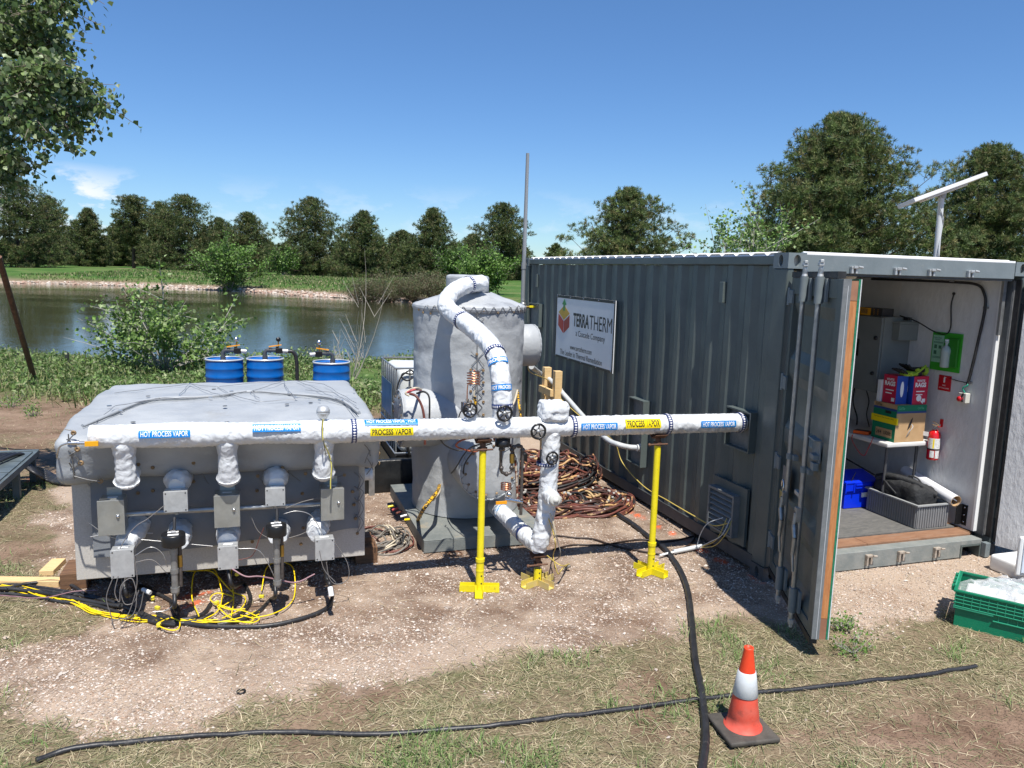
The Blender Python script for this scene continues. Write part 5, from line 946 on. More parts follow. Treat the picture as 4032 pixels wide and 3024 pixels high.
# curtain edge
# grommets and lacing
gmt = mat('grommet_brass', (.22, .14, .07), (.32, .22, .12), 30, .6, .4); wirem = mat('lacing_wire', (.22, .22, .22), None, rough=.45, metal=.7)
def grommet(thing, p, ax=(0, -1, 0), r=.0125, mt=gmt): thing.part('grommet', MB().lathe([(0, .006), (r*.45, .006), (r*.5, .009), (r, .004), (r, 0)], p, ax, 12), mt)
rowA = [(x, y) for x, y in ((557, 1028), (610, 1010), (660, 1023), (698, 1005), (744, 1026), (418, 1000), (330, 1010), (299, 1003))]
def capf(x, y, k=.18):
    v = .5
    for _ in range(4): p = pv(x, y, v); v = .462+k*max(0, min(1, (1.28-p.z)/.34))
    return p
for x, y in rowA: grommet(en, capf(x, y))
for x, y in ((555, 1060), (608, 1048), (653, 1066), (716, 1063), (720, 1035), (330, 1060), (298, 1065), (418, 1040), (470, 1035), (505, 1044), (410, 1100), (735, 1120), (722, 1095), (655, 1140), (765, 1090), (762, 1062), (768, 1120), (772, 1152), (245, 1128), (650, 1175), (545, 1170)): grommet(en, pv(x, y, .757))
for x, y in ((150, 933), (158, 968), (166, 998), (208, 1037)): grommet(en, capf(x+9, y+2, .08), r=.017)
for k in range(4):
    z = 1.2-.075*k; grommet(en, (-5.075, .74, z), (-1, 0, 0), .014); grommet(en, (-2.955, .72, z-.03), (1, 0, 0), .014)
def lace(thing, pts, r=.0028, name='lacing_wire', jit=.012, mt=wirem):
    q = []
    for a_, b_ in zip(pts[:-1], pts[1:]):
        a_, b_ = Vector(a_), Vector(b_); n = max(2, int((b_-a_).length/.09))
        for i in range(n): q.append(a_.lerp(b_, i/n)+Vector((random.uniform(-1, 1), random.uniform(-1, 1), random.uniform(-.3, .6)))*jit)
    q.append(Vector(pts[-1])); thing.part(name, MB().tube(cat_(q, 3), r, 5), mt)
for x0, y0, x1, y1 in ((142, 930, 163, 935), (160, 937, 146, 955), (146, 950, 168, 970), (167, 972, 150, 985), (150, 975, 174, 1002), (172, 1002, 155, 1012), (150, 1000, 165, 1030), (160, 1030, 215, 1040), (150, 940, 160, 1035)): lace(en, [capf(x0, y0, .07), capf(x1, y1, .07)], .004)
for x0, y0, x1, y1 in ((790, 962, 800, 985), (800, 975, 788, 1000), (795, 990, 806, 1015), (806, 1000, 792, 1025)): lace(en, [capf(x0, y0, .07), capf(x1, y1, .07)], .0035)
def ontop(x, y):
    p = pz(x, y, 1.345); p.z = 1.345-.055*float(sm(1.15, .55, p.y)); return p
SEAM = [(178, 909), (240, 893), (300, 873), (345, 864), (420, 862), (480, 858), (520, 850), (570, 850), (640, 856), (700, 860), (745, 872), (775, 886)]
en.part('cover_seam', MB().tube(cat_([ontop(*p)+Vector((0, 0, .008)) for p in SEAM], 5), .0035, 6), mat('seam_line', (.13, .135, .14), None, rough=.7))  # thin dark line running along the cover seam
en.part('cover_seam', MB().tube(cat_([ontop(x, y-3)+Vector((0, 0, -.002)) for x, y in SEAM], 5), .016, 8), fabric)
for pts in ([(205, 903), (250, 880), (320, 868), (395, 862), (470, 858), (540, 846), (600, 852), (680, 858), (740, 872)], [(250, 852), (300, 845), (360, 838), (410, 832), (470, 838), (540, 830), (610, 826), (640, 824), (700, 833), (770, 872)], [(385, 858), (410, 832), (440, 845), (490, 862)], [(560, 862), (540, 850), (612, 826), (625, 850), (640, 862)], [(300, 873), (345, 862), (420, 866)], [(640, 824), (660, 832), (740, 870), (770, 890)], [(470, 838), (500, 855), (520, 862), (560, 870), (640, 866)], [(660, 845), (720, 850), (775, 880)]): lace(en, [ontop(*p)+Vector((0, 0, .010)) for p in pts], .0024, jit=.007, mt=mat('bright_wire', (.34, .34, .34), None, rough=.4, metal=.6))
for x, y in ((236, 880), (388, 858), (410, 832), (500, 848), (612, 826), (625, 853), (640, 862), (260, 888), (455, 862), (740, 868), (765, 845), (690, 868)): en.part('wire_twist', MB().obox(ontop(x, y)+Vector((0, 0, .012)), (.03, .012, .008), Matrix.Rotation(x, 3, 'Z')), chrome)
for x, y in ((287, 900), (320, 856), (490, 898), (486, 877), (462, 841), (620, 873), (671, 870), (400, 905)): en.part('cover_eyelet', MB().lathe([(0, .002), (.016, .002), (.017, 0)], ontop(x, y)+Vector((0, 0, .001)), (0, 0, 1), 10), black_ink)
# horizontal conduit and boxes
en.part('conduit', MB().cyl((-4.66, .60, .713), (-4.09, .60, .708), .020, 14).cyl((-3.95, .60, .704), (-3.39, .60, .698), .020, 14), steel)
def jbox(u0, u1, z0, z1, v0, v1, big):
    b_ = en.part('junction_box', MB().box(u0, u1, v0, v1, z0, z1), box_steel if big else alu, bevel=.004)
    b0 = lambda m_, n_, mt, **k: (lambda o_: o_)(m_.build(n_, mt, b_, en.base, **k))
    if big:
        b0(MB().box(u0-.004, u1+.004, v0-.012, v0-.001, z0-.004, z1+.004), 'box_door', box_steel, bevel=.002); b0(MB().lathe([(0, .014), (.007, .014), (.011, .006), (.012, 0)], (u1-.035, v0-.012, (z0+z1)/2+.01), (0, -1, 0), 12), 'latch_knob', chrome)
        b0(MB().box(u0+.03, u1-.03, v1-.006, v1, z1, z1+.05), 'mounting_flange', box_steel)
    else:
        b0(MB().box(u0-.001, u1+.001, v0-.006, v0-.0005, z0-.001, z1+.001), 'box_lid', alu, bevel=.001)
        for u in (u0+.012, u1-.012):
            for z in (z0+.012, z1-.012): b0(MB().lathe([(0, .002), (.005, .002), (.005, 0)], (u, v0-.006, z), (0, -1, 0), 6), 'lid_screw', black_ink)
    b0(MB().box((u0+u1)/2-.03, (u0+u1)/2+.03, (v0+v1)/2-.012, (v0+v1)/2+.012, z1+.0005, z1+.0015), 'tag_plate', whitep); b0(MB().cyl(((u0+u1)/2, (v0+v1)/2, z0-.03), ((u0+u1)/2, (v0+v1)/2, z0), .016, 10), 'cable_gland', steel)
for (x0, y0, x1, y1) in ((211, 1083, 270, 1152), (463, 1072, 518, 1135), (694, 1057, 742, 1120)):
    a_, b_ = pv(x0, y0, .47), pv(x1, y1, .47); jbox(a_.x, b_.x, b_.z, a_.z, .47, .62, True)
for (x0, y0, x1, y1) in ((353, 1063, 406, 1104), (573, 1056, 616, 1091)):
    a_, b_ = pv(x0, y0, .47), pv(x1, y1, .47); jbox(a_.x, b_.x, b_.z, a_.z, .47, .56, False)
for (x0, y0, x1, y1) in ((238, 1190, 291, 1245), (470, 1182, 515, 1227), (681, 1166, 722, 1208)):
    a_, b_ = pv(x0, y0, .42), pv(x1, y1, .42); jbox(a_.x, b_.x, b_.z, a_.z, .42, .51, False)
# wrapped nozzles behind the boxes
for i, (x, y) in enumerate(((383, 1040), (596, 1035))):
    c_ = pv(x, y, .60); m_ = MB(); wrap_tube(m_, [(c_.x, .78, c_.z-.01), (c_.x, .60, c_.z), (c_.x, .55, c_.z-.02)], [.085, .08, .05], .014, .01, 36, 11, i); en.part('wrapped_nozzle', m_, wrapm)
for i, (x, y, x2, y2) in enumerate(((268, 1180, 300, 1130), (385, 1168, 390, 1140), (492, 1170, 494, 1140), (600, 1160, 604, 1140), (684, 1155, 690, 1120))):
    c_ = pv(x, y, .53); d_ = pv(x2, y2, .78); m_ = MB(); wrap_tube(m_, [tuple(d_), tuple(c_.lerp(d_, .4)), tuple(c_)], [.075, .078, .06], .013, .01, 32, 12, i+5); en.part('wrapped_nozzle', m_, wrapm)
en.part('pipe_stub', MB().cyl((EU1, .95, .80), (EU1+.07, .95, .80), .045, 20).cyl((EU1+.05, .95, .80), (EU1+.075, .95, .80), .05, 20), whitep, label='short white plastic pipe stub on the right end')
# loose thin wires on the front
gw = mat('grey_wire', (.17, .16, .155), None, rough=.5); sw_ = mat('silver_wire', (.5, .5, .5), None, rough=.35, metal=.8); rw = mat('brown_wire', (.13, .04, .03), None, rough=.5)
def fw(pts, v, r=.003, mt=gw, nm='thermocouple_wire', vs=None):
    q = [pv(x, y, v if vs is None else vs[i]) for i, (x, y) in enumerate(pts)]; en.part(nm, MB().tube(cat_(q, 8), r, 5), mt)
fw([(106+0*1, 1030)]*0+[(355, 1092), (320, 1120), (290, 1140), (262, 1180), (245, 1235)], .44)
fw([(613, 1110), (640, 1104), (670, 1112), (690, 1140), (700, 1165)], .50, mt=sw_); fw([(613, 1100), (650, 1085), (690, 1075)], .52); fw([(540, 1110), (560, 1150), (600, 1165), (660, 1150), (685, 1120)], .62)
fw([(515, 1185), (560, 1190), (590, 1240), (600, 1275)], .38, mt=sw_); fw([(515, 1210), (545, 1200), (560, 1165), (570, 1140)], .40, mt=rw); fw([(722, 1170), (750, 1215), (752, 1250), (728, 1262), (712, 1250), (705, 1215)], .36); fw([(690, 1190), (700, 1230), (725, 1258)], .36)
fw([(292, 1200), (325, 1182), (350, 1195), (362, 1225)], .42, mt=sw_); fw([(292, 1215), (330, 1210), (362, 1240)], .42)
fw([(182, 950+90), (215, 1070), (228, 1075)], .79, mt=sw_); fw([(190, 1128), (240, 1160), (300, 1165), (460, 1180)], .60, .003, sw_); fw([(195, 1160), (250, 1150), (330, 1152)], .70, .0035, sw_)
fw([(245, 1245), (230, 1290), (240, 1330), (250, 1360), (270, 1350), (300, 1320), (310, 1280)], .40, .003); fw([(255, 1245), (248, 1280), (258, 1300), (262, 1265), (285, 1250), (295, 1290), (285, 1330), (240, 1340)], .36, .0032)
fw([(270, 1250), (262, 1280), (270, 1305), (290, 1300), (300, 1275)], .38); fw([(385, 1270), (378, 1300), (360, 1318), (330, 1322)], .35, mt=sw_); fw([(290, 1200), (296, 1260), (280, 1320), (260, 1350)], .37)
for y0, y1 in ((1020, 1060), (1050, 1085), (1075, 1120), (1110, 1150)): fw([(765, y0), (778, (y0+y1)/2-5), (772, y1), (785, y1-20), (777, y0+5)], .755, .0028)
for (x0, y0), (x1, y1) in (((299, 1003), (298, 1050)), ((418, 1000), (450, 1045)), ((418, 1000), (385, 1030)), ((557, 1028), (575, 1050)), ((610, 1010), (650, 1040)), ((610, 1010), (608, 1040)), ((744, 1026), (715, 1035))): lace(en, [capf(x0, y0), pv(x1, y1, .745)], .0022, jit=.006)
# timbers under it
single('timber_beam', MB().box(-5.10, -2.93, 1.22, 1.37, .03, .19), wood_d, 'dark timber beam under the front edge of the grey enclosure', 'timber', (-4, 1.0, 0), bevel=.004)
single('timber_beam', MB().box(-5.12, -2.93, 2.1, 2.25, .03, .19), wood_d, 'dark timber beam under the back of the grey enclosure', 'timber', (-4, 2.2, 0), bevel=.004)
p = pz(157, 1274, 0); single('timber_block', MB().box(p.x-.08, p.x+.10, p.y-.0, p.y+.30, .0, .125), wood_d, 'short brown timber block at the left front corner of the enclosure', 'timber', (p.x, p.y, 0), bevel=.005)
p = pz(800, 1218, 0); single('timber_block', MB().box(p.x-.12, p.x+.06, p.y, p.y+.22, .0, .14), wood_d, 'brown timber block at the right front corner of the enclosure', 'timber', (p.x, p.y, 0), bevel=.005)
a_, b_ = pz(-90, 1267, .0), pz(131, 1269, .0); single('lumber', MB().obox((a_+b_)/2+Vector((0, .04, .025)), ((b_-a_).length, .09, .045), Matrix.Rotation(math.atan2(b_.y-a_.y, b_.x-a_.x), 3, 'Z')), wood_l, 'new pale two-by-four lying on the ground left of the enclosure', 'lumber', (a_.x, a_.y, 0), bevel=.002)
a_, b_ = pz(98, 1250, .0), pz(126, 1222, .0); single('lumber', MB().obox((a_+b_)/2+Vector((0, .03, .03)), ((b_-a_).length, .10, .04), Matrix.Rotation(math.atan2(b_.y-a_.y, b_.x-a_.x), 3, 'Z')), wood_l, 'short offcut of lumber lying across the end of the long board', 'lumber', (a_.x, a_.y, 0), bevel=.002)
# ============================================================ VAPOR PIPE
PV = .385
def pc(u): return 1.222+(-u)*.0150     # centre height along the run
vp = Thing('vapor_pipe', 'long white film-wrapped hot process vapor pipe running from the enclosure into the container', 'pipe', (-2.25, PV, 1.2))
m_ = MB(); wrap_tube(m_, [(u, PV, pc(u)) for u in np.linspace(-4.80, -.03, 25)], [.076+.006*math.sin(u*7) if u < -3.2 else .075 for u in np.linspace(-4.80, -.03, 25)], .0065, .011, 44, 15, 1); vp.part('main_run', m_, wrapm)
vp.part('pipe_end', MB().lathe([(.07, 0), (.074, -.012), (.04, -.02), (0, -.02)], (-4.80, PV, pc(-4.8)), (1, 0, 0), 24), wrapm); vp.part('pipe_end', MB().cyl((-.05, PV, pc(0)), (.02, PV, pc(0)), .058, 24), steel)
for i, (x, yb) in enumerate(((270, 1058), (492, 1052), (700, 1040))):
    u = pv(x, 1000, PV+.02).x; zb = pv(x, yb, .45).z; m_ = MB(); wrap_tube(m_, [(u, PV+.01, pc(u)+.02), (u, PV+.015, pc(u)-.06), (u, PV+.03, pc(u)-.14), (u, .43, 1.0), (u, .45, zb+.07), (u, .46, zb+.03), (u, .46, zb)], [.070, .074, .060, .062, .079, .068, .022], .006, .009, 40, 11, i+30); vp.part('drop_leg', m_, wrapm)
    m_ = MB(); wrap_tube(m_, [(u, .47, zb+.08), (u, .62, zb+.08)], [.06, .06], .008, .012, 28, 14, i); vp.part('elbow', m_, wrapm)
for x in (763, 1235, 1438, 1595):
    u = pv(x, 925, PV).x; b_ = vp.part('tape_band', MB().lathe([(.0825, -.018), (.0842, -.017), (.0842, .017), (.0825, .018)], (u, PV, pc(u)), (1, .0, .0), 40), navy)
    def cyp(a_, h, r=.0850): return (u+h, PV-r*math.cos(a_), pc(u)+r*math.sin(a_))
    zz = MB()
    for k in range(26):
        t0 = -math.pi*.95+k*.235; zz.add([cyp(t0-.075, 0), cyp(t0, -.012), cyp(t0+.075, 0), cyp(t0, .012)], [(0, 1, 2, 3)])
    sub_ = zz.build('band_pattern', white_ink, b_, vp.base)
def sticker(x0, y0, x1, y1, words, lm, im, bold=.02, cut=None):
    """printed strip wrapped round the front of the pipe"""
    a_, b_ = pv((x0+x1)/2-(x1-x0)/2, (y0+y1)/2, PV-.08), pv(x1, (y0+y1)/2, PV-.08); u0, u1 = a_.x, b_.x; zt = pv((x0+x1)/2, y0, PV-.078).z; zb_ = pv((x0+x1)/2, y1, PV-.078).z; um = (u0+u1)/2
    R0 = .0905 if u0 < -3.2 else .0835; t0 = math.asin(max(-.95, min(.95, (zb_-pc(um))/R0))); t1 = math.asin(max(-.95, min(.97, (zt-pc(um))/R0)))
    def cp(a2, th_, r): return (a2, PV-r*math.cos(th_), pc(a2)+r*math.sin(th_))
    s_ = vp.part('sticker', MB().grid([[cp(u0+(u1-u0)*i/12, t0+(t1-t0)*j/8, R0) for j in range(9)] for i in range(13)]), lm)
    fr = lambda a2, b2: cp(u0+(u1-u0)*.04+a2, t0+(t1-t0)*.16+b2, R0+.0016)
    text(MB(), '', 1, 1, fr) if 0 else None
    text_m = text(MB(), words, (u1-u0)*.92, (t1-t0)*.68, fr, bold); text_m.build('lettering', im, s_, vp.base)
sticker(299, 929, 411, 945, 'HOT PROCESS VAPOR', blue_lab, white_ink, .012); sticker(545, 917, 650, 932, 'HOT PROCESS VAPOR', blue_lab, white_ink, .012); sticker(789, 908, 905, 919, 'HOT PROCESS VAPOR | HOT', blue_lab, white_ink, .012)
sticker(800, 924, 893, 941, 'PROCESS VAPOR', yel_lab, black_ink, .02); sticker(1256, 914, 1334, 929, 'HOT PROCESS VAPOR', blue_lab, white_ink, .012); sticker(1352, 906, 1428, 925, 'PROCESS VAPOR', yel_lab, black_ink, .02); sticker(1515, 909, 1590, 923, 'HOT PROCESS VAPOR', blue_lab, white_ink, .012)
# riser to the tank top
RP = [pv(1086, 905, PV), pv(1084, 850, .40), pv(1078, 795, .46), pv(1066, 757, .58), pv(1040, 726, .85), pv(1000, 693, 1.2), pv(972, 671, 1.48), pv(963, 655, 1.60), pv(977, 633, 1.72), pv(1005, 617, 1.84), pv(1042, 611, 1.98)]
RP[0] = Vector((RP[0].x, PV, pc(RP[0].x)+.02)); m_ = MB(); wrap_tube(m_, cat_(RP, 5), .071, .010, .012, 40, 12, 9); vp.part('riser', m_, wrapm)
RC = cat_(RP, 5)
def rat(x, y):   # nearest riser point to a column/row of the picture
    best = None
    for i, p in enumerate(RC[:-1]):
        q = W(p)-CO; z = q.dot(_f); X_ = (IMG_W/2+F_PX*q.dot(CR)/z)/KD; Y_ = (IMG_H/2-F_PX*q.dot(CU)/z)/KD; d_ = (X_-x)**2+(Y_-y)**2
        if best is None or d_ < best[0]: best = (d_, i)
    i = best[1]; return RC[i], (RC[i+1]-RC[i]).normalized()
for x, y in ((1087, 870), (1062, 768), (1000, 695), (1010, 617)):
    c_, ax = rat(x, y); b_ = vp.part('tape_band', MB().lathe([(.0775, -.017), (.079, -.016), (.079, .016), (.0775, .017)], c_, ax, 40), navy); zz = MB(); e1_ = ax.orthogonal().normalized(); e2_ = ax.cross(e1_)
    for k in range(26):
        t0 = k*2*math.pi/26; f_ = lambda t_, h: c_+ax*h+(e1_*math.cos(t_)+e2_*math.sin(t_))*.0798
        zz.add([f_(t0-.075, 0), f_(t0, -.011), f_(t0+.075, 0), f_(t0, .011)], [(0, 1, 2, 3)])
    zz.build('band_pattern', white_ink, b_, vp.base)
for (x, y, wd) in ((1073, 790, 'PROCESS'), (1083, 838, 'HOT PROCESS')):
    c_, ax = rat(x, y); up = ax if ax.z > 0 else -ax; vw = (CO-W(c_)).normalized(); vl = Vector((vw.dot(B), vw.dot(A), vw.z)); n_ = (vl-up*vl.dot(up)).normalized(); e_ = up.cross(n_)*-1
    if e_.x < 0: e_ = -e_
    g_ = lambda t_, h, r: c_+up*h+(n_*math.cos(t_)+e_*math.sin(t_))*r
    s_ = vp.part('sticker', MB().grid([[g_(-1.25+2.5*i/14, -.022+.044*j, .0795) for j in range(2)] for i in range(15)]), blue_lab); text(MB(), wd, 2.1, .028, lambda a2, b2: g_(-1.05+a2, -.014+b2, .0808), .035).build('lettering', white_ink, s_, vp.base)
# branch legs to the right: tall wrapped leg with box, tee and elbow to the tank
bx = pv(1194, 888, .40); m_ = MB()
def crk(P, d): return P+d*((ridge(P*17, 3)-.4)*.030)[..., None]
m_.rbox(bx.x-.105, bx.x+.10, .30, .49, bx.z-.07, bx.z+.075, .035, .012, crk); vp.part('wrapped_valve_box', m_, wrapm, merge=False)
LP = [pv(1192, 925, .39), pv(1188, 1000, .385), pv(1180, 1100, .385), pv(1168, 1165, .385), pv(1163, 1185, .40)]; m_ = MB(); wrap_tube(m_, LP, [.072, .066, .068, .070, .06], .008, .011, 40, 13, 21); vp.part('down_leg', m_, wrapm)
BP = [pv(1163, 1178, .385), pv(1145, 1165, .50), pv(1118, 1140, .80), pv(1085, 1108, 1.25), pv(1068, 1094, 1.62)]; m_ = MB(); wrap_tube(m_, cat_(BP, 5), [.066]*16+[.062]*5, .010, .011, 36, 13, 25); vp.part('bottom_branch', m_, wrapm)
c_ = (BP[0]+BP[2])/2; ax = (BP[2]-BP[1]).normalized(); vp.part('tape_band', MB().lathe([(.073, -.016), (.075, -.015), (.075, .015), (.073, .016)], BP[1]+ax*.12, ax, 36), navy); vp.part('tape_strip', MB().lathe([(.0695, -.05), (.0715, -.05), (.0715, .05), (.0695, .05)], BP[3], ax, 36), mat('blue_white_tape', (.03, .2, .45), (.7, .75, .8), 60, .4, lo=.45, hi=.5))
c_ = pv(1180, 1001, .385); vp.part('tape_band', MB().lathe([(.0735, -.014), (.0755, -.013), (.0755, .013), (.0735, .014)], c_, (0, 0, 1), 36), navy)
zz = MB()
for k in range(24): t0 = k*.262; f_ = lambda t_, h: c_+Vector((.0765*math.cos(t_), .0765*math.sin(t_), h)); zz.add([f_(t0-.07, 0), f_(t0, -.01), f_(t0+.07, 0), f_(t0, .01)], [(0, 1, 2, 3)])
zz.build('band_pattern', white_ink, vp.o, vp.base)
t0_, t1_ = pv(1182, 1068, .385), pv(1198, 1079, .22); m_ = MB(); wrap_tube(m_, [t0_, t1_], [.058, .052], .010, .01, 32, 16, 31); vp.part('tee_branch', m_, wrapm); ax = (t1_-t0_).normalized(); vp.part('tee_cap', MB().lathe([(.045, 0), (.046, .02), (.036, .028), (.03, .03), (.018, .03), (.018, .045), (0, .046)], t1_, ax, 24), mat('pvc_cap', (.52, .52, .48), None, rough=.45))
for i, (x, y) in enumerate(((1015, 925), (1085, 925))): u = pv(x, y, PV).x; m_ = MB(); wrap_tube(m_, [(u, PV, pc(u)+.03), (u, PV-.01, pc(u)+.115)], [.05, .04], .010, .01, 28, 18, 40+i); vp.part('wrapped_stub', m_, wrapm)
def handwheel(x, y, v, R, tilt=(0, -1, 0)):
    c_ = pv(x, y, v); R *= 1.15; ax = Vector(tilt).normalized(); e1_ = ax.orthogonal().normalized(); e2_ = ax.cross(e1_); h_ = vp.part('handwheel', MB().tube([c_+(e1_*math.cos(t_*math.pi/14)+e2_*math.sin(t_*math.pi/14))*R*(1+.03*(t_ % 4 == 0)) for t_ in range(28)], R*.17, 8, True), black_p)
    for k in range(5): a2 = k*1.2566; MB().cyl(c_-ax*.004, c_+(e1_*math.cos(a2)+e2_*math.sin(a2))*R, R*.10, 6).build('spoke', black_p, h_, vp.base)
    MB().lathe([(0, .012), (R*.2, .012), (R*.30, .004), (R*.34, -.006), (R*.2, -.03)], c_, ax, 16).build('hub', steel, h_, vp.base); MB().cyl(c_-ax*.12, c_, R*.17, 8).build('valve_stem', chrome, h_, vp.base); MB().obox(c_-ax*.13, (R*1.1, R*1.0, R*1.5)).build('valve_body', ironm, h_, vp.base)
handwheel(1015, 886, PV-.06, .042); handwheel(1090, 893, PV-.10, .046); handwheel(1163, 932, PV-.14, .046); handwheel(1193, 990, PV-.09, .040, (.15, -1, 0))
# sensor head on the pipe, orange tag, left fitting
c_ = pv(698, 893, PV); sh = Thing('sensor_head', 'round silver sensor head standing on the wrapped pipe', 'sensor', (c_.x, PV, c_.z-.05)); sh.part('head', MB().lathe([(0, -.055), (.022, -.05), (.032, -.035), (.045, -.012), (.046, -.004), (.042, 0), (.047, .004), (.045, .012), (.034, .034), (.012, .044), (0, .045)], (c_.x, PV, c_.z+.012), (0, 0, 1), 24), alu); sh.part('stem', MB().cyl((c_.x, PV, c_.z-.10), (c_.x, PV, c_.z-.04), .018, 12), alu)
q = [(698, 906), (697, 930), (699, 955), (712, 985), (716, 1010), (714, 1040), (714, 1056)]; sh.part('sensor_wire', MB().tube(cat_([pv(x, y, PV-.105 if i < 3 else .36) for i, (x, y) in enumerate(q)], 6), .004, 6), mat('yellow_wire', (.62, .55, .12), None, rough=.4)); sh.part('sensor_wire', MB().tube(cat_([pv(x, y, PV-.105 if i < 3 else .36) for i, (x, y) in enumerate([(696, 906), (695, 930), (700, 960), (705, 985), (718, 1000), (716, 1030), (716, 1056)])], 6), .003, 6), wirem)
vp.part('orange_tag', MB().box(-4.825, -4.75, PV-.10, PV-.085, 1.255, 1.285), mat('tag_yellow', (.75, .36, .01), None, rough=.4)); vp.part('end_fitting', MB().cyl((-4.92, PV-.07, 1.275), (-4.82, PV-.08, 1.272), .010, 10).cyl((-4.90, PV-.07, 1.275), (-4.86, PV-.07, 1.275), .015, 8), chrome); vp.part('end_wire', MB().tube(cat_([(-4.92, PV-.07, 1.275), (-4.97, PV-.05, 1.25), (-5.0, PV, 1.18), (-5.03, .55, 1.12)], 6), .006, 6), sw_)
# copper coils
def coil(thing, x, y, v, r, h, turns, tail=None):
    c_ = pv(x, y, v); pts = [c_+Vector((r*math.cos(t_*.4), r*math.sin(t_*.4), -h/2+h*t_/(turns*15.7))) for t_ in range(int(turns*15.7))]
    if tail: pts += [Vector(p) for p in tail(c_)]
    thing.part('copper_coil', MB().tube(pts, .0042, 6), copper)
coil(vp, 1023, 817, PV, .047, .095, 5, lambda c: [c+Vector((.0, 0, .05)), c+Vector((.01, 0, .06))]); c_ = pv(1023, 817, PV); vp.part('copper_tail', MB().tube(cat_([c_+Vector((-.04, 0, -.04)), c_+Vector((-.045, 0, -.08)), c_+Vector((-.045, .0, -.16))], 5), .0042, 6), copper); vp.part('sample_valve', MB().cyl(c_+Vector((-.045, 0, -.22)), c_+Vector((-.045, 0, -.15)), .014, 10).obox(c_+Vector((-.045, 0, -.19)), (.05, .03, .03)), chrome)
vp.part('wire_bundle', MB().tube(cat_([c_+Vector((.02, 0, .04)), c_+Vector((.012, -.02, -.05)), c_+Vector((.0, -.02, -.12)), c_+Vector((.015, -.02, -.19))], 5), .006, 6), mat('cream_wire', (.55, .48, .36), None, rough=.5)); vp.part('tape_wrap', MB().cyl(c_+Vector((.005, -.02, -.13)), c_+Vector((.015, -.02, -.20)), .011, 8), mat('striped_tape', (.02, .02, .02), (.75, .42, .02), 40, .5, lo=.49, hi=.51))
# black trap pots
def trap(x, yt, yb, v, r, lab, pipe=True):
    a_, b_ = pv(x, yt, v), pv(x, yb, v); T_ = Thing('condensate_pot', lab, 'pot', (a_.x, v, b_.z)); T_.part('pot', MB().lathe([(0, 0), (r, 0), (r*1.03, .006), (r*1.03, .07), (r*.97, .078), (0, .078)], (a_.x, v, a_.z-.078), (0, 0, 1), 28), black_p)
    T_.part('label_plate', MB().box(a_.x-.03, a_.x+.035, v-.045, v-.02, a_.z+.0005, a_.z+.002).box(a_.x-.035, a_.x+.03, v+.01, v+.035, a_.z+.0005, a_.z+.002), white_ink); T_.part('wing_nut', MB().obox((a_.x, v, a_.z+.012), (.03, .008, .02)), chrome)
    gp_ = mat('grey_pipe_leg', (.20, .20, .195), (.30, .30, .29), 20, .4, .5); T_.part('pipe', MB().cyl((a_.x, v, b_.z+.02), (a_.x, v, a_.z-.078), .021, 14), gp_); T_.part('coupling', MB().cyl((a_.x, v, a_.z-.14), (a_.x, v, a_.z-.10), .026, 12).cyl((a_.x, v, a_.z-.27), (a_.x, v, a_.z-.24), .026, 12), gp_)
    T_.part('elbow', MB().cyl((a_.x, v, b_.z), (a_.x, v, b_.z+.03), .028, 14).ball((a_.x, v, b_.z-.002), .026), gp_); T_.part('side_pipe', MB().cyl((a_.x+.032, v+.03, b_.z+.02), (a_.x+.032, v+.03, a_.z-.10), .014, 10), ironm); T_.part('brass_sleeve', MB().cyl((a_.x+.032, v+.03, a_.z-.24), (a_.x+.032, v+.03, a_.z-.16), .017, 8), brass); T_.part('cap_cable', MB().tube([(a_.x, v+.01, a_.z), (a_.x+.006, v+.02, a_.z+.03), (a_.x+.006, v+.05, a_.z+.09)], .010, 8), black_r)
    return T_
trap(374, 1152, 1278, .30, .072, 'black round condensate pot with white labels, left of the two before the enclosure'); trap(597, 1132, 1262, .30, .065, 'black round condensate pot with white labels, right of the two before the enclosure')
a_ = pv(1086, 948, .40); tp = Thing('condensate_trap', 'black round pot with looping brown iron pipes under the wrapped pipe', 'trap', (a_.x, .40, a_.z-.5)); tp.part('pot', MB().lathe([(0, 0), (.055, 0), (.057, .005), (.057, .06), (0, .062)], (a_.x, .40, a_.z-.055), (0, 0, 1), 24), black_p)
ip = [pv(x, y, .42) for x, y in ((1082, 962), (1082, 1012), (1084, 1020), (1092, 1024), (1102, 1022), (1106, 1015), (1106, 975), (1109, 966), (1118, 962), (1126, 964), (1129, 972), (1127, 1040), (1125, 1112))]
tp.part('iron_pipe', MB().tube(ip, .0125, 10), ironm)
for x, y in ((1082, 970), (1083, 1011), (1105, 1010), (1106, 972), (1110, 966), (1120, 963), (1129, 972), (1094, 1024), (1126, 1080)): tp.part('pipe_fitting', MB().ball(pv(x, y, .42), .0185, 8), ironm)
q0, q1 = pv(1106, 1000, .42), pv(1106, 980, .42); tp.part('brass_sleeve', MB().cyl(q0, q1, .020, 6), brass); coil(tp, 1093, 1050, .42, .038, .06, 4); tp.part('ball_valve', MB().cyl(pv(1090, 1078, .42), pv(1128, 1084, .42), .017, 10).ball(pv(1100, 1068, .40), .022, 8), chrome); tp.part('lever', MB().obox(pv(1083, 1086, .38), (.085, .012, .022)), mat('orange_lever', (.80, .33, .01), None, rough=.4)); tp.part('wire_bundle', MB().tube(cat_([pv(x, y, .45) for x, y in ((1102, 960), (1112, 990), (1116, 1040), (1118, 1080), (1122, 1100))], 6), .010, 6), mat('brown_stripe_cable', (.14, .035, .02), (.5, .42, .33), 25, .5, lo=.52, hi=.56))
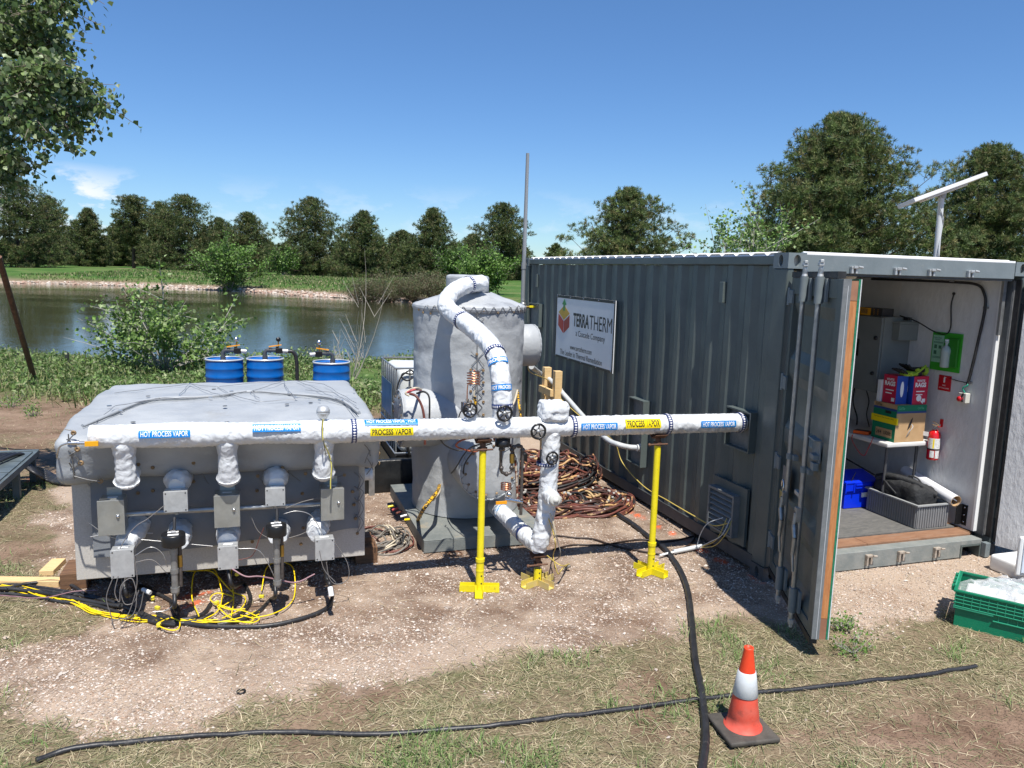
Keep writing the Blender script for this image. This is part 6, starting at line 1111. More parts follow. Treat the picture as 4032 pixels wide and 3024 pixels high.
# ============================================================ PIPE STANDS
def stand(u, v, ztop, lab, rot, dirty=False, cr=.150):
    T_ = Thing('pipe_stand', lab, 'pipe stand', (u, v, 0), 'yellow pipe stands'); h = .052
    for k in range(4):
        a2 = rot+k*math.pi/2; R_ = Matrix.Rotation(a2, 3, 'Z'); P_ = lambda x, y, z: Vector((u, v, 0))+R_ @ Vector((x, y, z)); m_ = MB(); w_ = .031
        for (x0, x1, y0, y1, z0, z1) in ((.02, cr, -w_, -w_+.004, 0, h), (.02, cr, w_-.004, w_, 0, h), (.02, cr, -w_+.004, w_-.004, .001, .006)): m_.obox(P_((x0+x1)/2, (y0+y1)/2, (z0+z1)/2+.004), (x1-x0, y1-y0, z1-z0), R_)
        T_.part('base_channel', m_, yellow_p if not dirty else mat('dusty_yellow_paint', (.62, .50, .06), (.55, .42, .22), 9, .7))
    T_.part('lower_tube', MB().cyl((u, v, .01), (u, v, min(.25, ztop*.6)), .030, 20), yellow_p)
    if ztop > .5: T_.part('post', MB().cyl((u, v, .25), (u, v, ztop-.05), .026, 20), yellow_p); T_.part('collar', MB().cyl((u, v, .235), (u, v, .262), .034, 20).cyl((u, v, .16), (u, v, .172), .032, 20), yellow_p)
    for z in ((.07, .13) if ztop > .5 else (.06, .10, .14)): T_.part('pin_hole', MB().cyl((u+.004, v-.031, z), (u+.004, v-.028, z), .006, 8), black_ink)
    T_.part('head_tube', MB().cyl((u, v, ztop-.055), (u, v, ztop), .022, 14).cyl((u, v, ztop-.06), (u, v, ztop-.035), .034, 14), rustm)
    T_.part('saddle', MB().add([(u-.055, v-.06, ztop+.035), (u-.055, v, ztop), (u-.055, v+.06, ztop+.035), (u+.055, v-.06, ztop+.035), (u+.055, v, ztop), (u+.055, v+.06, ztop+.035), (u-.055, v-.06, ztop+.029), (u-.055, v, ztop-.006), (u-.055, v+.06, ztop+.029), (u+.055, v-.06, ztop+.029), (u+.055, v, ztop-.006), (u+.055, v+.06, ztop+.029)], [(0, 3, 4, 1), (1, 4, 5, 2), (6, 7, 10, 9), (7, 8, 11, 10), (0, 6, 9, 3), (2, 5, 11, 8), (0, 1, 7, 6), (1, 2, 8, 7), (3, 9, 10, 4), (4, 10, 11, 5)]), rustm)
    T_.part('clamp_screw', MB().cyl((u-.09, v-.03, ztop-.048), (u+.07, v-.03, ztop-.048), .007, 8).ball((u-.09, v-.03, ztop-.048), .013, 8), rustm)
    return T_
stand(-2.245, PV, pc(-2.245)-.108, 'tall yellow pipe stand left of the wrapped vertical leg', -.30); stand(-1.775, .40, .215, 'short yellow stand under the wrapped elbow, partly buried in soil', .45, True); stand(-.80, PV, pc(-.8)-.108, 'tall yellow pipe stand nearest the container', .45)
# ============================================================ TANK
TU, TV, TR = -1.885, 2.2, .525
tk = Thing('insulated_tank', 'tall round tank in a grey laced insulation jacket with a smaller neck on top', 'tank', (TU, TV, .13))
def cylgrid(cx, cy, r, z0, z1, n=160, k=90, amp=.015, sd=0, cr=.0):
    P = []
    for i in range(n+1):
        a2 = 2*math.pi*i/n; row = []
        for j in range(k+1): row.append((math.cos(a2), math.sin(a2), z0+(z1-z0)*j/k))
        P.append(row)
    P = np.array(P); q_ = P*np.array([2.2, 2.2, 6])+sd; d_ = (fbm(q_, 3)-.5)*amp*2+(ridge(P*np.array([2, 2, 9])+sd, 2)-.5)*amp*.7; rr_ = r+d_
    X_ = cx+P[..., 0]*rr_; Y_ = cy+P[..., 1]*rr_; return [[(X_[i, j], Y_[i, j], P[i, j, 2]) for j in range(k+1)] for i in range(n+1)]
tk.part('jacket', MB().grid([r[::-1] for r in cylgrid(TU, TV, TR, .13, 2.075)]), fabric_t)
def softlathe(prof, org, sd, amp=.014, n=96, sub_=5):
    q = []
    for (r0, h0), (r1, h1_) in zip(prof[:-1], prof[1:]):
        for i in range(sub_): q.append((r0+(r1-r0)*i/sub_, h0+(h1_-h0)*i/sub_))
    q.append(prof[-1]); m_ = MB().lathe(q, org, (0, 0, 1), n); V = np.array(m_.v); d_ = (fbm(V*6+sd, 3)-.5)*2*amp; m_.v = [(p[0]+(p[0]-org[0])*e*.9, p[1]+(p[1]-org[1])*e*.9, p[2]+e) for p, e in zip(V, d_)]; return m_
tk.part('top_cover', softlathe([(TR+.006, -.045), (TR+.016, -.02), (TR+.013, .002), (TR-.01, .018), (TR-.06, .035), (TR*.6, .085), (.23, .115), (.20, .125)], (TU, TV, 2.065), 4), fabric_t)
tk.part('neck', softlathe([(.198, 0), (.203, .02), (.203, .10), (.204, .145), (.198, .160), (.18, .167), (.10, .17), (0.001, .170)], (TU-.02, TV, 2.18), 9, .010), fabric_t)
def surf(x, y, u0=TU, v0=TV, r=TR):   # sight line met with the round jacket
    d = rayd(x, y); o_ = L(CO); dl_ = Vector((d.dot(B), d.dot(A), d.z)); a2 = dl_.x**2+dl_.y**2; b2 = 2*((o_.x-u0)*dl_.x+(o_.y-v0)*dl_.y); c2 = (o_.x-u0)**2+(o_.y-v0)**2-r*r; D2 = b2*b2-4*a2*c2
    t_ = (-b2-math.sqrt(max(0, D2)))/(2*a2); return o_+dl_*t_
def tg_(x, y, r=.013):
    p = surf(x, y, r=TR+.008); ax = Vector((p.x-TU, p.y-TV, 0)).normalized(); grommet(tk, tuple(p), tuple(ax), r)
for y in (720, 765, 804, 830, 850, 872, 900): tg_(1017 if y > 770 else 1030, y-5 if y > 770 else y); tg_(1040+(10 if y < 770 else 4), y-4 if y > 770 else y)
for x, y in ((905, 665), (914, 671), (930, 673), (1045, 667), (1110, 670), (1124, 667), (1076, 672)): tg_(x, y+4, .011)
for i, (x0, y0, x1, y1) in enumerate(((1018, 670, 1046, 690), (1046, 670, 1018, 690), (1018, 690, 1046, 715), (1046, 690, 1018, 715), (1018, 760, 1046, 790), (1046, 760, 1018, 790), (1020, 790, 1046, 812), (1046, 790, 1020, 812), (1020, 812, 1044, 835), (1044, 812, 1020, 835), (1020, 835, 1042, 856), (1042, 835, 1020, 856), (1020, 856, 1042, 880), (1042, 856, 1020, 880), (1020, 880, 1042, 903), (1042, 880, 1020, 903), (905, 660, 914, 672), (914, 672, 920, 660), (925, 660, 930, 675), (1100, 662, 1110, 673), (1110, 673, 1120, 660), (1120, 660, 1126, 668))):
    lace(tk, [surf(x0, y0, r=TR+.012), surf(x1, y1, r=TR+.012)], .0028, jit=.002)
lace(tk, [surf(1031, y, r=TR+.010) for y in range(668, 905, 20)], .004, jit=.001, name='jacket_seam', mt=mat('seam_line', (.13, .13, .14), None))  # thin dark line down the jacket seam
for i in range(14): a2 = -2.6+i*.17; tk.part('lacing_wire', MB().tube([(TU+(TR+.02)*math.cos(a2), TV+(TR+.02)*math.sin(a2), 2.075), (TU+(TR+.014)*math.cos(a2+.08), TV+(TR+.014)*math.sin(a2+.08), 2.015), (TU+(TR+.02)*math.cos(a2+.16), TV+(TR+.02)*math.sin(a2+.16), 2.075)], .003, 5), wirem)
def manway(c0, c1, r, lab, sd):
    c0, c1 = Vector(c0), Vector(c1); ax = (c1-c0).normalized(); x_ = ax.orthogonal().normalized(); y_ = ax.cross(x_); n = 72; prof = [(r, 0), (r, .3), (r*1.0, .7), (r*1.01, .93), (r*.96, .985), (r*.90, 1.0), (r*.6, 1.01), (r*.25, 1.015), (0.001, 1.015)]; Lg = (c1-c0).length; P = []
    for (rr_, h) in prof: P.append([[*(c0+ax*(h*Lg)+(x_*math.cos(2*math.pi*i/n)+y_*math.sin(2*math.pi*i/n))*rr_)] for i in range(n+1)])
    P = np.array(P); P += (np.array(ax)[None, None]*((fbm(P*7+sd, 3)-.5)*.03)[..., None]); m_ = tk.part('manway_cover', MB().grid([[tuple(p) for p in r_] for r_ in P]), fabric_t, label=lab)
    MB().tube([c0+ax*(Lg*.985)+(x_*math.cos(t_)+y_*math.sin(t_))*r*(.965+.012*math.sin(t_*23)) for t_ in np.linspace(0, 2*math.pi, 90)[:-1]], .008, 6, True).build('piping', fabric, m_, tk.base)
    for k in range(14):
        a2 = k*.449+.2; p_ = c0+ax*(Lg*1.012)+(x_*math.cos(a2)+y_*math.sin(a2))*r*.80; MB().lathe([(0, .006), (.010, .005), (.013, 0)], p_, ax, 10).build('grommet', gmt, m_, tk.base)
        q1_ = c0+ax*(Lg*1.0)+(x_*math.cos(a2+.16)+y_*math.sin(a2+.16))*r*.97; q2_ = c0+ax*(Lg*1.0)+(x_*math.cos(a2-.16)+y_*math.sin(a2-.16))*r*.97; MB().tube([q1_, p_+ax*.008, q2_], .0025, 4).build('lacing_wire', wirem, m_, tk.base)
manway((-1.90, 1.95, .675), (-1.905, 1.32, .675), .275, 'round laced manway cover facing the camera low on the tank', 3)
manway((TU-.10, 1.95, 1.04), (-2.60, 1.95, 1.04), .265, 'horizontal laced manway cover on the left of the tank', 5); manway((TU+.3, TV, 1.68), (-1.21, 2.22, 1.68), .205, 'laced manway cover high on the right of the tank', 7)
single('steel_skid_plate', MB().box(-2.50, -1.38, 1.22, 2.98, .112, .122).box(-2.50, -2.492, 1.22, 2.98, .012, .112).box(-1.388, -1.38, 1.22, 2.98, .012, .112).box(-2.492, -1.388, 1.22, 1.228, .012, .112), mat('skid_paint', (.135, .15, .145), (.21, .22, .205), 6, .6, bump=.2, c3=(.32, .27, .19), s3=5, l3=(.55, .75)), 'flat grey steel skid under the tank', 'skid', (-1.9, 1.6, 0), bevel=.003)
# tank cables
def cables(name, lab, cat, specs, base, group=None):
    T_ = Thing(name, lab, cat, base, group)
    for nm, pts, r, mt in specs: T_.part(nm, MB().tube(cat_(pts, 7), r, 6), mt)
    return T_
redb = mat('red_brown_cable', (.10, .028, .02), (.17, .055, .038), 20, .5); crm = mat('cream_wire', (.55, .48, .36), None)
cables('cable_bundle', 'red, white and black cables coming out of the tank jacket at its left shoulder', 'cables', [('cable', [surf(912, 842, r=TR+.01)+Vector((.0, -.0, 0)), pv(900, 838, 1.6), pv(885, 842, 1.6), pv(876, 850, 1.6), pv(884, 855, 1.6)], .009, crm), ('cable', [surf(912, 842, r=TR+.01), pv(895, 842, 1.55), pv(880, 848, 1.55)], .010, mat('pink_cable', (.5, .08, .09), None)), ('cable', [pv(885, 850, 1.5), pv(900, 857, 1.45), pv(912, 880, 1.42), pv(917, 912, 1.40), pv(918, 960, 1.42)], .012, redb), ('cable', [pv(900, 850, 1.5), pv(915, 846, 1.45), pv(926, 855, 1.42), pv(928, 880, 1.40), pv(926, 950, 1.42)], .009, black_r), ('cable', [pv(1020, 900, .55), pv(1000, 885, .9), pv(990, 905, 1.0), pv(988, 930, 1.1)], .005, black_r)], tuple(surf(912, 842)))
cables('cable_bundle', 'striped cables hanging down the right edge of the tank jacket', 'cables', [('cable', [surf(1118, 843, r=TR+.01), pv(1110, 870, 1.3), pv(1098, 885, 1.0)], .010, crm), ('cable', [surf(1118, 843, r=TR+.01), pv(1121, 870, 1.6), pv(1124, 895, 1.55), pv(1127, 930, 1.5)], .012, mat('striped_tape', (.02, .02, .02), None))], tuple(surf(1118, 843)))
st_ = mat('striped_tape', (.02, .02, .02), None)
cables('cable_bundle', 'orange and black cables looping under the wrapped pipe in front of the tank', 'cables', [('cable', [pv(1062, 950, .5), pv(1040, 945, .5), pv(1000, 950, .5), pv(985, 962, .55), pv(1000, 970, .6), pv(1030, 975, .6), pv(1046, 955, .6)], .007, mat('rust_cable', (.30, .07, .03), None, rough=.5)), ('cable', [pv(1060, 955, .55), pv(1020, 965, .9), pv(1000, 985, 1.1), pv(985, 1010, 1.35), pv(975, 1022, 1.62)], .006, black_r), ('cable', [pv(1062, 958, .55), pv(1030, 970, .9), pv(1005, 1000, 1.2), pv(1000, 1030, 1.36)], .006, black_r), ('cable', [pv(950, 948, .6), pv(962, 962, .7), pv(985, 972, .8), pv(1000, 973, .8)], .006, black_r), ('cable', [pv(1066, 950, .5), pv(1080, 945, .5), pv(1100, 952, .5)], .012, mat('rust_cable', (.3, .07, .03), None))], (-2.2, .6, 1.1))
sp = surf(949, 1049, r=TR+.01)
cables('cable_bundle', 'thick taped cable leaving the tank jacket and reaching down to the coiled ends', 'cables', [('cable', [sp, pv(945, 1062, 1.45), pv(930, 1080, 1.25), pv(915, 1100, 1.15), pz(902, 1125, .10)], .017, st_), ('cable', [sp, pv(948, 1063, 1.46), pv(935, 1080, 1.3)], .014, crm)], tuple(sp))
def ringpile(name, lab, cx, cy, rx, ry, n, r, mats_, z0, zh, jit=.12, ang=0, rr=(.4, 1), kind=None, cat='cable coil', tubes=6, seed=3):
    rd_ = random.Random(seed); T_ = Thing(name, lab, cat, (cx, cy, 0)); ca_, sa_ = math.cos(ang), math.sin(ang)
    for i in range(n):
        k = rd_.uniform(*rr); ox, oy = rd_.uniform(-1, 1)*rx*(1-k)*.9, rd_.uniform(-1, 1)*ry*(1-k)*.9; ph = rd_.uniform(0, 6.28); ln = rd_.uniform(3.5, 6.1); z = z0+zh*(1-k*.8)*rd_.random()+r; pts = []
        m_ = 11
        for j in range(m_+1):
            a2 = ph+ln*j/m_; q = k*(1+jit*math.sin(a2*2+i)+rd_.uniform(-jit, jit)*.25); x, y = ox+rx*q*math.cos(a2), oy+ry*q*math.sin(a2); pts.append((cx+x*ca_-y*sa_, cy+x*sa_+y*ca_, max(r, z+.035*math.sin(a2*3+i)*(zh > .05)+rd_.uniform(-.012, .012))))
        o_ = T_.part('cable_loop', MB().tube(cat_(pts, 5), r*rd_.uniform(.85, 1.1), tubes), mats_[i % len(mats_)])
    return T_
gwr = mat('dusty_grey_cable', (.13, .12, .105), (.20, .18, .155), 30, .6)
ringpile('cable_coil', 'grey wire ends with taped tips coiled on the ground left of the tank skid', -2.80, 1.60, .24, .30, 20, .008, [gwr, gwr, black_r, redb, gwr, crm], .0, .07, .2, seed=5)
T_ = Thing('cable_tips', 'bright taped cable ends lying on the coil left of the tank', 'cable ends', (-2.75, 1.7, .08))
for i in range(9): x, y = 838+i*9, 1105+(i*37 % 30)-10; p_ = pz(x, y, .09); T_.part('cable_end', MB().cyl(p_, p_+Vector((.06, .03*math.sin(i), .01)), .011, 8), [yel_lab, mat('pink_cable', (.5, .08, .09), None), redb, whitep][i % 4])
# brown and yellow cable heap by the container
cab = [redb, mat('orange_stripe_cable', (.13, .045, .03), (.50, .30, .13), 9, .6, lo=.52, hi=.56), mat('black_brown_cable', (.022, .012, .010), (.07, .03, .022), 12, .6), mat('dark_red_cable', (.07, .022, .018), (.12, .05, .035), 12, .6), mat('tan_cable', (.09, .03, .022), (.46, .32, .16), 7, .6, lo=.48, hi=.52), black_r]
ringpile('cable_coil', 'right coil of the brown and yellow cable heap beside the container', -.52, 2.20, .43, .42, 95, .012, cab, .0, .12, .08, .3, (.55, 1), seed=11)
ringpile('cable_coil', 'front left coil of the brown and yellow cable heap behind the wrapped leg', -1.02, 2.28, .40, .42, 80, .012, cab, .0, .12, .1, .9, (.4, 1), seed=12)
ringpile('cable_coil', 'back part of the cable heap, piled highest against the container', -.72, 3.05, .56, .60, 120, .012, cab, .05, .36, .16, .2, (.25, 1), seed=13)
T_ = Thing('cable_ties', 'white ties and labels on the brown and yellow cable heap', 'cable ties', (-.7, 2.5, .1)); rd_ = random.Random(4)
for i in range(60):
    a2 = rd_.uniform(0, 6.28); k = rd_.uniform(.5, 1); cx, cy, rx, zz_ = [(-.52, 2.20, .42, .13), (-1.02, 2.28, .36, .14), (-.72, 3.0, .5, .30)][i % 3]; T_.part('cable_tie', MB().obox((cx+rx*k*math.cos(a2), cy+rx*k*math.sin(a2), zz_*(1.3-k*.7)), (.020, .014, .014), Matrix.Rotation(a2, 3, 'Z')), mat('tie_white', (.55, .54, .5), None, rough=.6))
# plywood/black liner and berm behind
bm_ = mat('black_liner', (.010, .011, .012), (.02, .021, .022), 8, .35, bump=.5, bscale=6, bdist=.03)
be = Thing('containment_berm', 'low black lined containment berm behind the tank, held by metal brackets', 'berm', (-2.0, 3.5, 0))
be.part('berm_wall', MB().rbox(-3.15, -1.0, 3.10, 3.18, .0, .36, .02, .08, wav(.012, 5)), bm_); be.part('berm_wall', MB().rbox(-3.15, -1.0, 5.4, 5.48, .0, .36, .02, .08, wav(.012, 5)), bm_); be.part('berm_wall', MB().rbox(-1.0, -.92, 3.1, 5.48, .0, .36, .02, .1, wav(.012, 5)), bm_); be.part('berm_wall', MB().rbox(-3.2, -3.12, 3.1, 5.48, .0, .36, .02, .1, wav(.012, 5)), bm_); be.part('berm_floor', MB().box(-3.12, -1.0, 3.18, 5.4, .01, .03), bm_)
for u in (-2.72, -1.22): be.part('bracket', MB().box(u, u+.06, 3.02, 3.04, .0, .34).box(u, u+.06, 3.02, 3.10, .34, .346), steel)
be.part('water_film', MB().add([(-3.1, 3.2, .06), (-1.02, 3.2, .06), (-1.02, 5.38, .06), (-3.1, 5.38, .06)], [(0, 1, 2, 3)]), mat('puddle', (.05, .045, .035), None, rough=.05))
hp = [pz(x, y, .06) for x, y in ((775, 888), (800, 885), (830, 886), (870, 880))]; single('black_pipe', MB().tube(cat_([(-4.0, 6.6, .06), (-3.0, 6.0, .06), (-2.2, 5.75, .06), (-1.2, 5.7, .06)], 6), .05, 10), black_d, 'black pipe lying on the bare soil behind the berm', 'pipe', (-2.5, 5.8, 0))
# IBC tote
ib = Thing('tank_tote', 'white intermediate bulk container in a steel cage, half hidden behind the tank', 'bulk container', (-1.75, 4.4, .06)); iu0, iu1, iv0, iv1, iz0, iz1 = -2.27, -1.15, 4.0, 5.1, .18, 1.23
ib.part('bottle', MB().rbox(iu0+.04, iu1-.04, iv0+.04, iv1-.04, iz0+.02, iz1-.02, .09, .12, wav(.01, 4)), mat('milky_plastic', (.62, .64, .62), None, rough=.35)); ib.part('pallet', MB().box(iu0, iu1, iv0, iv1, .06, .18), black_p)
cgm = mat('cage_steel', (.42, .44, .45), None, rough=.35, metal=.7)
for u in np.linspace(iu0, iu1, 8): ib.part('cage_bar', MB().cyl((u, iv0, iz0), (u, iv0, iz1), .010, 6), cgm)
for v in np.linspace(iv0+.15, iv1, 7): ib.part('cage_bar', MB().cyl((iu0, v, iz0), (iu0, v, iz1), .010, 6), cgm)
for z in (iz0+.03, .5, .78, iz1): ib.part('cage_rail', MB().tube([(iu1, iv0-.012, z), (iu0-.012, iv0-.012, z), (iu0-.012, iv1, z), (iu1, iv1, z)], .012, 6, True), cgm)
ib.part('side_plate', MB().box(iu0-.03, iu0-.024, iv0+.15, iv0+.9, .62, 1.02), mat('plate_blue', (.10, .16, .20), (.2, .24, .26), 6, .3, .4)); a_ = pv(870, 858, iv0-.03); ib.part('yellow_tag', MB().obox(a_, (.10, .004, .13)), mat('tag_bright', (.80, .75, .0), None, rough=.5)); ib.part('lid', MB().cyl((-1.7, 4.55, iz1), (-1.7, 4.55, iz1+.04), .09, 18), black_p)
ib.part('drain_hose', MB().tube(cat_([(-2.12, 3.92, .95), (-2.2, 3.9, .85), (-2.14, 3.85, .6), (-2.16, 3.84, .35), (-2.13, 3.86, .22)], 6), .018, 8), black_r); ib.part('tangled_cord', MB().tube(cat_([pv(x, y, 3.93) for x, y in ((905, 800), (890, 808), (872, 806), (868, 815), (880, 822), (895, 812), (888, 800), (870, 810), (860, 830), (858, 850), (866, 880))], 6), .010, 6), black_r)
# drums
def drum(u, v, lab, vx, hose_=False, fl=1):
    zb = h1(*W((u, v, 0))[:2]) if False else 0.02; T_ = Thing('blue_drum', lab, 'drum', (u, v, zb), 'blue steel drums'); R_ = .29; H_ = .87; z = zb
    T_.part('body', MB().lathe([(0, 0), (R_, 0), (R_+.004, .012), (R_-.004, .02), (R_-.004, .27), (R_+.009, .29), (R_-.004, .31), (R_-.004, .56), (R_+.009, .58), (R_-.004, .60), (R_-.004, .70), (R_+.004, .715), (R_-.004, .73), (R_-.004, .845)], (u, v, z), (0, 0, 1), 48), drum_b)
    T_.part('lid', MB().lathe([(R_-.005, .85), (R_-.012, .845), (R_-.018, .832), (.2, .835), (0, .838)], (u, v, z), (0, 0, 1), 48), drum_b); T_.part('lid_ring', MB().lathe([(R_-.008, .845), (R_+.006, .842), (R_+.010, .852), (R_+.004, .866), (R_-.01, .868), (R_-.014, .858)], (u, v, z), (0, 0, 1), 48), mat('ring_steel', (.62, .65, .68), None, rough=.3, metal=.4)); T_.part('ring_bolt', MB().cyl((u-fl*R_*.98, v-.05, z+.855), (u-fl*R_*.98, v+.03, z+.855), .012, 8), chrome)
    T_.part('paper_label', MB().obox((u-.09, v-.10, z+.841), (.09, .05, .002), Matrix.Rotation(.3, 3, 'Z')).obox((u+.06, v-.14, z+.841), (.06, .03, .002)), white_ink)
    cu = u+vx; gpd = mat('dark_pvc', (.06, .065, .07), None, rough=.4); zt_ = z+.84; T_.part('riser_pipe', MB().tube([(cu, v, zt_-.01), (cu, v, zt_+.11), (cu+fl*.015, v, zt_+.135), (cu+fl*.04, v, zt_+.15), (cu+fl*.20, v-.03, zt_+.15)], .032, 12), gpd); T_.part('flange', MB().cyl((cu, v, zt_-.005), (cu, v, zt_+.06), .042, 14).cyl((cu+fl*.055, v, zt_+.15), (cu+fl*.10, v-.01, zt_+.15), .042, 14), gpd)
    T_.part('ball_valve', MB().obox((cu+fl*.22, v-.03, zt_+.145), (.11, .09, .09)).cyl((cu+fl*.19, v-.03, zt_+.19), (cu+fl*.19, v-.03, zt_+.21), .02, 8), black_p, bevel=.008); T_.part('lever', MB().obox((cu+fl*.16, v-.04, zt_+.225), (.20, .03, .016), Matrix.Rotation(fl*-.15, 3, 'Y')), mat('orange_lever', (.8, .33, .01), None))
    T_.part('coupling', MB().cyl((cu+fl*.26, v-.03, zt_+.14), (cu+fl*.36, v-.04, zt_+.135), .034, 12), alu); T_.part('gauge', MB().lathe([(0, .02), (.036, .018), (.038, 0), (.036, -.02), (0, -.022)], (cu+fl*.21, v-.05, zt_+.33), (.2, -1, .1), 18), black_p if hose_ else chrome); T_.part('gauge_stem', MB().cyl((cu+fl*.21, v-.03, zt_+.19), (cu+fl*.21, v-.03, zt_+.30), .010, 8), brass)
    if hose_: T_.part('hose', MB().tube(cat_([(cu+fl*.34, v-.04, zt_+.135), (cu+fl*.44, v-.05, zt_+.12), (cu+fl*.49, v-.05, zt_+.0), (cu+fl*.50, v-.05, zt_-.3), (cu+fl*.5, v-.03, .05)], 7), .03, 12), black_d)
    return T_
drum(-4.33, 8.15, 'leftmost of the three blue drums behind the enclosure', -.02); drum(-3.71, 8.15, 'middle blue drum with a thick black hose curving down its side', .0, True); drum(-2.70, 7.62, 'right-hand blue drum standing apart from the other two', .02, False, -1)
# grey drain pipe from the tank to the container with its wooden frame
gp2 = [pv(1148, 792, 2.6), pu(1165, 805, -.45), pu(1190, 822, -.38), pu(1225, 860, -.33), pu(1265, 905, -.30), pu(1310, 948, -.28), pu(1335, 960, -.24), pu(1360, 966, -.12), pu(1385, 967, -.01)]
dp_ = Thing('drain_pipe', 'grey plastic pipe sloping along the container side and turning into it', 'pipe', tuple(gp2[-1])); dp_.part('pipe', MB().tube(cat_(gp2, 6), .028, 14), greyp); dp_.part('coupling', MB().cyl(gp2[-1]+Vector((-.05, 0, 0)), gp2[-1]+Vector((-.015, 0, 0)), .036, 14).cyl(gp2[3]+(gp2[2]-gp2[3])*.35, gp2[3]+(gp2[2]-gp2[3])*.55, .035, 14), mat('pvc_white', (.62, .62, .6), None, rough=.45)); dp_.part('flange', MB().cyl(gp2[-1]+Vector((-.012, 0, 0)), gp2[-1]+Vector((.0, 0, 0)), .045, 16), greyp)
wf_ = Thing('wooden_support', 'rough wooden post frame holding up the grey pipe', 'wooden frame', (-.38, 3.75, 0)); zt1 = 1.23; ua, va = -.40, 3.95
for k, (du, dv2) in enumerate(((0, 0), (.0, -.36))): wf_.part('post', MB().box(ua-.045, ua+.045, va+dv2-.045, va+dv2+.045, 0, zt1), wood_l, bevel=.002)
wf_.part('crosspiece', MB().box(ua-.085, ua-.046, va-.36, va+.05, .92, 1.0), wood_l); wf_.part('crosspiece', MB().box(ua-.02, ua+.02, va-.31, va-.05, .80, .90), wood_l)
yc = [pv(1112, 763, 2.0)+Vector((.05, 0, 0))]*0+[pu(1110+0, 790, -.8) if 0 else pv(1110+45, 762, 2.3), pu(1138, 800, -.5) if 0 else pv(1142, 800, 2.6), pu(1185, 822, -.42), pu(1200, 850, -.38), pu(1260, 905, -.34), pu(1305, 935, -.3), pu(1330, 960, -.12), pu(1345, 1000, -.05), pu(1390, 1050, -.04), pu(1440, 1080, -.04), pu(1500, 1115, -.05), pu(1540, 1135, -.07), pu(1575, 1130, -.09)]
yw = mat('yellow_cord_dull', (.55, .42, .10), None, rough=.5); yb_ = mat('yellow_cord', (.85, .62, .01), None, rough=.4)
single('cord', MB().tube(cat_(yc, 6), .0055, 6), yw, 'thin yellow cord strung along the container side to the louvred vent', 'cord', tuple(yc[-1]))
T_ = Thing('white_hose', 'clear and white hose ends with yellow wires lying below the vent', 'hose', tuple(pz(1470, 1188, 0))); T_.part('hose', MB().cyl(pz(1455, 1192, .03), pz(1515, 1180, .03), .020, 10), mat('clear_hose', (.55, .58, .60), None, rough=.3)); T_.part('tube', MB().tube(cat_([pz(1425, 1200, .03), pz(1440, 1196, .03), pz(1458, 1192, .03)], 4), .010, 8), whitep)
for i, q in enumerate(([(1510, 1182), (1535, 1170), (1560, 1155), (1578, 1120)], [(1515, 1183), (1545, 1178), (1570, 1150), (1580, 1125)], [(1505, 1180), (1515, 1150), (1530, 1130), (1562, 1118)], [(1516, 1181), (1548, 1165), (1570, 1120)])): T_.part('wire', MB().tube(cat_([pz(*q[0], .03)]+[pu(x, y, -.16) for x, y in q[1:-1]]+[pu(*q[-1], -.09)], 6), .004, 5), yw if i % 2 else mat('clear_hose', (.5, .5, .5), None))
# ============================================================ GROUND CABLES AND HOSES
def onz(x, y): p = pz(x, y, 0); p.z = gz(p); return p
def gpath(pts, r, lift=0.0):
    q = [onz(a2, b2) for a2, b2 in pts]; return [p+Vector((0, 0, r*.9+lift+.004)) for p in [Vector((c2.x, c2.y, gz(c2))) for c2 in cat_(q, 8)]]
def hosep(name, pts, r, mt, lab, cat='hose', n=12, lift=0.0):
    q = gpath(pts, r, lift); return single(name, MB().tube(q, [r*(1+.04*math.sin(i*1.7)) for i in range(len(q))], n), mt, lab, cat, tuple(q[len(q)//2]))
hosep('black_hose', [(1325, 1108), (1340, 1120), (1370, 1140), (1395, 1160), (1430, 1185), (1455, 1215), (1475, 1250), (1487, 1290), (1493, 1340), (1497, 1390), (1502, 1440), (1512, 1490), (1520, 1540), (1524, 1590), (1522, 1625), (1512, 1700), (1500, 1800)], .022, black_d, 'thick black hose snaking from the cable heap past the traffic cone to the bottom edge', lift=.0)
hosep('black_hose', [(78, 1646), (130, 1626), (200, 1612), (260, 1606), (330, 1600), (372, 1597)], .015, black_d, 'black hose piece emerging from the cut grass at the bottom left', lift=-.006)
hosep('black_hose', [(372, 1597), (430, 1592), (500, 1590), (560, 1586), (640, 1584), (700, 1588), (800, 1592), (900, 1588), (1000, 1580), (1080, 1574), (1200, 1555), (1330, 1537), (1440, 1522), (1530, 1512), (1640, 1500), (1750, 1490), (1870, 1478), (1960, 1468), (2040, 1455), (2108, 1445)], .0135, black_d, 'long black hose lying across the cut grass behind the traffic cone', lift=-.004)
X_ = [(-40, 1280), (0, 1280), (60, 1280), (130, 1288), (200, 1297), (260, 1312)]
T_ = Thing('black_cables', 'black cables running from the left edge along the lumber under the enclosure', 'cables', tuple(pz(120, 1295, 0)))
for i, (dy, r) in enumerate(((0, .013), (-6, .011), (6, .014), (12, .012), (3, .009))): T_.part('cable', MB().tube(gpath([(x, y+dy+(i*x/60 % 7)-3) for x, y in X_], r, .006*(i % 3)), r, 8), black_d)
T_.part('cable', MB().tube(gpath([(15, 1284), (60, 1272), (110, 1266), (150, 1272), (185, 1292)], .012, .02), .012, 8), black_d); T_.part('cable', MB().tube(gpath([(0, 1300), (90, 1305), (160, 1290), (210, 1286)], .005, .035), .004, 6), mat('mauve_cable', (.25, .14, .16), None, rough=.5))
T_ = Thing('black_cables', 'heavy black cables dropping from the lower boxes and curving over the gravel', 'cables', tuple(pz(400, 1340, 0)))
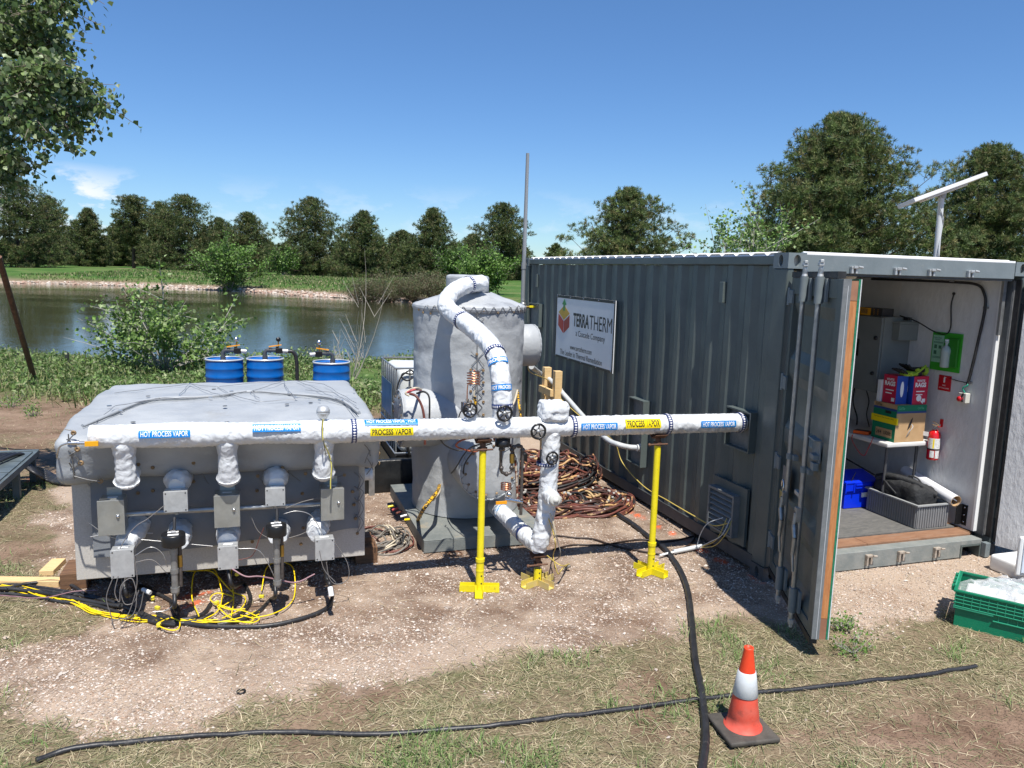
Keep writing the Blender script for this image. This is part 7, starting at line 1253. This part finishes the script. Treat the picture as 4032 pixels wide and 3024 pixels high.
def drop(pts3, gp_, r, mt=black_d, thing=None, nm='cable'): (thing or T_).part(nm, MB().tube(cat_([Vector(p) for p in pts3]+[pz(x, y, 0)+Vector((0, 0, r+.004)) for x, y in gp_], 8), r, 8), mt)
A1 = pv(265, 1247, .46); drop([A1, A1+Vector((.03, -.03, -.12))], [(300, 1270), (330, 1282), (365, 1300), (385, 1320), (372, 1340), (340, 1336)], .013); p_ = pz(308, 1273, .09); q_ = pz(325, 1281, .075); T_.part('cable_label', MB().cyl(p_, q_, .0155, 10), whitep)
A2 = pv(492, 1230, .46); drop([A2, A2+Vector((.03, -.02, -.12))], [(525, 1265), (540, 1290), (538, 1310), (515, 1335), (470, 1350), (430, 1350)], .014)
A3 = pv(700, 1210, .46); drop([A3, A3+Vector((.02, -.03, -.15)), pv(712, 1262, .2)], [(718, 1290), (712, 1312), (690, 1328), (640, 1345), (580, 1357), (520, 1360), (450, 1358), (400, 1352)], .015); T_.part('cable_label', MB().cyl(pv(713, 1268, .195), pv(716, 1288, .16), .018, 10), whitep)
A4 = pv(594, 1262, .30); drop([A4, A4+Vector((.0, -.02, -.08))], [(585, 1300), (560, 1325), (520, 1345), (470, 1355)], .014); A5 = pv(377, 1278, .30); drop([A5, A5+Vector((.0, -.03, -.09))], [(370, 1310), (385, 1335), (378, 1348), (350, 1348), (310, 1335), (285, 1318), (240, 1312)], .014)
for g in ([(250, 1308), (290, 1322), (330, 1340), (360, 1350), (390, 1352), (430, 1345), (460, 1330)], [(230, 1300), (275, 1318), (310, 1340), (345, 1352), (380, 1356)], [(340, 1330), (375, 1342), (410, 1342), (440, 1330), (455, 1310)]): drop([], g, .014)
T_.part('cable', MB().tube(cat_([pv(500, 1228, .42), pv(530, 1245, .38), pv(560, 1245, .38), pv(600, 1252, .4), pv(640, 1258, .4), pv(680, 1240, .42)], 7), .006, 6), mat('mauve_cable', (.25, .14, .16), None))
yt = Thing('yellow_cables', 'bundle of bright yellow cables lying along the gravel in front of the enclosure', 'cables', tuple(pz(300, 1335, 0)))
trk = [(-60, 1262), (0, 1272), (45, 1277), (90, 1290), (140, 1298), (170, 1308), (200, 1325), (250, 1333), (300, 1339), (360, 1343), (420, 1349), (470, 1348), (520, 1343), (560, 1330)]
for i in range(7):
    ph = i*1.1; yt.part('cable', MB().tube(cat_([onz(x, y+4.5*math.sin(ph+x/38)+(i-3)*1.0)+Vector((0, 0, .012+.006*(i % 3))) for x, y in trk[:(14 if i < 3 else 12)]], 6), .0042, 6), yb_)
for pts, vs in (([(430, 1340), (415, 1300), (420, 1270), (440, 1262), (465, 1262), (478, 1280), (480, 1300), (470, 1330), (440, 1348)], None), ([(500, 1340), (505, 1300), (500, 1270), (512, 1240), (520, 1238)], None), ([(545, 1345), (590, 1335), (625, 1315), (637, 1290), (635, 1262), (620, 1246), (595, 1245), (575, 1260), (565, 1285)], None), ([(460, 1310), (500, 1325), (530, 1330), (560, 1345), (540, 1355), (500, 1345), (470, 1320)], None), ([(390, 1262), (420, 1264), (460, 1266), (500, 1285), (530, 1300), (520, 1325), (480, 1345)], None), ([(430, 1350), (460, 1353), (500, 1352), (540, 1352), (545, 1345), (520, 1338)], None), ([(365, 1345), (352, 1350), (340, 1358), (365, 1370), (385, 1368), (388, 1352), (370, 1343)], None), ([(480, 1320), (505, 1300), (470, 1290), (455, 1305), (490, 1325), (530, 1325)], None)):
    yt.part('cable_loop', MB().tube(cat_([onz(x, y)+Vector((0, 0, .01+(.10 if y < 1275 else .02))) for x, y in pts], 7), .0045, 6), yb_)
for x, y, z in ((340, 1313, .05), (513, 1240, .14), (468, 1302, .05), (330, 1292, .03), (565, 1288, .05), (343, 1350, .03)): yt.part('plug', MB().obox(pz(x, y, z), (.035, .022, .022), Matrix.Rotation(x*.7, 3, 'Z')), mat('plug_yellow', (.75, .62, .05), None, rough=.4), bevel=.003)
# small cables right of the tank on the gravel
single('brown_cable', MB().tube(gpath([(1200, 1160), (1240, 1165), (1280, 1168), (1340, 1185), (1400, 1196), (1440, 1200), (1480, 1185), (1500, 1165), (1495, 1150), (1470, 1140)], .009), .009, 8), mat('dark_brown_cable', (.03, .018, .014), None, rough=.5), 'dark brown cable curving over the gravel under the right pipe stand', 'cable', tuple(pz(1400, 1190, 0)))
single('brown_cable', MB().tube(gpath([(1195, 1190), (1240, 1180), (1300, 1180), (1350, 1172), (1390, 1168), (1440, 1172), (1500, 1160)], .008), .008, 8), mat('dark_brown_cable', (.03, .018, .014), None), 'thinner dark cable crossing the gravel towards the container', 'cable', tuple(pz(1300, 1175, 0)))
single('rusty_ring', MB().tube([pz(984, 1198, 0)+Vector((.055*math.cos(t_*.4), .055*math.sin(t_*.4), .008)) for t_ in range(16)], .006, 6, True), rustm, 'small rusty wire ring on the ground in front of the tank skid', 'ring', tuple(pz(984, 1198, 0)))
T_ = Thing('loose_wires', 'tangle of thin wires at the foot of the short yellow stand', 'wires', tuple(pz(1200, 1235, 0)))
for i, q in enumerate(([(1185, 1120), (1195, 1150), (1200, 1180), (1195, 1200), (1200, 1225)], [(1195, 1130), (1205, 1170), (1210, 1200), (1190, 1215)], [(1182, 1200), (1200, 1215), (1215, 1222), (1230, 1218)], [(1200, 1225), (1206, 1240), (1215, 1228), (1225, 1222)])): T_.part('wire', MB().tube(cat_([pv(x, y, .30) if j < 3 else pz(x, y, .02) for j, (x, y) in enumerate(q)], 6), .0045, 5), yw if i != 1 else gwr)
T_.part('fitting', MB().cyl(pz(1218, 1228, .03), pz(1232, 1222, .05), .012, 8), gwr); T_.part('duct_plug', MB().tube(cat_([pv(1188, 1108, .28), pv(1194, 1125, .26), pv(1200, 1155, .26)], 5), .008, 6), crm)
# ============================================================ TRAFFIC CONE
c0, c1_, c2_, c3_ = [pz(x, y, .0) for x, y in ((1533, 1551), (1578, 1619), (1682, 1607), (1622, 1543))]
cc = (c0+c1_+c2_+c3_)/4; cn_ = Thing('traffic_cone', 'orange traffic cone with a white reflective collar standing on a black square base', 'traffic cone', (cc.x, cc.y, 0)); e_ = (c2_-c1_); ang = math.atan2(e_.y, e_.x); RZ = Matrix.Rotation(ang, 3, 'Z'); sB = .285
m_ = MB(); q_ = MB().rbox(-sB/2, sB/2, -sB/2, sB/2, .004, .032, .012, .1); m_.v = [tuple(RZ @ Vector(p)+Vector((cc.x, cc.y, 0))) for p in q_.v]; m_.f = q_.f; m_.sm = q_.sm; cn_.part('base', m_, mat('cone_base_rubber', (.045, .040, .034), (.085, .075, .062), 12, .75, bump=.3))
H0, R0_, R1_ = .445, .088, .023; rr_ = lambda z: R0_+(R1_-R0_)*z/H0
ctr = (cc.x+.005, cc.y+.005, .030)
cn_.part('cone_body', MB().lathe([(R0_+.014, 0), (R0_+.012, .006), (rr_(.01)+.002, .012), (rr_(.06), .06), (rr_(.065)+.002, .065), (rr_(.19), .19)], ctr, (0, 0, 1), 40), cone_d, label='scuffed lower half of the cone')
cn_.part('collar', MB().lathe([(rr_(.18)+.003, .18), (rr_(.18)+.005, .182), (rr_(.31)+.005, .31), (rr_(.31), .313)], ctr, (0, 0, 1), 40), mat('reflective_white', (.50, .53, .54), (.56, .585, .59), 14, .35, bump=.15))
cn_.part('cone_top', MB().lathe([(rr_(.305), .305), (rr_(.43), .43), (R1_+.003, .437), (R1_+.002, H0), (R1_-.006, H0), (R1_-.007, .41)], ctr, (0, 0, 1), 40), cone_o); sd_ = Vector((.95, -.3, 0)).normalized(); t2 = Vector((.3, .95, 0))
P = [[Vector(ctr)+sd_*(rr_(z)+.004+f*.035*(.31-z)/.13)+t2*(.012*(1-2*j))+Vector((0, 0, z)) for j in (0, 1)] for z, f in ((.31, 0), (.26, .7), (.20, 1), (.165, 1.1))]; cn_.part('loose_flap', MB().grid(P), mat('flap_back', (.05, .045, .04), None, rough=.6), label='peeling end of the reflective collar')
# ============================================================ GREEN CRATE, COOLER LID
g0, g1 = pz(2055, 1352, 0), pz(2240, 1398, 0); e_ = (g1-g0); e_.z = 0; e_.normalize(); n_ = Vector((-e_.y, e_.x, 0)); Lc, Wc, Hc = .62, .42, .27
gc = Thing('green_crate', 'green ribbed plastic crate filled with clear plastic bags, at the right edge', 'crate', (g0.x, g0.y, 0)); gm_ = mat('crate_green', (.0, .15, .075), (.0, .18, .09), 6, .4); gl_ = mat('crate_green_rib', (.03, .30, .17), None, rough=.45)
def cp(x, y, z): return g0+e_*x+n_*y+Vector((0, 0, z))
RG = Matrix((e_, n_, Vector((0, 0, 1)))).transposed()
def cbox(mb, x0, x1, y0, y1, z0, z1): return mb.obox(cp((x0+x1)/2, (y0+y1)/2, (z0+z1)/2), (x1-x0, y1-y0, z1-z0), RG)
m_ = MB()
for a2 in ((.01, Lc-.01, .01, .016, 0, Hc-.11), (.01, Lc-.01, Wc-.016, Wc-.01, 0, Hc-.11), (.01, .016, .016, Wc-.016, 0, Hc-.11), (Lc-.016, Lc-.01, .016, Wc-.016, 0, Hc-.11), (.016, Lc-.016, .016, Wc-.016, .002, .01)): cbox(m_, *a2)
gc.part('lower_body', m_, gm_); m_ = MB()
for a2 in ((0, Lc, .0, .006, Hc-.11, Hc-.012), (0, Lc, Wc-.006, Wc, Hc-.11, Hc-.012), (0, .006, .006, Wc-.006, Hc-.11, Hc-.012), (Lc-.006, Lc, .006, Wc-.006, Hc-.11, Hc-.012)): cbox(m_, *a2)
gc.part('upper_body', m_, gm_)
for a2 in ((-.012, Lc+.012, -.014, .012, Hc-.012, Hc+.004), (-.012, Lc+.012, Wc-.012, Wc+.014, Hc-.012, Hc+.004), (-.012, .012, .012, Wc-.012, Hc-.012, Hc+.004), (Lc-.012, Lc+.012, .012, Wc-.012, Hc-.012, Hc+.004)): gc.part('rim', cbox(MB(), *a2), mat('crate_green', (0, .1, .1), None), bevel=.003)
for z in (Hc-.112, Hc-.085, Hc-.060, Hc-.036): gc.part('rib', cbox(MB(), -.004, Lc, -.011, -.0005, z-.002, z+.002), gl_)
for k in range(13): gc.part('rib', cbox(MB(), .004+k*.05, .008+k*.05, -.010, -.0005, Hc-.112, Hc-.014), gl_)
for k in range(7): gc.part('rib', cbox(MB(), .27+k*.055, .274+k*.055, .0, .0095, Hc-.16, Hc-.114), gl_)
gc.part('rib', cbox(MB(), .24, Lc, -.006, .0095, Hc-.165, Hc-.160), gl_); gc.part('rib', cbox(MB(), -.002, .24, -.009, .0095, Hc-.128, Hc-.113), gl_)
for k in range(4): gc.part('hinge_knuckle', cbox(MB(), -.03, -.008, .06+k*.085, .11+k*.085, Hc-.03, Hc+.008), mat('crate_green', (0, .1, .1), None), bevel=.003)
gc.part('lid_flap', MB().add([cp(-.012, .03, Hc), cp(.10, .05, Hc+.075), cp(.10, Wc-.05, Hc+.075), cp(-.012, Wc-.03, Hc), cp(-.006, .03, Hc-.004), cp(.106, .05, Hc+.071), cp(.106, Wc-.05, Hc+.071), cp(-.006, Wc-.03, Hc-.004)], [(0, 1, 2, 3), (7, 6, 5, 4), (0, 4, 5, 1), (1, 5, 6, 2), (2, 6, 7, 3)]) if 0 else cbox(MB(), -.010, -.002, .05, Wc-.05, Hc, Hc+.02), gl_)
pb_ = Thing('plastic_bags', 'crumpled clear plastic bags heaped in the green crate', 'plastic bags', tuple(cp(.3, .2, .1))); bgm = bpy.data.materials.new('clear_film'); bgm.use_nodes = True; t = bgm.node_tree; b = t.nodes['Principled BSDF']; b.inputs['Base Color'].default_value = (.75, .77, .78, 1); b.inputs['Roughness'].default_value = .12; tr = N(t, 'ShaderNodeBsdfTransparent'); ms = N(t, 'ShaderNodeMixShader'); ms.inputs[0].default_value = .30
t.links.new(tr.outputs[0], ms.inputs[1]); t.links.new(b.outputs[0], ms.inputs[2]); t.links.new(ms.outputs[0], t.nodes['Material Output'].inputs[0])
for k, (x, y, s1, s2, hh, sd) in enumerate(((.20, .20, .20, .17, .10, 1), (.42, .20, .20, .18, .11, 5), (.33, .26, .24, .14, .14, 9))):
    n = 44; U_, V_ = np.meshgrid(np.linspace(-1, 1, n), np.linspace(-1, 1, n), indexing='ij'); rad = np.sqrt(U_**2+V_**2); Q = np.stack([U_*3+sd, V_*3, U_*0], -1); z_ = (Hc-.05)+hh*np.clip(1-rad**2*.7, -.5, 1)*(.55+ridge(Q*.7, 2)*.8)
    pb_.part('bag', MB().grid([[cp(x+U_[i, j]*s1, y+V_[i, j]*s2, z_[i, j]) for j in range(n)] for i in range(n)]), bgm)
pb_.part('white_contents', MB().obox(cp(.30, .2, .16), (.5, .34, .12), RG).obox(cp(.42, .18, .235), (.14, .20, .03), RG), mat('off_white_goods', (.62, .62, .60), (.7, .7, .7), 20, .5), bevel=.03)
c_ = pz(2200, 1255, .0); cl_ = Thing('cooler', 'white cooler with its pale blue lid standing open at the right edge', 'cooler', (c_.x+.25, c_.y+.1, 0)); q0 = pz(2203, 1250, .10); RL = Matrix.Rotation(-.35, 3, 'Z')
cl_.part('body', MB().rbox(q0.x+.17, q0.x+.67, q0.y+.02, q0.y+.42, .0, .14, .03, .2), whitep); lidm = mat('lid_blue_white', (.62, .70, .80), None, rough=.35)
LC = Vector((q0.x+.19, q0.y-.02, .27)); cl_.part('lid', MB().obox(LC, (.40, .035, .33), RL), whitep, bevel=.03); cl_.part('lid_liner', MB().obox(LC+RL @ Vector((0, -.022, 0)), (.34, .012, .27), RL), lidm, bevel=.01); cl_.part('lid_panel', MB().obox(LC+RL @ Vector((.02, -.031, 0)), (.24, .006, .18), RL), mat('lid_pale', (.5, .58, .72), None, rough=.4), bevel=.004)
# ============================================================ LEFT SIDE THINGS
s0, s1, s2, s3 = pz(80, 973, .30), pz(-120, 978, .30), pz(-40, 1062, .30), pz(2, 1065, .30)
sk = Thing('steel_trailer_deck', 'dark painted steel deck on legs at the left edge, loaded with black hoses', 'steel deck', (s0.x, s0.y, 0)); dg = mat('deck_paint', (.075, .095, .10), (.12, .145, .15), 6, .45, bump=.15)
A_, B_ = pz(80, 973, .34), pz(3, 1040, .34); e2 = (A_-B_).normalized(); n2 = Vector((-e2.y, e2.x, 0)); 
def kp(x, y, z): return B_+e2*x+n2*y+Vector((0, 0, z-.34))
RK = Matrix((e2, n2, Vector((0, 0, 1)))).transposed(); Lk = (A_-B_).length
for k in range(3): sk.part('deck_plate', MB().obox(kp(Lk*(.1+.35*k)-.02, .55, .338), (Lk*.33, 1.05, .012), RK), dg)
sk.part('edge_beam', MB().obox(kp(Lk/2-.1, .02, .30), (Lk+.35, .05, .06), RK), dg); sk.part('end_beam', MB().obox(kp(Lk+.05, .5, .29), (.06, 1.0, .09), RK), dg)
for x, y in ((-.22, .03), (Lk*.45, .03), (Lk, .05), (Lk, .9)): sk.part('leg', MB().obox(kp(x, y, .135), (.06, .06, .27), RK), dg)
T_ = Thing('black_hoses', 'bundle of black hoses draped from the steel deck down to the enclosure', 'hoses', tuple(pz(120, 1035, 0)))
for i in range(6): T_.part('hose', MB().tube(cat_([kp(-.3, .3+.06*i, .37), kp(Lk*.3, .25+.05*i, .37), kp(Lk*.8, .10+.04*i, .37)]+[pz(65+i*3, 1005+i*4, .20), pz(95, 1015+i*4, .05), pz(135, 1036+i*2, .02), pz(170, 1040+i, .02)], 6), .017, 8), black_d)
rA, rB = pv(0, 562, 3.3), pv(82, 818, 3.3); rA, rB = Vector(rA), Vector(rB)
gA = pz(82, 820, h1(*wz(82, 820)) if 0 else .0); vv = gA.y; qa = pv(-3, 555, vv-2.0); single('leaning_rod', MB().cyl(gA-Vector((0, 0, .3)), qa, .05, 10), rustm, 'long rusty rod leaning to the left out of the bank weeds', 'rod', tuple(gA))
for x, y0, y1 in ((147, 762, 818), (38, 762, 800)):
    g_ = pz(x, y1, -.2); t_ = pv(x, y0, g_.y); single('fence_stake', MB().cyl((g_.x, g_.y, -1.0), tuple(t_), .022, 8).cyl((g_.x, g_.y, t_.z-.12), (g_.x, g_.y, t_.z-.04), .04, 8), mat('stake_green', (.03, .035, .03), None, rough=.7), ['short dark stake at the water edge, right of the leaning rod', 'faint dark stake in the weeds beside the leaning rod'][x < 100], 'stake', (g_.x, g_.y, -.5))

# small plants and litter
for i, (x, y, hh, nl_) in enumerate(((1842, 1412, .16, 260), (1815, 1360, .14, 300), (70, 900, .2, 260), (25, 880, .25, 300))):
    p = W(onz(x, y)); bush('small_weed', ['bright green broad-leaved weed growing in the cut grass right of the door', 'leafy weed at the foot of the open left door', 'small weed on the bare soil left of the enclosure', 'weed tuft at the left edge below the bank'][i], 'weed', p.x, p.y, p.z, hh, hh*1.1, nl_, .022+.01*(i > 1), GC*1.1, stems=12, br=.0025, seed=90+i, inner=.1, asp=.6)
single('rubber_ring', MB().tube([onz(521, 1495)+Vector((.022*math.cos(t_*.5), .022*math.sin(t_*.5), .006)) for t_ in range(13)], .006, 6, True), black_p, 'tiny black rubber ring lying on the gravel', 'ring', tuple(onz(521, 1495)))
